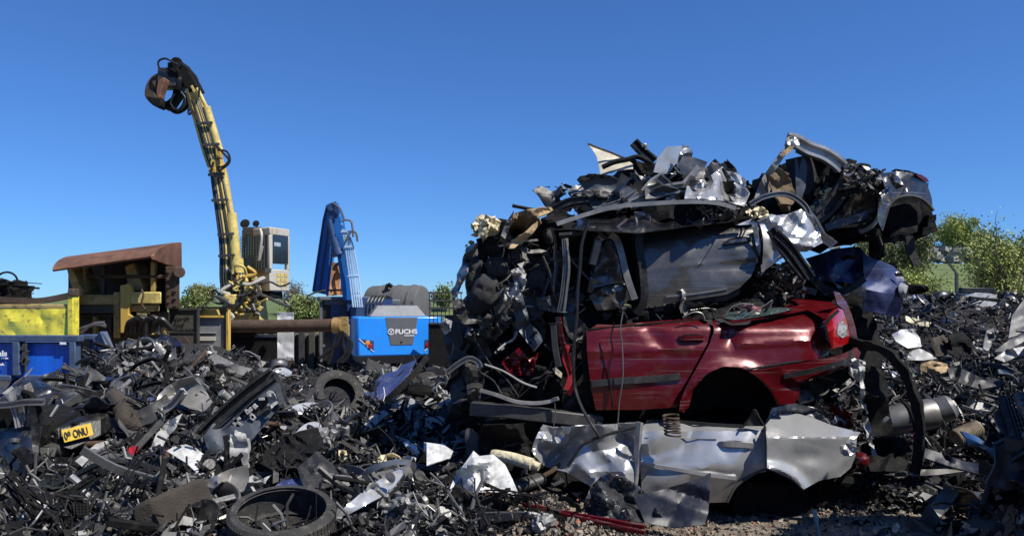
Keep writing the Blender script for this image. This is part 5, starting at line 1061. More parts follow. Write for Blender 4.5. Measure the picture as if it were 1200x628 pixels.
o, _ = heap_panel('metal_sheet', [(-60, 448), (0, 441), (14, 444), (10, 452), (0, 462), (-60, 470)], 'white_paint', 'white sheet edge above the black car roof at the left edge', 'sheet metal', dY=-.4, cr=(6, .04, 20), seed=144)
tag(panel('metal_sheet', [(2, 461), (16, 450), (30, 439), (38, 430), (36, 435), (24, 448), (8, 462)], YL-.1, 'pale_plastic', cr=(4, .04, 10), res=3, seed=145), 'pale curled strip rising in front of the blue container', 'strip')
lm('black car door at the left edge', 15, 525)
# bumper with number plate
Yb = Yh(90, 525)-.25
bp_ = thing('rear_bumper', 'black bumper end carrying a yellow number plate high in the left heap', 'bumper', P(90, 535, Yb+.2))
mb = MB(); mb.prism([P(60, 505, Yb), P(68, 500, Yb), P(70, 526, Yb-.05), P(60, 519, Yb)], (.02, .3, .05)); mb.prism([P(68, 500, Yb), P(118, 489, Yb+.25), P(118, 512, Yb+.2), P(84, 527, Yb-.05), P(70, 526, Yb-.05)], (.02, .25, .05)); mb.build('bumper_skin', 'black_plastic', bp_, bevel=.02)
pa, pb = P(75.5, 518.5, Yb-.07), P(110, 509.5, Yb+.10); pd = (pb-pa).normalized(); pu = Vector((-.12, .25, 1)); pu = (pu-pd*pu.dot(pd)).normalized(); pn = pd.cross(pu)
pl = MB(); pw, ph = (pb-pa).length, .105; pl.prism([pa, pa+pd*pw, pa+pd*pw+pu*ph, pa+pu*ph], -pn*.01); plate_o = pl.build('number_plate', 'plate_yellow', bp_, bevel=.003)
text('09 ONU', pa+pd*.012+pu*.020-pd*.004+pn*.008, pd, pu, .064, 'ink_black', 'lettering', plate_o, depth=.002, sx=pw/.46*1.12, bold=.01)
lm('yellow number plate', 92, 514)
YY = Yh(135, 552)-.1
tag(panel('plastic_tray', [(100, 541), (120, 530), (157, 532), (158, 536), (136, 553), (126, 551)], YY, 'grey_plastic', slope=(0, .022), cr=(5, .03, 16), res=4, seed=151, thick=.015), 'flat grey tray panel with pale edge below the number plate', 'panel'); lm('flat grey tray panel', 130, 542)
ribpx('metal_strip', [(158, 535), (147, 544), (135, 553)], YY-.05, FL(.012, .012), 'bare_steel', label='short bright strip along the edge of the flat grey tray panel', cat='strip')
tag(panel('plastic_trim', [(88, 540), (112, 520), (132, 514), (120, 524), (106, 536), (96, 546)], YY+.1, 'pale_plastic', slope=(0, .015), cr=(18, .08, 10), res=3, seed=152), 'crumpled pale strip slanting up between the tray panel and number plate', 'trim')
tag(panel('red_trim', [(148, 526), (156, 522), (163, 523), (161, 530), (154, 533)], YY-.1, 'red_plastic', res=3, cr=(5, .03, 6), seed=153), 'small red lamp piece right of the flat grey tray panel', 'lamp'); lm('small red lamp piece', 156, 527)
def lattice(u0, v0, u1, v1, Y, nx, ny, m, tilt, label):
    mb = MB()
    for i in range(nx+1): mb.bar(P(u0+(u1-u0)*i/nx, v0, Y), P(u0+(u1-u0)*i/nx+tilt, v1, Y-.08), .012, .02)
    for j in range(ny+1): f = j/ny; mb.bar(P(u0+tilt*f, v0+(v1-v0)*f, Y-.08*f-.004), P(u1+tilt*f, v0+(v1-v0)*f, Y-.08*f-.004), .012, .02)
    return tag(mb.build('vent_grille', m), label, 'grille')
lattice(90, 587, 102, 604, Yh(96, 606)-.25, 3, 5, 'dull_black', 1, 'small black square lattice grille low in the left heap'); lm('small black lattice grille', 96, 596)
lattice(63, 537, 88, 547, Yh(75, 548)-.1, 7, 3, 'dull_black', -3, 'wide black lattice grille left of the flat grey tray panel')
Yc = Yh(35, 600)-.1
mb = MB(); mb.prism([P(2, 588, Yc), P(40, 574, Yc+.15), P(66, 576, Yc+.1), P(62, 590, Yc-.02), P(30, 600, Yc-.08), P(4, 603, Yc-.06)], (.03, .3, -.06)); mb.prism([P(20, 581, Yc-.02), P(40, 575, Yc+.12), P(42, 580, Yc+.09), P(22, 587, Yc-.04)], (0, .2, .06))
tag(mb.build('dashboard', 'black_plastic', bevel=.025), 'long black dashboard shell at the lower left corner', 'dashboard'); lm('long black dashboard shell', 34, 588)
mb = MB()
for k in range(7): mb.bar(P(22+k*2.6, 585-k*.9, Yc-.05), P(23+k*2.6, 581-k*.9, Yc-.02), .006, .006)
tag(mb.build('vent_grille', 'dull_steel'), 'row of thin grey vent slats set on the long black dashboard', 'grille')
mb = MB(); mb.prism([P(28, 602, Yc-.2), P(48, 600, Yc-.2), P(48, 621, Yc-.2), P(29, 624, Yc-.2)], (.02, .16, .02)); tag(mb.build('control_box', 'dark_plastic', bevel=.01), 'dark grey cube shaped box at the bottom left', 'box'); lm('dark grey cube box', 38, 612)
tag(panel('plastic_sheet', [(58, 597), (66, 588), (82, 581), (96, 582), (104, 588), (98, 594), (80, 598), (62, 601)], Yh(80, 600)-.2, 'slate_plastic', slope=(0, .02), cr=(3, .03, 16), res=3.6, seed=155, thick=.02), 'smooth blue grey curved plastic panel left of the lattice grille', 'panel'); lm('blue grey plastic panel', 80, 590)
tag(panel('windscreen', [(38, 566), (60, 555), (92, 553), (120, 560), (100, 566), (60, 572)], Yh(80, 572)-.1, 'glass_green', slope=(0, .03), cr=(20, .05, 12), res=3.6, seed=156), 'cracked greenish glass sheet above the dashboard in the left heap', 'glass'); lm('cracked green glass', 78, 562)
ribpx('metal_strip', [(83, 557), (92, 567), (102, 578), (112, 585), (124, 586)], Yh(105, 588)-.2, [(-.012, -.02), (.012, -.02), (.02, 0), (.012, .02), (-.012, .02)], 'bright_steel', label='bright curved trim strip hooking down beside the cracked green glass', cat='strip')
tag(panel('paper_sheet', [(126, 583), (140, 572), (163, 574), (158, 582), (146, 586)], Yh(145, 588)-.1, 'cream_foam', slope=(0, .012), cr=(4, .03, 8), res=3, seed=157), 'cream ribbed sheet left of the brown box', 'sheet'); lm('cream ribbed sheet', 145, 579)
Yr = Yh(130, 626)-.15
t = thing('car_radio_unit', 'black speaker unit with round cone at the bottom left of the heap', 'speaker', P(130, 628, Yr))
mb = MB(); mb.prism([P(98, 616, Yr), P(126, 598, Yr+.1), P(150, 602, Yr+.1), P(140, 622, Yr), P(112, 632, Yr-.05)], (.02, .2, -.02)); mb.build('case', 'dark_plastic', t, bevel=.012)
M = Matrix.Translation(P(114, 614, Yr-.03)) @ Euler((R(55), 0, R(-15))).to_matrix().to_4x4(); mb = MB(); mb.lathe([(0, .01), (.012, .012), (.016, 0), (.028, .012), (.032, .02), (.036, .012), (.038, 0)], 20, M); mb.build('cone', 'black_plastic', t)
for k in range(4):
    mb = MB(); mb.box(P(126+k*4, 606-k*1.2, Yr), (.03, .03, .012), Euler((0, -.5, 0)).to_matrix()); mb.build('button', 'dull_steel', t, bevel=.003)
lm('black speaker unit', 125, 612)
Yx = Yh(185, 630)-.15
t = thing('seat_box', 'brown stained box shaped seat base at the bottom of the left heap', 'box', P(185, 632, Yx))
mb = MB(); mb.prism([P(152, 594, Yx), P(178, 582, Yx), P(196, 626, Yx), P(190, 650, Yx), P(158, 650, Yx)], (.2, .32, .06)); mb.build('shell', 'brown_fabric', t, bevel=.03)
mb = MB(); mb.prism([P(180, 580, Yx+.02), P(205, 588, Yx+.3), P(214, 640, Yx+.2), P(198, 640, Yx+.0)], (.01, .04, 0)); mb.build('side_panel', 'black_plastic', t, bevel=.01); lm('brown box', 180, 605)
# mid left
o, Yq = heap_panel('bonnet', [(180, 478), (186, 462), (196, 452), (212, 444), (226, 441), (240, 456), (250, 472), (248, 478), (236, 482), (222, 478), (204, 470), (196, 466)], 'beige_paint', 'dusty grey beige bent bonnet corner below the skip end', 'bonnet', dY=-.5, slope=(0, .006), bow=-.15, cr=(5, .05, 30), res=4, seed=161); lm('dusty beige bonnet corner', 218, 462)
tag(panel('bonnet_edge', [(188, 480), (196, 466), (206, 470), (202, 490), (186, 496)], Yq+.1, 'beige_paint', res=4, cr=(4, .05, 12), seed=162), 'torn beige panel strip hanging under the dusty bonnet corner', 'panel')
tag(panel('metal_sheet', [(216, 484), (228, 486), (246, 484), (262, 478), (256, 488), (246, 496), (232, 494)], Yq-.1, 'pale_plastic', cr=(18, .08, 10), res=3, seed=163, slope=(0, .008)), 'crumpled pale sheet under the dusty beige bonnet corner', 'sheet metal'); lm('crumpled pale sheet', 240, 488)
tag(panel('plastic_trim', [(176, 526), (184, 506), (200, 492), (214, 484), (206, 500), (196, 512), (190, 524), (182, 530)], Yh(195, 528)-.2, 'pale_plastic', cr=(18, .08, 12), res=3, seed=164, slope=(0, .008)), 'dirty white ribbed trim curving up left of the white wing panel', 'trim'); lm('dirty white curved trim', 192, 510)
# large dark door lying on edge
Yd = Yh(290, 520)-.35
dr = thing('car_door', 'large dark slate door shell leaning diagonally in the middle of the left heap', 'door', P(280, 530, Yd+.2)); lm('large dark door shell', 290, 475)
panel('door_skin', [(238, 512), (248, 498), (268, 479), (296, 455), (321, 437), (328, 450), (333, 470), (312, 495), (291, 520), (278, 528), (246, 532)], Yd, 'slate_plastic', dr, cr=(8, .04, 22), res=4, seed=165, slope=(0, .004))
ribpx('door_rail', [(240, 508), (262, 484), (290, 460), (320, 438)], Yd-.06, CH(.05, .03), 'dark_plastic', dr)
ribpx('door_rail', [(246, 514), (268, 492), (294, 468), (322, 446)], Yd-.05, CH(.025, .02), 'slate_plastic', dr)
panel('inner_cavity', [(268, 506), (290, 486), (312, 464), (322, 458), (326, 470), (308, 492), (288, 512)], Yd-.02, 'dark_plastic', dr, cr=(10, .04, 12), res=3.5, seed=166)
rr_ = random.Random(77)
for k in range(14):
    mb = MB(); f = rr_.random(); mb.box(P(272+f*46+rr_.uniform(-6, 6), 505-f*42+rr_.uniform(-8, 8), Yd-.05), (rr_.uniform(.02, .05), .02, rr_.uniform(.015, .04)), Euler((0, rr_.uniform(-1, 1), 0)).to_matrix()); mb.build('torn_clip', 'pale_plastic', dr)
panel('hinge_plate', [(312, 462), (320, 458), (326, 472), (318, 478)], Yd-.08, 'pale_plastic', dr, res=3, cr=(6, .04, 6), seed=167)
ribpx('end_rail', [(321, 436), (329, 452), (334, 472)], Yd-.04, FL(.012, .02), 'dark_plastic', dr)
tag(panel('wing_panel', [(195, 528), (204, 523), (217, 520), (230, 525), (239, 532), (243, 548), (237, 551), (230, 553), (218, 542)], Yh(222, 552)-.2, 'white_paint', slope=(0, .008), cr=(3, .03, 18), res=3.4, seed=168, bow=-.06), 'smooth white grey wing panel in the middle of the left heap', 'wing'); lm('smooth white wing panel', 220, 535)
Yk = Yh(280, 552)-.35
bk = thing('plastic_bracket', 'pale grey moulded bracket with a hole, standing in front of the dark door', 'bracket', P(278, 555, Yk)); lm('pale moulded bracket', 281, 528)
panel('moulding', [(270, 508), (275, 504), (288, 508), (291, 522), (290, 548), (284, 544), (282, 536), (276, 534), (272, 540), (271, 548), (269, 530)], Yk, 'pale_plastic', bk, cr=(4, .05, 12), res=3, seed=169, thick=.04)
ribpx('dark_edge', [(263, 510), (264, 530), (263, 552)], Yk+.02, FL(.02, .02), 'black_plastic', bk)
tag(panel('wing_panel', [(228, 590), (230, 576), (240, 564), (252, 557), (270, 550), (290, 544), (292, 560), (286, 574), (278, 578), (272, 566), (260, 564), (248, 574), (240, 590), (232, 594)], Yh(260, 592)-.2, 'beige_paint', cr=(14, .07, 18), res=3.6, seed=170, slope=(0, .005), bow=-.06), 'dirty grey wing with arch cut out left of the big worn tyre', 'wing'); lm('dirty grey wing', 258, 570)
tag(panel('metal_sheet', [(282, 566), (296, 556), (304, 562), (318, 556), (308, 568), (296, 578), (286, 580)], Yh(300, 580)-.2, 'pale_plastic', cr=(22, .08, 9), res=2.8, seed=171), 'crushed pale metal scrap between the grey wing and the tyre', 'sheet metal')
tag(panel('metal_sheet', [(318, 572), (332, 562), (350, 560), (368, 565), (356, 571), (334, 574), (322, 577)], Yh(345, 574)-.3, 'navy_paint', slope=(0, .02), cr=(14, .05, 12), res=3, seed=172), 'bent blue sheet lying just above the big worn tyre', 'sheet metal'); lm('bent blue sheet', 345, 568)
# worn tyre at the bottom
def tyre_mesh(rad, wid, hole, seg=72, tread=True):
    mb = MB(); prof = [(hole, -wid*.42), (hole+.02, -wid*.48), (rad*.82, -wid*.52), (rad*.95, -wid*.5), (rad, -wid*.40), (rad, wid*.40), (rad*.95, wid*.5), (rad*.82, wid*.52), (hole+.02, wid*.48), (hole, wid*.42), (rad*.9, wid*.38), (rad*.93, 0), (rad*.9, -wid*.38), (hole, -wid*.42)]
    mb.lathe(prof, seg)
    if tread:
        for i in range(seg):
            A = 2*math.pi*(i+.5)/seg
            for z, ph in ((-.3, 0), (0, .4), (.3, 0)):
                B = A+ph*2*math.pi/seg
                mb.box((math.cos(B)*(rad-.003), math.sin(B)*(rad-.003), z*wid), (.014, rad*2*math.pi/seg*.62, wid*.2), Matrix.Rotation(B, 3, 'Z'))
    return mb
def place_mb(mb, M, name, m, parent=None, bevel=0):
    mb.v = [tuple(M @ Vector(v)) for v in mb.v]; return mb.build(name, m, parent, bevel=bevel)
TY = 4.55
M = Matrix.Translation(P(331, 613, TY)) @ Euler((R(13), R(4), 0)).to_matrix().to_4x4()
tag(place_mb(tyre_mesh(.318, .20, .262), M, 'tyre', 'rubber'), 'big worn tyre lying flat at the bottom edge of the picture', 'tyre'); lm('big worn tyre', 330, 603); HB.extend([(266, 576, 394, 640), (2, 572, 66, 604), (60, 488, 118, 530), (98, 596, 152, 630), (150, 580, 214, 640), (26, 598, 50, 626), (0, 456, 52, 580), (364, 436, 428, 484), (88, 585, 104, 606), (440, 574, 540, 624), (576, 530, 634, 552), (1120, 338, 1180, 380), (1036, 455, 1150, 525)])
M = Matrix.Translation(P(395, 464, 8.3)) @ Euler((R(50), R(22), R(18))).to_matrix().to_4x4() @ Matrix.Scale(.85, 4)
tag(place_mb(tyre_mesh(.34, .24, .21), M, 'tyre', 'rubber'), 'black tyre tilted upright below the blue excavator', 'tyre'); lm('tilted black tyre', 394, 458)
mb = MB(); a = lambda u, v, d=0: P(u, v, Yh(430, 605)-.1+d)
hl = thing('headlight', 'long clear dusty headlamp unit lying right of the big worn tyre', 'headlight', a(432, 600)); lm('long clear headlamp', 434, 578)
Yv = Yh(432, 606)-.15
panel('lens', [(394, 606), (404, 594), (422, 578), (444, 562), (462, 552), (471, 548), (472, 556), (462, 570), (446, 582), (424, 594), (402, 606)], Yv, 'lamp_clear', hl, res=3, slope=(.002, .008), bow=.14, thick=.01, cr=(3, .015, 10), seed=181)
panel('housing', [(396, 607), (424, 596), (448, 584), (464, 571), (473, 556), (474, 562), (466, 576), (448, 590), (424, 601), (402, 611)], Yv+.04, 'dark_plastic', hl, res=3, thick=.05)
for u, v in ((418, 588), (438, 573), (456, 561)):
    mb = MB(); mb.lathe([(0, -.03), (.03, -.01), (.045, .02)], 14, Matrix.Translation(P(u, v, Yv+.03)) @ Euler((R(70), 0, 0)).to_matrix().to_4x4()); mb.build('reflector', 'bright_steel', hl)
for poly, lab, key in (([(421, 562), (426, 550), (440, 543), (462, 541), (466, 548), (452, 556), (430, 563)], 'black padded bumper end just above the clear headlamp', 'black padded bumper end'), ([(470, 545), (475, 537), (490, 543), (510, 545), (534, 546), (524, 553), (500, 558), (478, 556)], 'curved black bumper piece under the white capped block', 'curved black bumper piece')):
    heap_panel('bumper_piece', poly, 'dark_plastic', lab, 'bumper', dY=-.25, bow=.12, res=3.4, slope=(0, .006), cr=(3, .02, 12), seed=183, thick=.02); lm(key, (poly[0][0]+poly[3][0])/2, (poly[0][1]+poly[3][1])/2+4)
t = thing('plastic_block', 'black block with a white curled cover in the middle of the foreground', 'block', P(515, 545, Yh(515, 545))); lm('white capped block', 512, 528)
Ym = Yh(515, 546)-.3
panel('cover', [(497, 518), (521, 520), (530, 528), (532, 535), (514, 533), (496, 531)], Ym, 'white_paint', t, res=3, bow=.05, cr=(3, .02, 10), seed=184)
panel('body', [(491, 540), (496, 530), (514, 533), (531, 535), (528, 545), (505, 544)], Ym+.02, 'dull_black', t, res=3, thick=.1)
for poly, m, lab, cat, key in (
    ([(437, 541), (446, 533), (460, 531), (470, 536), (472, 542), (464, 546)], 'cream_foam', 'cream card with torn orange edge left of the white capped block', 'card', 'cream card'),
    ([(473, 536), (478, 533), (488, 536), (486, 542), (474, 541)], 'white_paint', 'small white chip beside the white capped block', 'scrap', None),
    ([(472, 518), (478, 516), (488, 522), (492, 530), (488, 536), (480, 530)], 'lamp_clear', 'oval clear lamp glass left of the white capped block', 'lamp', 'oval lamp glass'),
    ([(474, 484), (480, 474), (490, 472), (500, 482), (499, 490), (486, 492), (478, 492)], 'beige_paint', 'crumpled beige metal scrap in the dark hollow left of the stack', 'scrap', 'crumpled beige scrap'),
    ([(392, 534), (396, 527), (406, 528), (408, 538), (398, 542)], 'cream_foam', 'small torn foam piece above the black padded bumper end', 'foam', None),
    ([(386, 498), (402, 492), (420, 493), (428, 496), (416, 504), (398, 508), (388, 506)], 'dull_steel', 'smooth dark grey shell below the tilted black tyre', 'panel', 'smooth dark shell'),
    ([(424, 500), (434, 488), (450, 480), (456, 484), (444, 494), (430, 506)], 'pale_plastic', 'wrinkled grey hose boot right of the smooth dark shell', 'trim', None),
    ([(241, 420), (252, 414), (280, 428), (296, 432), (286, 440), (262, 434)], 'beige_paint', 'grey dusty curved panel on top of the heap under the yellow cabinet', 'panel', 'grey dusty curved panel'),
    ([(170, 560), (190, 548), (205, 560), (196, 572), (178, 576)], 'dull_black', 'black hollow shell above the brown box', 'shell', None),
    ([(300, 540), (322, 520), (350, 505), (372, 500), (380, 520), (356, 545), (322, 552)], 'dull_black', 'broad black plastic liner right of the pale moulded bracket', 'liner', 'broad black liner'),
    ([(348, 548), (372, 528), (395, 548), (412, 560), (380, 572), (356, 570)], 'dark_plastic', 'charcoal crumpled panel above and right of the bent blue sheet', 'panel', None)):
    heap_panel('scrap_piece', poly, m, lab, cat, dY=-.2, res=3, cr=(12, .06, 9), seed=len(lab), slope=(0, .008), sm=0)
    if key: lm(key, sum(p[0] for p in poly)/len(poly), sum(p[1] for p in poly)/len(poly))
# white crumpled panel and its neighbours in front of the stack
Yw = 5.15
tag(panel('door_panel', [(527, 572), (534, 556), (545, 542), (555, 528), (562, 534), (578, 532), (592, 544), (600, 560), (607, 576), (600, 584), (586, 577), (562, 576), (540, 578)], Yw, 'white_paint', cr=(16, .08, 22), res=3.4, seed=191, slope=(0, .006)), 'white crumpled panel with one small hole left of the silver car', 'panel'); lm('white crumpled panel', 565, 556)
tag(panel('fuel_flap', [(564, 565), (567, 562), (570, 566), (567, 571)], Yw-.07, 'dull_steel', res=2, seed=192), 'tiny round grey cap on the white crumpled panel', 'cap')
tag(panel('door_trim', [(500, 545), (500, 518), (520, 521), (531, 528), (528, 536)], Yw+.5, 'white_paint', cr=(4, .03, 10), res=3, seed=193, slope=(0, .01)), 'clean white curved trim behind the white crumpled panel', 'trim')
t = thing('carpet_roll', 'dirty cream roll of carpet behind the white crumpled panel', 'roll', P(600, 550, 5.5)); lm('dirty cream roll', 602, 542)
mb = MB(); mb.tube(spline([P(578, 533, 5.6), P(600, 537, 5.5), P(624, 544, 5.42)]), .045, 14); mb.tube([P(623, 543, 5.42), P(632, 547, 5.4)], .03, 12); mb.build('roll', 'cream_foam', t)
for k, (a_, b_) in enumerate((((612, 591), (756, 617)), ((618, 600), (744, 622)), ((640, 598), (756, 624)))):
    mb = MB(); mb.bar(P(*a_, 4.95-.05*k), P(*b_, 4.72-.05*k), .022, .028); tag(mb.build('steel_bar', 'red_paint', bevel=.004), ['topmost of the three dark red bars in front of the silver car', 'lowest and leftmost dark red bar in front of the silver car', 'dark red bar between the two others in front of the silver car'][k], 'bar', 'dark red bars on the ground')
lm('dark red bars', 685, 606)
tag(panel('plastic_film', [(684, 592), (692, 570), (704, 558), (718, 553), (734, 560), (750, 570), (764, 588), (776, 606), (745, 613), (712, 608), (688, 604)], 5.0, 'film', cr=(60, .09, 18), res=2.8, seed=195, slope=(0, .004)), 'crinkled glossy dark plastic film below the silver front door', 'film'); lm('crinkled dark film', 725, 585)
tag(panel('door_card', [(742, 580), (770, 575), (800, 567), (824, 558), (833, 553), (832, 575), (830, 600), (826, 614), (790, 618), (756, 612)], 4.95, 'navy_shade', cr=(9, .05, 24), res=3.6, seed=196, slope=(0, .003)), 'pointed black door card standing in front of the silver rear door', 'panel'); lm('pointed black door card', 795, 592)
tag(panel('plastic_trim', [(552, 605), (560, 588), (580, 580), (598, 592), (588, 606), (604, 616), (586, 628), (560, 630)], 4.85, 'dark_plastic', cr=(18, .09, 14), res=3.2, seed=197), 'dark crumpled liner full of soil below the white crumpled panel', 'liner'); lm('dark liner full of soil', 578, 608)
ribpx('bumper_piece', [(528, 580), (546, 585), (560, 598), (572, 612), (578, 628)], 4.9, [(-.03, -.06), (.03, -.06), (.03, .06), (-.03, .06)], 'black_plastic', label='curved black bumper strip running down below the white crumpled panel', cat='bumper')
tag(panel('engine_bracket', [(446, 588), (456, 578), (478, 580), (492, 574), (496, 584), (506, 596), (520, 602), (538, 612), (528, 620), (506, 616), (486, 610), (464, 612), (450, 602)], 4.75, 'aluminium', cr=(60, .10, 9), res=2.2, seed=198, thick=.03, jg=(1.6, 4), slope=(0, .006)), 'broken cast aluminium bracket at the bottom right of the headlamp', 'bracket'); lm('broken aluminium bracket', 490, 598)
mb = MB()
for k in range(16):
    p = P(450+k*5.2, 586+k*1.7+rr_.uniform(-6, 8), 4.7); mb.tube([p, p+Vector((rr_.uniform(-.05, .05), -.05, rr_.uniform(.0, .06)))], rr_.uniform(.012, .028), 8)
tag(mb.build('pipe_stubs', 'aluminium'), 'row of cast pipe stubs along the broken aluminium bracket', 'casting')
# right side pieces
for poly, m, Y, lab, cat, key in (
    ([(1045, 392), (1056, 386), (1070, 385), (1078, 396), (1080, 406), (1064, 408), (1050, 400)], 'white_paint', 9.2, 'flat white dirty panel right of the blue car', 'panel', 'flat white panel'),
    ([(1061, 370), (1076, 374), (1092, 378), (1090, 383), (1074, 381), (1062, 376)], 'cream_foam', 10.5, 'long cream strip below the rolled black mat right of the blue car', 'strip', 'long cream strip'),
    ([(1089, 410), (1092, 396), (1106, 392), (1112, 400), (1110, 416), (1096, 418)], 'brown_fabric', 8.8, 'brown cloth covered block right of the flat white panel', 'seat', 'brown cloth block'),
    ([(1110, 412), (1112, 392), (1128, 388), (1140, 400), (1138, 414), (1124, 420)], 'dull_black', 8.7, 'folded black cloth right of the brown cloth block', 'cloth', None),
    ([(1152, 408), (1156, 388), (1164, 384), (1166, 396), (1158, 412)], 'beige_paint', 8.9, 'upright pale bent strip in the right heap', 'strip', 'upright pale bent strip'),
    ([(1076, 428), (1092, 422), (1110, 426), (1112, 434), (1096, 440), (1080, 434)], 'tan_board', 7.8, 'torn tan board lying in the right heap', 'board', 'torn tan board'),
    ([(1062, 422), (1066, 412), (1078, 408), (1090, 414), (1098, 420), (1082, 422)], 'pale_plastic', 8.0, 'pale arched shell left of the torn tan board', 'shell', None),
    ([(1110, 432), (1125, 430), (1140, 438), (1160, 446), (1168, 452), (1150, 456), (1128, 450), (1114, 444)], 'dull_steel', 7.4, 'long dark ribbed panel below the folded black cloth', 'panel', 'long dark ribbed panel'),
    ([(1165, 412), (1180, 400), (1200, 388), (1240, 380), (1240, 396), (1200, 400), (1178, 412)], 'navy_shade', 7.8, 'dark blue strip slanting up to the right picture edge', 'panel', 'dark blue slanting strip'),
    ([(1166, 420), (1180, 409), (1200, 406), (1240, 404), (1240, 412), (1200, 414), (1178, 424)], 'pale_plastic', 7.4, 'pale curved bumper edge below the dark blue slanting strip', 'bumper', 'pale curved bumper edge'),
    ([(1182, 396), (1186, 370), (1200, 350), (1240, 340), (1240, 384), (1200, 390)], 'grey_plastic', 8.4, 'tall grey wing panel cut off by the right picture edge', 'wing', 'tall grey wing at the right edge'),
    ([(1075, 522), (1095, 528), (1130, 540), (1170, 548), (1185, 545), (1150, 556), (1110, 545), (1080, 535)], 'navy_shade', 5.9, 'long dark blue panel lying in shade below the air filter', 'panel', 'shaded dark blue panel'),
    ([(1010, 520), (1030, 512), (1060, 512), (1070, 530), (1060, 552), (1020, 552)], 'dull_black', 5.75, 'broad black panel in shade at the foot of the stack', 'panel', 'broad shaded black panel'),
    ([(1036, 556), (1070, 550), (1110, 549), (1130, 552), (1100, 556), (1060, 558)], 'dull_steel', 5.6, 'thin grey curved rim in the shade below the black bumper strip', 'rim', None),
    ([(1046, 616), (1049, 613), (1052, 616), (1053, 621), (1057, 624), (1050, 626), (1046, 622)], 'white_paint', 5.0, 'small white crescent of plastic on the shaded ground', 'scrap', 'small white crescent'),
    ([(1000, 625), (1002, 619), (1020, 618), (1040, 622), (1038, 628), (1010, 630)], 'slate_plastic', 4.9, 'grey flat light unit at the bottom edge left of the white crescent', 'lamp', None),
    ([(1066, 503), (1072, 498), (1078, 503), (1074, 512), (1068, 510)], 'pink_paint', 5.7, 'small pink triangle of painted sheet beside the black bumper strip', 'scrap', None)):
    tag(panel('scrap_piece', poly, Y, m, res=3.2, cr=(8, .06, 12), seed=len(lab)+7, slope=(0, .006), thick=.012), lab, cat)
    if key: lm(key, sum(p[0] for p in poly)/len(poly), sum(p[1] for p in poly)/len(poly))
t = thing('appliance_case', 'black case with two white panels on top of the right heap', 'case', P(1150, 375, 13)); lm('black case with white panels', 1150, 352)
mb = MB(); mb.prism([P(1124, 352, 12.9), P(1130, 341, 13.2), P(1170, 344, 13.3), P(1176, 362, 12.8), P(1170, 376, 12.8), P(1130, 378, 12.8)], (0, .7, -.05)); mb.build('body', 'black_plastic', t, bevel=.03)
panel('white_panel', [(1128, 346), (1132, 342), (1162, 344), (1165, 349), (1140, 350)], 12.8, 'white_paint', t, res=4, thick=.03)
panel('white_panel', [(1140, 356), (1150, 352), (1168, 354), (1172, 360), (1152, 360)], 12.6, 'white_paint', t, res=4, thick=.03)
mb = MB(); mb.bar(P(1125, 340, 12.8), P(1164, 341, 12.9), .08, .1); mb.bar(P(1136, 351, 12.7), P(1172, 354, 12.7), .08, .12); mb.build('rail', 'black_plastic', t, bevel=.01)
lm('red bumper corner', 1000, 418); lm('silver silencer cans', 1090, 482); lm('black bumper strip', 1072, 480); lm('tan air filter', 1133, 507); lm('blue crushed car', 1030, 335)
lm('red car sill', 620, 490); lm('silver front door', 690, 530); lm('red door', 750, 420); lm('grey door', 820, 300); lm('torn tan board top left', 612, 266); lm('black seats', 565, 345); lm('bright bent channels', 662, 320); lm('rusty coil spring', 787, 498)
lm('skip end', 112, 415); lm('blue container', 55, 425); lm('rust brown plate', 215, 415); lm('yellow cabinet', 250, 392); lm('blue excavator', 465, 400); lm('rusty pipe', 350, 382); lm('silver wing', 950, 530); lm('slate bonnet on top', 710, 228); lm('torn white sheet on top', 710, 186)
# scrap bundle standing in the yellow skip
rng = random.Random(31); mb = MB()
for k in range(70):
    p = P(rng.uniform(-40, 22), rng.uniform(326, 352), 14.0+rng.random()*.6); d = Vector((rng.uniform(-.5, .5), rng.uniform(-.3, .3), rng.uniform(-.12, .12)))
    mb.bar(p, p+d, rng.uniform(.02, .12), rng.uniform(.01, .05))
mb.tube(arcpts(P(8, 330, 14), (.2, 0, 0), (0, 0, .18), 12, 0, math.pi), .02, 5)
b_ = mb.build('scrap_bundle', 'dull_black'); tag(b_, 'dark bundle of wire and scrap piled in the yellow skip', 'scrap bundle')
lump_o = lump('scrap_block', -60, 333, -2, 380, 14.1, 15.2, 'dull_black', None, .12, 71, n=8, fr=3); tag(lump_o, 'dark block of pressed scrap inside the yellow skip', 'scrap block')
# ------------------------------------------------------------------ loose scrap: a few shapes of each kind, copied and scattered over the heaps
Z3 = (0, 0, 0)
def rpoly(rng, sx, sy, n):
    A = sorted(rng.uniform(0, 6.283) for _ in range(n)); 
    A = [2*math.pi*(i+rng.uniform(-.3, .3))/n for i in range(n)]
    return [(math.cos(a)*sx*rng.uniform(.65, 1.1), math.sin(a)*sy*rng.uniform(.65, 1.1)) for a in A]
def jsheet(name, poly, res, zf, m, thick, parent=None, seed=0):
    v2, tris = tri_fill(poly, res, seed); z = zf(v2)
    V, Fs = shell(np.column_stack([v2, z]), [f[::-1] for f in tris], thick)
    return newobj(name, V, Fs, m, parent, loc=Z3, sharp=32)
def k_sheet(rng, s):
    poly = jag(rpoly(rng, .34, .22, rng.randint(5, 8)), .012, .06, s); ax, c = rng.uniform(0, 3.1), rng.uniform(-1.6, 1.6)
    return jsheet('metal_sheet', poly, .028, lambda p: crumple(p, s, 26, .11, .16)+c*(p[:, 0]*math.cos(ax)+p[:, 1]*math.sin(ax))**2, 'bare_steel', .006, seed=s)
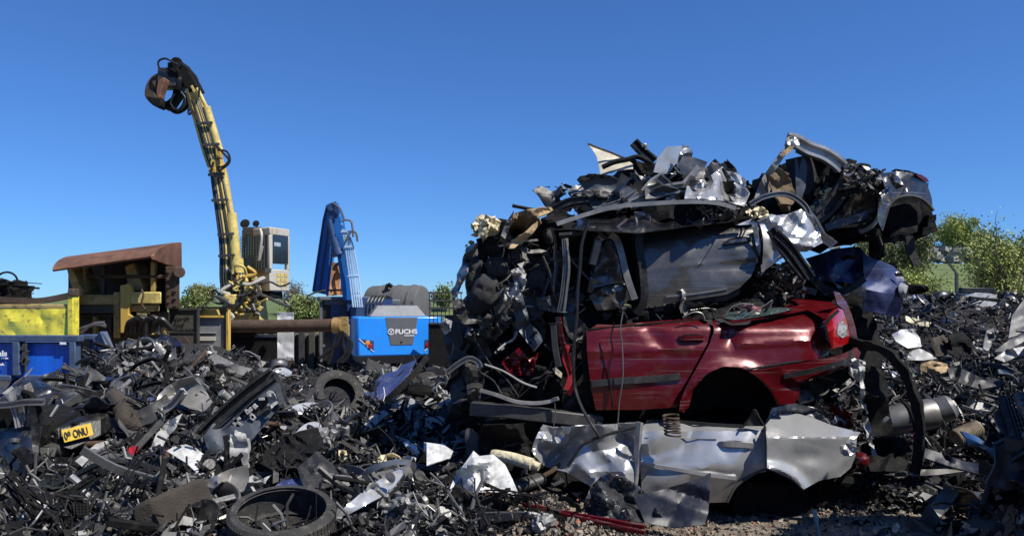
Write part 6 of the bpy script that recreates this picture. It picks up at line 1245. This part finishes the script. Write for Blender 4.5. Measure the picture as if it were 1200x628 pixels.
def k_panel(rng, s):
    poly = smoothpoly(rpoly(rng, .36, .2, 6), 3); c = rng.uniform(.2, 1.); ax = rng.uniform(-.4, .4)
    return jsheet('trim_panel', poly, .03, lambda p: crumple(p, s, 5, .04, .2)-c*(p[:, 1]+ax*p[:, 0])**2+.03*np.clip(np.abs(p[:, 1])-.1, 0, .05)/.05, 'dark_plastic', .01, seed=s)
def k_strip(rng, s):
    pts = [Vector((-.4, 0, 0))]
    d = Vector((1, 0, 0))
    for i in range(5):
        d = (d+Vector((0, rng.uniform(-.5, .5), rng.uniform(-.35, .35)))).normalized(); pts.append(pts[-1]+d*rng.uniform(.12, .2))
    w_ = rng.uniform(.012, .04); mb = MB(); mb.ribbon(spline(pts, 4), rng.choice([CH(w_, .014), FL(w_, .006), [(-.012, -w_), (.01, -w_), (.014, 0), (.01, w_), (-.012, w_)]]))
    return mb.build('metal_strip', 'bare_steel', loc=Z3)
def k_hose(rng, s):
    pts = [Vector((-.3, 0, 0))]; d = Vector((1, 0, .2))
    for i in range(6):
        d = (d+Vector((rng.uniform(-.7, .5), rng.uniform(-.8, .8), rng.uniform(-.5, .5)))).normalized(); pts.append(pts[-1]+d*.14)
    mb = MB(); mb.tube(spline(pts, 4), rng.uniform(.008, .026), 7); return mb.build('hose', 'hose_black', loc=Z3)
def k_loom(rng, s):
    mb = MB(); base = [Vector((-.35+.14*i, rng.uniform(-.08, .08), rng.uniform(-.03, .06))) for i in range(6)]
    for k in range(9): mb.tube(spline([p+Vector((rng.uniform(-.04, .04), rng.uniform(-.06, .06), rng.uniform(-.03, .05))) for p in base], 3), rng.uniform(.003, .008), 4)
    for k in range(4): mb.box(rng.choice(base)+Vector((0, rng.uniform(-.05, .05), .02)), (.035, .025, .02), Euler((rng.random(), rng.random(), rng.random())).to_matrix())
    return mb.build('cable_bundle', 'hose_black', loc=Z3)
def k_bumper(rng, s):
    w_ = rng.uniform(.5, .75); b_ = rng.uniform(.03, .12); hgt = rng.uniform(.06, .1)
    pts = [Vector((w_*(i/8-.5)*2*.5, b_*(1-((i/8-.5)*2)**2)*-1, .03*math.sin(i+s))) for i in range(9)]
    mb = MB(); mb.ribbon(spline(pts, 2), [(-.04, -hgt), (.0, -hgt*1.1), (.045, -hgt*.5), (.05, 0), (.03, hgt*.6), (.03, hgt), (-.03, hgt), (.015, hgt*.3), (.02, -hgt*.6), (-.04, -hgt*.8)])
    mb.v = [tuple(Vector(v)+noise.noise_vector(Vector(v)*4+Vector((s, 0, 0)))*.035+noise.noise_vector(Vector(v)*13+Vector((s, 0, 0)))*.012) for v in mb.v]
    return mb.build('bumper', 'black_plastic', loc=Z3, sharp=28)
def k_housing(rng, s):
    t = bpy.data.objects.new('plastic_housing', None); COL.objects.link(t); sx, sy, sz = rng.uniform(.16, .3), rng.uniform(.1, .2), rng.uniform(.06, .13); mb = MB()
    mb.box((0, 0, 0), (sx*1.3, sy*1.3, sz), None, 0, rng.uniform(.6, .95)); 
    for k in range(rng.randint(3, 6)): mb.box((rng.uniform(-.5, .5)*sx, rng.uniform(-.5, .5)*sy, sz*.5), (rng.uniform(.02, .12), rng.uniform(.015, .05), rng.uniform(.02, .05)), Euler((0, 0, rng.choice([0, 1.57, .5]))).to_matrix())
    mb.build('case', 'dark_plastic', t, bevel=.008)
    for k in range(rng.randint(2, 4)):
        mb = MB(); p = Vector((rng.uniform(-.5, .5)*sx, rng.uniform(-.5, .5)*sy, 0)); mb.tube([p, p+Vector((rng.uniform(-.03, .03), rng.uniform(-.03, .03), sz*.5+.05))], rng.uniform(.012, .035), 10); mb.build('pipe_stub', 'black_plastic', t, bevel=.003)
    return t
def k_grille(rng, s):
    mb = MB(); nx, ny = rng.randint(4, 8), rng.randint(3, 5); w_, h_ = .36, .16
    for i in range(nx+1): mb.box((-w_/2+w_*i/nx, 0, 0), (.008, h_, .014))
    for j in range(ny+1): mb.box((0, -h_/2+h_*j/ny, .001), (w_+.01, .008, .018))
    return mb.build('vent_grille', 'black_plastic', loc=Z3)
def k_casting(rng, s):
    mb = MB()
    for k in range(11): mb.box((rng.gauss(0, .08), rng.gauss(0, .06), rng.gauss(0, .04)), (rng.uniform(.04, .14), rng.uniform(.03, .1), rng.uniform(.03, .08)), Euler((rng.uniform(-.5, .5), rng.uniform(-.5, .5), rng.uniform(0, 3))).to_matrix(), 0, rng.uniform(.6, 1))
    for k in range(7):
        p = Vector((rng.gauss(0, .08), rng.gauss(0, .06), rng.gauss(0, .03))); d = Vector((rng.uniform(-1, 1), rng.uniform(-1, 1), rng.uniform(0, 1))).normalized(); mb.tube([p, p+d*rng.uniform(.06, .14)], rng.uniform(.012, .035), 10)
    return mb.build('engine_casting', 'aluminium', loc=Z3, bevel=.005)
def k_exhaust(rng, s):
    t = bpy.data.objects.new('exhaust_pipe', None); COL.objects.link(t); mb = MB(); mb.tube(spline([(-.55, .05, 0), (-.3, 0, .03), (0, 0, 0), (.3, .06*rng.uniform(-1, 1), .05), (.5, .2*rng.uniform(-1, 1), .1)], 4), .024, 9); mb.build('pipe', 'rusty_steel', t)
    mb = MB(); M = Matrix.Rotation(R(90), 4, 'Y') @ Matrix.Diagonal((.75, 1.1, 1, 1)); mb.lathe([(0, -.17), (.06, -.165), (.085, -.14), (.085, .14), (.06, .165), (0, .17)], 20, M); mb.build('silencer', 'dull_steel', t); return t
def k_lamp(rng, s):
    t = bpy.data.objects.new('headlight', None); COL.objects.link(t); poly = smoothpoly([(-.22, -.03), (-.05, -.1), (.18, -.08), (.24, .02), (.1, .09), (-.1, .07)], 3)
    jsheet('lens', poly, .03, lambda p: .07-1.1*(p[:, 0]**2+p[:, 1]**2*2), 'lamp_clear', .004, t, s); jsheet('housing', [(a*1.02, b*1.02) for a, b in poly], .04, lambda p: -.06+.8*(p[:, 0]**2+p[:, 1]**2*2), 'dark_plastic', .012, t, s); return t
def k_foam(rng, s):
    bm = bmesh.new(); bmesh.ops.create_icosphere(bm, subdivisions=3, radius=1); vs = []
    for v in bm.verts:
        k = 1+.5*noise.noise(v.co*1.6+Vector((s, 0, 0)))+.25*noise.noise(v.co*4+Vector((s, 0, 0))); vs.append((v.co.x*.15*k, v.co.y*.1*k, v.co.z*.055*k))
    fs = [tuple(v.index for v in f.verts) for f in bm.faces]; bm.free(); return newobj('foam_chunk', vs, fs, 'cream_foam', loc=Z3, sharp=45)
def k_cushion(rng, s):
    t = bpy.data.objects.new('seat_cushion', None); COL.objects.link(t); bm = bmesh.new(); bmesh.ops.create_uvsphere(bm, u_segments=26, v_segments=14, radius=1); vs = []
    for v in bm.verts:
        x, y, z = v.co; f = lambda q, e: math.copysign(abs(q)**e, q)
        vs.append((f(x, .55)*.24, f(y, .55)*.2, f(z, .7)*.07+.03*math.sin(x*5+s)*.4+.015*noise.noise(v.co*2.5+Vector((s, 0, 0)))-.012*(abs(abs(x)-.45) < .08)))
    fs = [tuple(v.index for v in f_.verts) for f_ in bm.faces]; bm.free(); newobj('cover', vs, fs, 'seat_fabric', t, sharp=0)
    mb = MB(); mb.tube(spline([(-.22, -.16, -.06), (0, -.19, -.09), (.22, -.16, -.06), (.24, .1, -.07)], 4), .01, 6); mb.build('frame', 'dull_steel', t); return t
def k_radiator(rng, s):
    t = bpy.data.objects.new('radiator', None); COL.objects.link(t); mb = MB()
    for i in range(26): mb.box((-.24+.019*i, 0, .004*math.sin(i*.7+s)), (.006, .34, .025))
    for j in range(12): mb.box((0, -.165+.03*j, 0), (.5, .008, .012))
    mb.build('core', 'dull_steel', t); mb = MB(); mb.box((-.27, 0, 0), (.05, .38, .05)); mb.build('end_tank', 'black_plastic', t, bevel=.01); mb = MB(); mb.box((.27, 0, 0), (.05, .38, .05)); mb.tube([(.27, .1, 0), (.34, .12, .03)], .02, 9); mb.build('end_tank', 'black_plastic', t, bevel=.01); return t
def k_door(rng, s):
    t = bpy.data.objects.new('car_door', None); COL.objects.link(t)
    poly = smoothpoly([(-.48, -.3), (.0, -.33), (.42, -.3), (.5, 0), (.46, .26), (-.46, .26)], 2)
    jsheet('door_skin', poly, .04, lambda p: crumple(p, s, 14, .09, .25)-.25*p[:, 1]**2, 'graphite_paint', .012, t, s)
    mb = MB(); mb.ribbon(spline([(-.46, .26, 0), (-.42, .4, .03), (-.2, .6, .06), (.1, .64, .05), (.36, .5, .03), (.46, .26, 0)], 4), CH(.025, .014)); mb.build('window_frame', 'dull_black', t)
    mb = MB(); mb.box((-.3, .16, .02), (.16, .03, .03)); mb.build('handle', 'dull_black', t, bevel=.006); return t
def k_wing(rng, s):
    poly = [(-.45, -.1), (-.38, .16), (-.1, .24), (.3, .22), (.5, .12), (.48, -.05), (.3, -.08), (.24, .04), (.12, .1), (0, .1), (-.12, .03), (-.18, -.1), (-.3, -.14)]
    return jsheet('wing_panel', poly, .032, lambda p: crumple(p, s, 12, .09, .2)-.5*p[:, 1]**2+.1*p[:, 0]**2, 'silver_paint', .008, seed=s)
def k_beam(rng, s):
    mb = MB(); pts = [(-.55, 0, 0), (-.2, rng.uniform(-.05, .05), .0), (.15, rng.uniform(-.1, .1), rng.uniform(-.05, .1)), (.5, rng.uniform(-.25, .25), rng.uniform(-.1, .15))]; a, b = rng.uniform(.02, .04), rng.uniform(.015, .03); mb.ribbon(spline(pts, 3), FL(a, b)); return mb.build('steel_beam', 'dull_steel', loc=Z3, bevel=.004)
def k_rod(rng, s):
    mb = MB(); mb.tube(spline([(-.5, 0, 0), (-.1, rng.uniform(-.05, .05), .02), (.2, rng.uniform(-.05, .05), 0), (.5, rng.uniform(-.2, .2), .05)], 3), rng.uniform(.006, .014), 6); return mb.build('metal_rod', 'bare_steel', loc=Z3)
def k_tyre(rng, s):
    mb = tyre_mesh(.3, .2, .19, 48, True); return mb.build('tyre', 'rubber', loc=Z3)
def k_rim(rng, s):
    t = bpy.data.objects.new('wheel_rim', None); COL.objects.link(t); mb = MB(); mb.lathe([(.2, -.09), (.215, -.08), (.19, -.06), (.175, 0), (.19, .06), (.215, .08), (.2, .09), (.185, .065), (.165, 0), (.185, -.065), (.2, -.09)], 40); mb.build('barrel', 'bare_steel', t)
    mb = MB(); mb.tube([(0, 0, .02), (0, 0, .07)], .05, 14)
    for k in range(5): A = k*1.2566; mb.bar((.04*math.cos(A), .04*math.sin(A), .05), (.18*math.cos(A), .18*math.sin(A), .05), .045, .02)
    mb.build('spokes', 'aluminium', t, bevel=.004); return t
DARKS = ['black_plastic']*6+['dull_black']*4+['dark_plastic']*5
KINDS = {  # kind: maker, variants, noun, category, material choice, size range, count
 'sheet': (k_sheet, 9, 'crumpled sheet', 'sheet metal', ['dull_steel']*6+['dark_plastic']*4+['bare_steel']*3+['bright_steel']*1+['beige_paint']*4+['smoke_paint', 'black_paint', 'charcoal_paint', 'graphite_paint', 'silver_paint', 'pale_plastic'], (.5, 1.0)),
 'panel': (k_panel, 8, 'curved trim panel', 'panel', DARKS+['grey_plastic']*5+['slate_plastic']*2+['pale_plastic']+['beige_paint']*2, (.5, 1.0)),
 'strip': (k_strip, 12, 'bent strip', 'strip', ['bare_steel']*4+['bright_steel']*3+['dull_black']*5+['dull_steel']*4+['pale_plastic', 'beige_paint'], (.5, 1.1)),
 'hose': (k_hose, 8, 'loose hose', 'hose', ['hose_black'], (.6, 1.2)),
 'loom': (k_loom, 6, 'cable bundle', 'cables', ['hose_black', 'hose_black', 'dull_black'], (.7, 1.2)),
 'bumper': (k_bumper, 6, 'bumper piece', 'bumper', DARKS+['silver_paint', 'beige_paint', 'slate_plastic'], (.6, 1.1)),
 'housing': (k_housing, 8, 'plastic housing', 'housing', ['black_plastic', 'dark_plastic', 'dark_plastic', 'grey_plastic', 'dull_black'], (.6, 1.2)),
 'grille': (k_grille, 4, 'lattice grille', 'grille', ['black_plastic', 'dull_black', 'dark_plastic'], (.6, 1.1)),
 'casting': (k_casting, 6, 'engine casting', 'casting', ['aluminium', 'dull_steel', 'dull_steel', 'aluminium'], (.7, 1.3)),
 'exhaust': (k_exhaust, 3, 'exhaust pipe', 'exhaust', ['rusty_steel', 'dull_steel'], (.7, 1.)),
 'lamp': (k_lamp, 3, 'headlamp', 'headlight', ['dark_plastic'], (.7, 1.1)),
 'foam': (k_foam, 5, 'torn lump', 'scrap', ['cream_foam', 'seat_fabric', 'seat_fabric', 'brown_fabric', 'pale_plastic'], (.4, .9)),
 'cushion': (k_cushion, 3, 'seat cushion', 'seat', ['seat_fabric', 'brown_fabric'], (.8, 1.2)),
 'radiator': (k_radiator, 3, 'radiator', 'radiator', ['dull_steel', 'aluminium'], (.7, 1.1)),
 'door': (k_door, 4, 'car door', 'door', ['graphite_paint', 'black_paint', 'smoke_paint', 'navy_paint', 'silver_paint'], (.7, .95)),
 'wing': (k_wing, 5, 'wing panel', 'wing', ['silver_paint', 'black_paint', 'beige_paint', 'graphite_paint', 'charcoal_paint', 'dull_steel'], (.6, .95)),
 'beam': (k_beam, 6, 'steel beam', 'beam', ['dull_steel', 'dull_steel', 'bare_steel', 'dull_black', 'dark_plastic', 'dull_black'], (.6, 1.1)),
 'rod': (k_rod, 6, 'thin rod', 'rod', ['bare_steel', 'dull_black', 'dull_steel'], (.6, 1.2)),
 'tyre': (k_tyre, 2, 'tyre', 'tyre', ['rubber'], (.85, 1.05)),
 'rim': (k_rim, 2, 'wheel rim', 'wheel', ['bare_steel'], (.8, 1.0)),
}
CW = {'black_plastic': 'black', 'dull_black': 'matt black', 'dark_plastic': 'charcoal', 'grey_plastic': 'mid grey', 'slate_plastic': 'slate grey', 'pale_plastic': 'off white', 'white_paint': 'white', 'rubber': 'worn black', 'bare_steel': 'steel grey', 'bright_steel': 'shiny silver', 'dull_steel': 'dark steel', 'aluminium': 'pale metal', 'rusty_steel': 'rusty brown', 'brown_plate': 'rust brown', 'silver_paint': 'silver painted', 'smoke_paint': 'smoke grey', 'black_paint': 'glossy black', 'navy_paint': 'navy blue', 'beige_paint': 'dusty beige', 'graphite_paint': 'graphite', 'charcoal_paint': 'glossy charcoal', 'hose_black': 'black', 'cream_foam': 'cream', 'seat_fabric': 'black fabric', 'brown_fabric': 'brown fabric'}
PROTO = {}; LOOSE = []
def copy_tree(o, parent=None):
    c = o.copy(); COL.objects.link(c)
    if parent is not None: c.parent = parent
    for ch in list(o.children): copy_tree(ch, c)
    return c
def put(kind, loc, rot, scale, m, rng):
    mk, nv, noun, cat, ms, sr = KINDS[kind]; i = rng.randrange(nv)
    if (kind, i) not in PROTO:
        o = mk(random.Random(hash((len(kind), ord(kind[0]), i)) % 9999), i*7+len(kind)); PROTO[(kind, i)] = [o, 0]
    pr = PROTO[(kind, i)]
    o = pr[0] if pr[1] == 0 else copy_tree(pr[0])
    pr[1] += 1
    o.location = loc; o.rotation_euler = rot; o.scale = (scale,)*3
    o['category'] = cat
    tgt = o if o.type == 'MESH' else (o.children[0] if kind in ('door', 'housing', 'cushion') else None)
    if tgt is not None:
        tgt.material_slots[0].link = 'OBJECT'; tgt.material_slots[0].material = MATS[m]
    LOOSE.append((o, kind, m, scale)); return o
# weights for the heap mix, and how many of each
HBF = [(56, 484, 130, 562), (270, 580, 390, 640), (366, 440, 426, 482), (64, 486, 120, 536), (196, 396, 272, 424), (395, 405, 520, 428)]
MIX = (['sheet']*15+['panel']*14+['strip']*17+['hose']*9+['loom']*8+['bumper']*7+['housing']*9+['grille']*2+['casting']*5+['exhaust']*3+['lamp']*3+['foam']*4+['cushion']*1+['radiator']*2+['door']*2+['wing']*3+['beam']*5+['rod']*6+['rim']*2)
rng = random.Random(2024)
def scatter(n, region, mix, lift=.05, tilt=(.1, 1.1), ssc=1., dark=0.):
    k = 0; tries = 0
    while k < n and tries < n*8:
        tries += 1
        u, v = region(rng)
        if any(b[0]-5 < u < b[2]+5 and max(b[1], b[3]-14) < v < b[3]+14 for b in HB) or any(b[0] < u < b[2] and b[1] < v < b[3] for b in HBF): continue
        if u < 132 and v < 408+(132-u)*.5: continue
        Y = Yh(u, v)
        if Y <= 0: continue
        kind = rng.choice(mix); m = rng.choice(KINDS[kind][4]); lo_, hi_ = KINDS[kind][5]
        if kind in ('sheet', 'panel', 'wing', 'door', 'bumper', 'cushion', 'radiator') and any(b[0]-14 < u < b[2]+14 and b[1] < v < b[3]+30 for b in HB): continue
        p = P(u, v, Y); p.z = S(p.x, p.y)+lift*rng.uniform(.2, 1.6)
        sc = rng.uniform(lo_, hi_)*ssc*(1.38-.05*min(Y, 11))
        if kind in ('tyre', 'rim', 'cushion', 'door', 'radiator') : p.z += .05
        t1 = rng.uniform(*tilt)
        e = Euler((t1 if rng.random() < .75 else -t1*.6, rng.uniform(-.5, .5), rng.gauss(0, .9)))
        if kind == 'bumper': e = Euler((rng.uniform(-.2, .7), rng.uniform(-.4, .4), rng.gauss(0, .8)))
        if kind in ('strip', 'rod', 'beam', 'hose', 'loom', 'exhaust'): e = Euler((rng.uniform(-.6, .6), rng.gauss(0, .38), rng.uniform(-3.14, 3.14)))
        put(kind, p, e, sc, m, rng); k += 1
box_ = lambda u0, v0, u1, v1: (lambda r: (r.uniform(u0, u1), r.uniform(v0, v1)))
scatter(200, box_(-30, 470, 460, 630), MIX)
scatter(64, box_(-20, 462, 480, 625), ['panel']*5+['bumper']*5+['wing']*2+['sheet']*3+['radiator', 'door', 'housing', 'housing', 'strip', 'strip'], ssc=1.4, tilt=(.1, .75))
scatter(210, box_(60, 418, 270, 510), MIX, ssc=.9)
scatter(150, box_(250, 440, 560, 530), MIX, ssc=.9)
scatter(60, box_(400, 520, 620, 628), MIX, ssc=.75)
scatter(60, box_(118, 408, 215, 432), ['sheet', 'strip', 'beam', 'beam', 'strip', 'wing', 'casting', 'bumper'], ssc=.9, tilt=(.2, 1.2))
MIXR = [k for k in MIX if k != 'door']
scatter(230, box_(1005, 345, 1240, 530), MIXR, ssc=.85)
scatter(60, box_(1040, 348, 1230, 400), MIXR, ssc=.85)
scatter(36, box_(1010, 520, 1230, 590), ['panel', 'sheet', 'bumper', 'strip', 'housing', 'wing', 'hose'], ssc=.9)
scatter(26, box_(620, 570, 850, 628), ['strip', 'hose', 'housing', 'foam', 'casting', 'panel', 'rod'], ssc=.5)
# the tall heap just beyond the right edge (it shades the corner)
for k in range(90):
    x, y = rng.gauss(4.45, .6), rng.gauss(3.75, .6); kd = rng.choice(['wing', 'sheet', 'panel', 'sheet', 'panel']); z = S(x, y)
    put(kd, (x, y, z-.02), Euler((rng.uniform(-.35, .45), rng.uniform(-.4, .4), rng.uniform(-3, 3))), rng.uniform(.6, .95), rng.choice(KINDS[kd][4]), rng)
# scrap caught between and on the crushed cars
def on_stack(n, u0, v0, u1, v1, Y, mix, sc=(.3, .6), vert=True):
    for _ in range(n):
        u, v = rng.uniform(u0, u1), rng.uniform(v0, v1); kd = rng.choice(mix); m = rng.choice(KINDS[kd][4])
        e = Euler((R(90)+rng.uniform(-.6, .6), rng.uniform(-1.3, 1.3), rng.uniform(-.5, .5))) if vert else Euler((rng.uniform(-.5, .9), rng.uniform(-.3, .3), rng.uniform(-1.5, 1.5)))
        put(kd, P(u, v, Y+rng.uniform(-.06, .12)), e, rng.uniform(*sc), m, rng)
SM = ['strip', 'strip', 'rod', 'hose', 'loom', 'sheet', 'panel', 'housing', 'beam']
on_stack(34, 575, 290, 690, 380, 5.9, SM, (.3, .65))
on_stack(20, 545, 380, 680, 470, 5.78, ['strip', 'hose', 'loom', 'panel', 'housing', 'strip', 'rod'], (.3, .6))
on_stack(24, 690, 345, 900, 368, 5.85, ['strip', 'rod', 'hose', 'loom', 'strip', 'sheet'], (.25, .5), False)
on_stack(26, 640, 225, 860, 262, 6.05, ['strip', 'sheet', 'beam', 'rod', 'strip', 'hose', 'panel'], (.3, .65), False)
on_stack(14, 735, 195, 850, 225, 6.25, ['strip', 'sheet', 'rod', 'panel'], (.3, .55), False)
on_stack(7, 890, 310, 925, 345, 6.1, SM, (.25, .4))
on_stack(6, 985, 200, 1035, 225, 6.6, ['strip', 'hose', 'rod'], (.25, .35), False)
on_stack(16, 560, 495, 640, 560, 5.8, ['panel', 'strip', 'hose', 'housing', 'loom', 'sheet'], (.3, .6))
on_stack(16, 930, 440, 1010, 500, 5.8, ['casting', 'loom', 'hose', 'strip', 'housing', 'sheet'], (.25, .5))
on_stack(14, 860, 560, 1010, 600, 5.9, ['panel', 'strip', 'hose', 'housing', 'loom'], (.3, .5))
on_stack(10, 760, 244, 890, 262, 5.85, ['strip', 'sheet', 'rod'], (.25, .45), False)

# ------------------------------------------------------------------ fine litter nobody could count
def shards(name, pts, smin, smax, mats, seed, wts=None, z0=.0):
    r = np.random.RandomState(seed); n = len(pts); pts = np.array([tuple(p) for p in pts])
    L = r.uniform(smin, smax, n)*(1+.8*(r.rand(n) > .85)); W = L*np.where(r.rand(n) < .7, r.uniform(.04, .22, n), r.uniform(.2, .6, n))
    base = np.array([[-1, -1, 0], [0, -1, .0], [1, -1, 0], [-1, 1, 0], [0, 1, 0], [1, 1, 0]], float)
    V = np.repeat(base[None], n, 0); V[:, :, 0] *= L[:, None]; V[:, :, 1] *= W[:, None]
    V[:, 1, 2] = V[:, 4, 2] = L*r.uniform(-.6, .6, n); V += r.uniform(-.6, .6, V.shape)*W[:, None, None]
    a, b, c = r.uniform(-1.1, 1.1, n), r.uniform(-.8, .8, n), r.uniform(0, 6.283, n)
    x, y, z = V[:, :, 0].copy(), V[:, :, 1].copy(), V[:, :, 2].copy()
    ca, sa = np.cos(a)[:, None], np.sin(a)[:, None]; y, z = y*ca-z*sa, y*sa+z*ca
    cb, sb = np.cos(b)[:, None], np.sin(b)[:, None]; x, z = x*cb+z*sb, -x*sb+z*cb
    cc_, sc_ = np.cos(c)[:, None], np.sin(c)[:, None]; x, y = x*cc_-y*sc_, x*sc_+y*cc_
    V = np.stack([x, y, z], 2)+pts[:, None, :]; V[:, :, 2] += z0
    idx = np.arange(n)*6; Fq = np.concatenate([np.stack([idx, idx+1, idx+4, idx+3], 1), np.stack([idx+1, idx+2, idx+5, idx+4], 1)])
    mi = r.choice(len(mats), n, p=wts); mi = np.concatenate([mi, mi])
    return tag(newobj(name, V.reshape(-1, 3), [tuple(q) for q in Fq.tolist()], mats, loc=Z3, mi=mi.tolist(), sharp=0, recalc=False), kind='stuff')
LMATS = ['dull_black', 'black_plastic', 'dark_plastic', 'dull_steel', 'bare_steel', 'bright_steel', 'pale_plastic', 'beige_paint', 'brown_plate', 'grey_plastic']
LW = [.18, .19, .25, .17, .07, .02, .012, .04, .012, .056]
pts = []
for _ in range(21000):
    k = rng.random()
    u, v = (rng.uniform(-120, 560), rng.uniform(400, 650)) if k < .68 else (rng.uniform(1000, 1330), rng.uniform(348, 600))
    Y = Yh(u, v)
    inh = any(b[0] < u < b[2] and b[3]-8 < v < b[3]+5 for b in HB) or any(b[0] < u < b[2] and b[1] < v < b[3] for b in HBF)
    if Y > 0 and not inh:
        p = P(u, v, Y*rng.uniform(.985, 1.02)); pts.append((p.x, p.y, S(p.x, p.y)+rng.uniform(0, .11)))
shards('scrap_litter', pts, .015, .075, LMATS, 5, LW)
def chunks(name, n, region, smin, smax, mats, wts, seed):
    r = random.Random(seed); mb = MB()
    for _ in range(n):
        u, v = region(r); Y = Yh(u, v)
        if Y <= 0 or any(b[0] < u < b[2] and b[1] < v < b[3] for b in HBF): continue
        p = P(u, v, Y); p.z = S(p.x, p.y)+r.uniform(0, .1); s = r.uniform(smin, smax); m = r.choices(range(len(mats)), wts)[0]; k = r.random()
        E3 = Euler((r.random()*6, r.random()*6, r.random()*6)).to_matrix()
        if k < .16: mb.box(p, (s*r.uniform(.8, 2), s*r.uniform(.3, 1), s*r.uniform(.15, .6)), E3, m, r.uniform(.4, 1))
        elif k < .92:
            pts_ = [p]; d = E3 @ Vector((1, 0, 0))
            for i in range(3): d = (d+Vector((r.gauss(0, .5), r.gauss(0, .5), r.gauss(0, .4)))).normalized(); pts_.append(pts_[-1]+d*s*1.2)
            mb.tube(pts_, s*r.uniform(.04, .16), 5, m)
        else: mb.tube([p, p+(E3 @ Vector((s*r.uniform(.4, 1.2), 0, 0)))], s*r.uniform(.15, .45), 8, m)
    return tag(mb.build(name, mats, loc=Z3, recalc=False, sharp=30), kind='stuff')
chunks('small_parts', 5200, lambda r: (r.uniform(-120, 570), r.uniform(404, 650)), .025, .085, LMATS, LW, 8)
chunks('small_parts', 1700, lambda r: (r.uniform(1000, 1300), r.uniform(350, 580)), .03, .10, LMATS, LW, 9)
pts = []
for _ in range(1700):
    u, v = rng.choice([(rng.uniform(545, 690), rng.uniform(280, 490)), (rng.uniform(640, 880), rng.uniform(215, 265)), (rng.uniform(690, 930), rng.uniform(350, 372)), (rng.uniform(900, 1010), rng.uniform(440, 500)), (rng.uniform(890, 940), rng.uniform(310, 350)), (rng.uniform(985, 1035), rng.uniform(200, 225)), (rng.uniform(570, 640), rng.uniform(490, 570))])
    pts.append(P(u, v, {True: 6.0, False: 5.9}[v < 280]+rng.uniform(-.05, .3)))
shards('metal_litter', pts, .012, .06, LMATS, 6, LW)
pts = []
for _ in range(5000):
    x, y = rng.gauss(4.3, .75), rng.gauss(3.9, .75); pts.append((x, y, S(x, y)+rng.uniform(-.02, .08)))
shards('scrap_litter', pts, .03, .12, LMATS, 12, LW)
# gravel and brick crumbs on the open ground
def stones(name, n, region, smin, smax, mats, wts, seed):
    r = random.Random(seed); mb = MB()
    for _ in range(n):
        u, v = region(r); Y = Yh(u, v)
        if Y <= 0:
            Y = CZ/((v-VH)/F) if v > VH+20 else 0
        if not Y: continue
        p = P(u, v, Y); p.z = S(p.x, p.y)+.002; s = r.uniform(smin, smax)*(1+1.5*(r.random() > .93))
        mb.box(p, (s*r.uniform(.6, 1.6), s, s*r.uniform(.4, .9)), Euler((r.random()*3, r.random()*3, r.random()*3)).to_matrix(), r.choices(range(len(mats)), wts)[0], r.uniform(.4, .9))
    return tag(mb.build(name, mats, loc=Z3, recalc=False, sharp=30), kind='stuff')
stones('gravel', 3600, box_(600, 580, 1060, 640), .006, .020, ['gravel_tan', 'dirt_ground', 'brick_red', 'stone', 'dull_black'], [5, 4, .5, 2, 2], 3)
stones('gravel', 1500, box_(380, 590, 620, 640), .008, .022, ['gravel_tan', 'dirt_ground', 'brick_red', 'stone', 'dull_black'], [4, 4, .3, 2, 2], 4)
stones('gravel', 900, box_(1000, 570, 1260, 640), .008, .02, ['gravel_tan', 'dirt_ground', 'stone', 'dull_black'], [3, 4, 2, 2], 5)

# ------------------------------------------------------------------ labels of the loose scrap
for o in COL.objects:
    if 'category' in o: o['kind'] = 'thing'
bpy.context.view_layer.update()
DIRS = ['right of', 'below and right of', 'below', 'below and left of', 'left of', 'above and left of', 'above', 'above and right of']
SIZES = ((0, 'tiny'), (16, 'small'), (30, 'medium'), (52, 'large'), (85, 'long'))
used = {}
for o, kind, m, sc in LOOSE:
    u, v = proj(o.location); noun = KINDS[kind][2]; ap = sc*.7*F/max(1, o.location.y)
    col = CW.get(m, '') if kind not in ('lamp', 'exhaust', 'grille', 'radiator', 'rim') else {'lamp': 'loose', 'exhaust': 'bent rusty', 'grille': 'black', 'radiator': 'finned', 'rim': 'bare metal'}[kind]
    if noun == 'tyre': col = 'worn black'
    if noun == 'hose': noun = 'loose hose'
    size = [w_ for t_, w_ in SIZES if ap >= t_][-1]
    if size == 'long' and kind not in ('strip', 'hose', 'loom', 'beam', 'rod', 'exhaust', 'bumper'): size = 'big'
    el = o.rotation_euler; steep = abs(math.cos(el.x)*math.cos(el.y)) < .6
    cands = sorted(LM, key=lambda q: (q[1]-u)**2+(q[2]-v)**2)[:9]; done = False
    g_ = 'loose '+KINDS[kind][2]+'s in the scrap'
    for form in range(3):
        for ph, lu, lv in cands:
            d = math.hypot(u-lu, v-lv); s_ = int(round(math.atan2(v-lv, u-lu)/(math.pi/4))) % 8
            dist = 'just ' if d < 38 else ('' if d < 95 else 'well ')
            adj = ('upended ' if steep else 'flat lying ') if form == 1 else ''
            if form == 2: adj = 'half buried ' if sc < .7 else 'dusty '
            lab = f"{size} {adj}{col} {noun} {dist}{DIRS[s_]} the {ph}"
            if lab not in used and len(lab.split()) <= 16: done = True; break
        if done: break
    used[lab] = 1; o['label'] = lab; o['group'] = g_
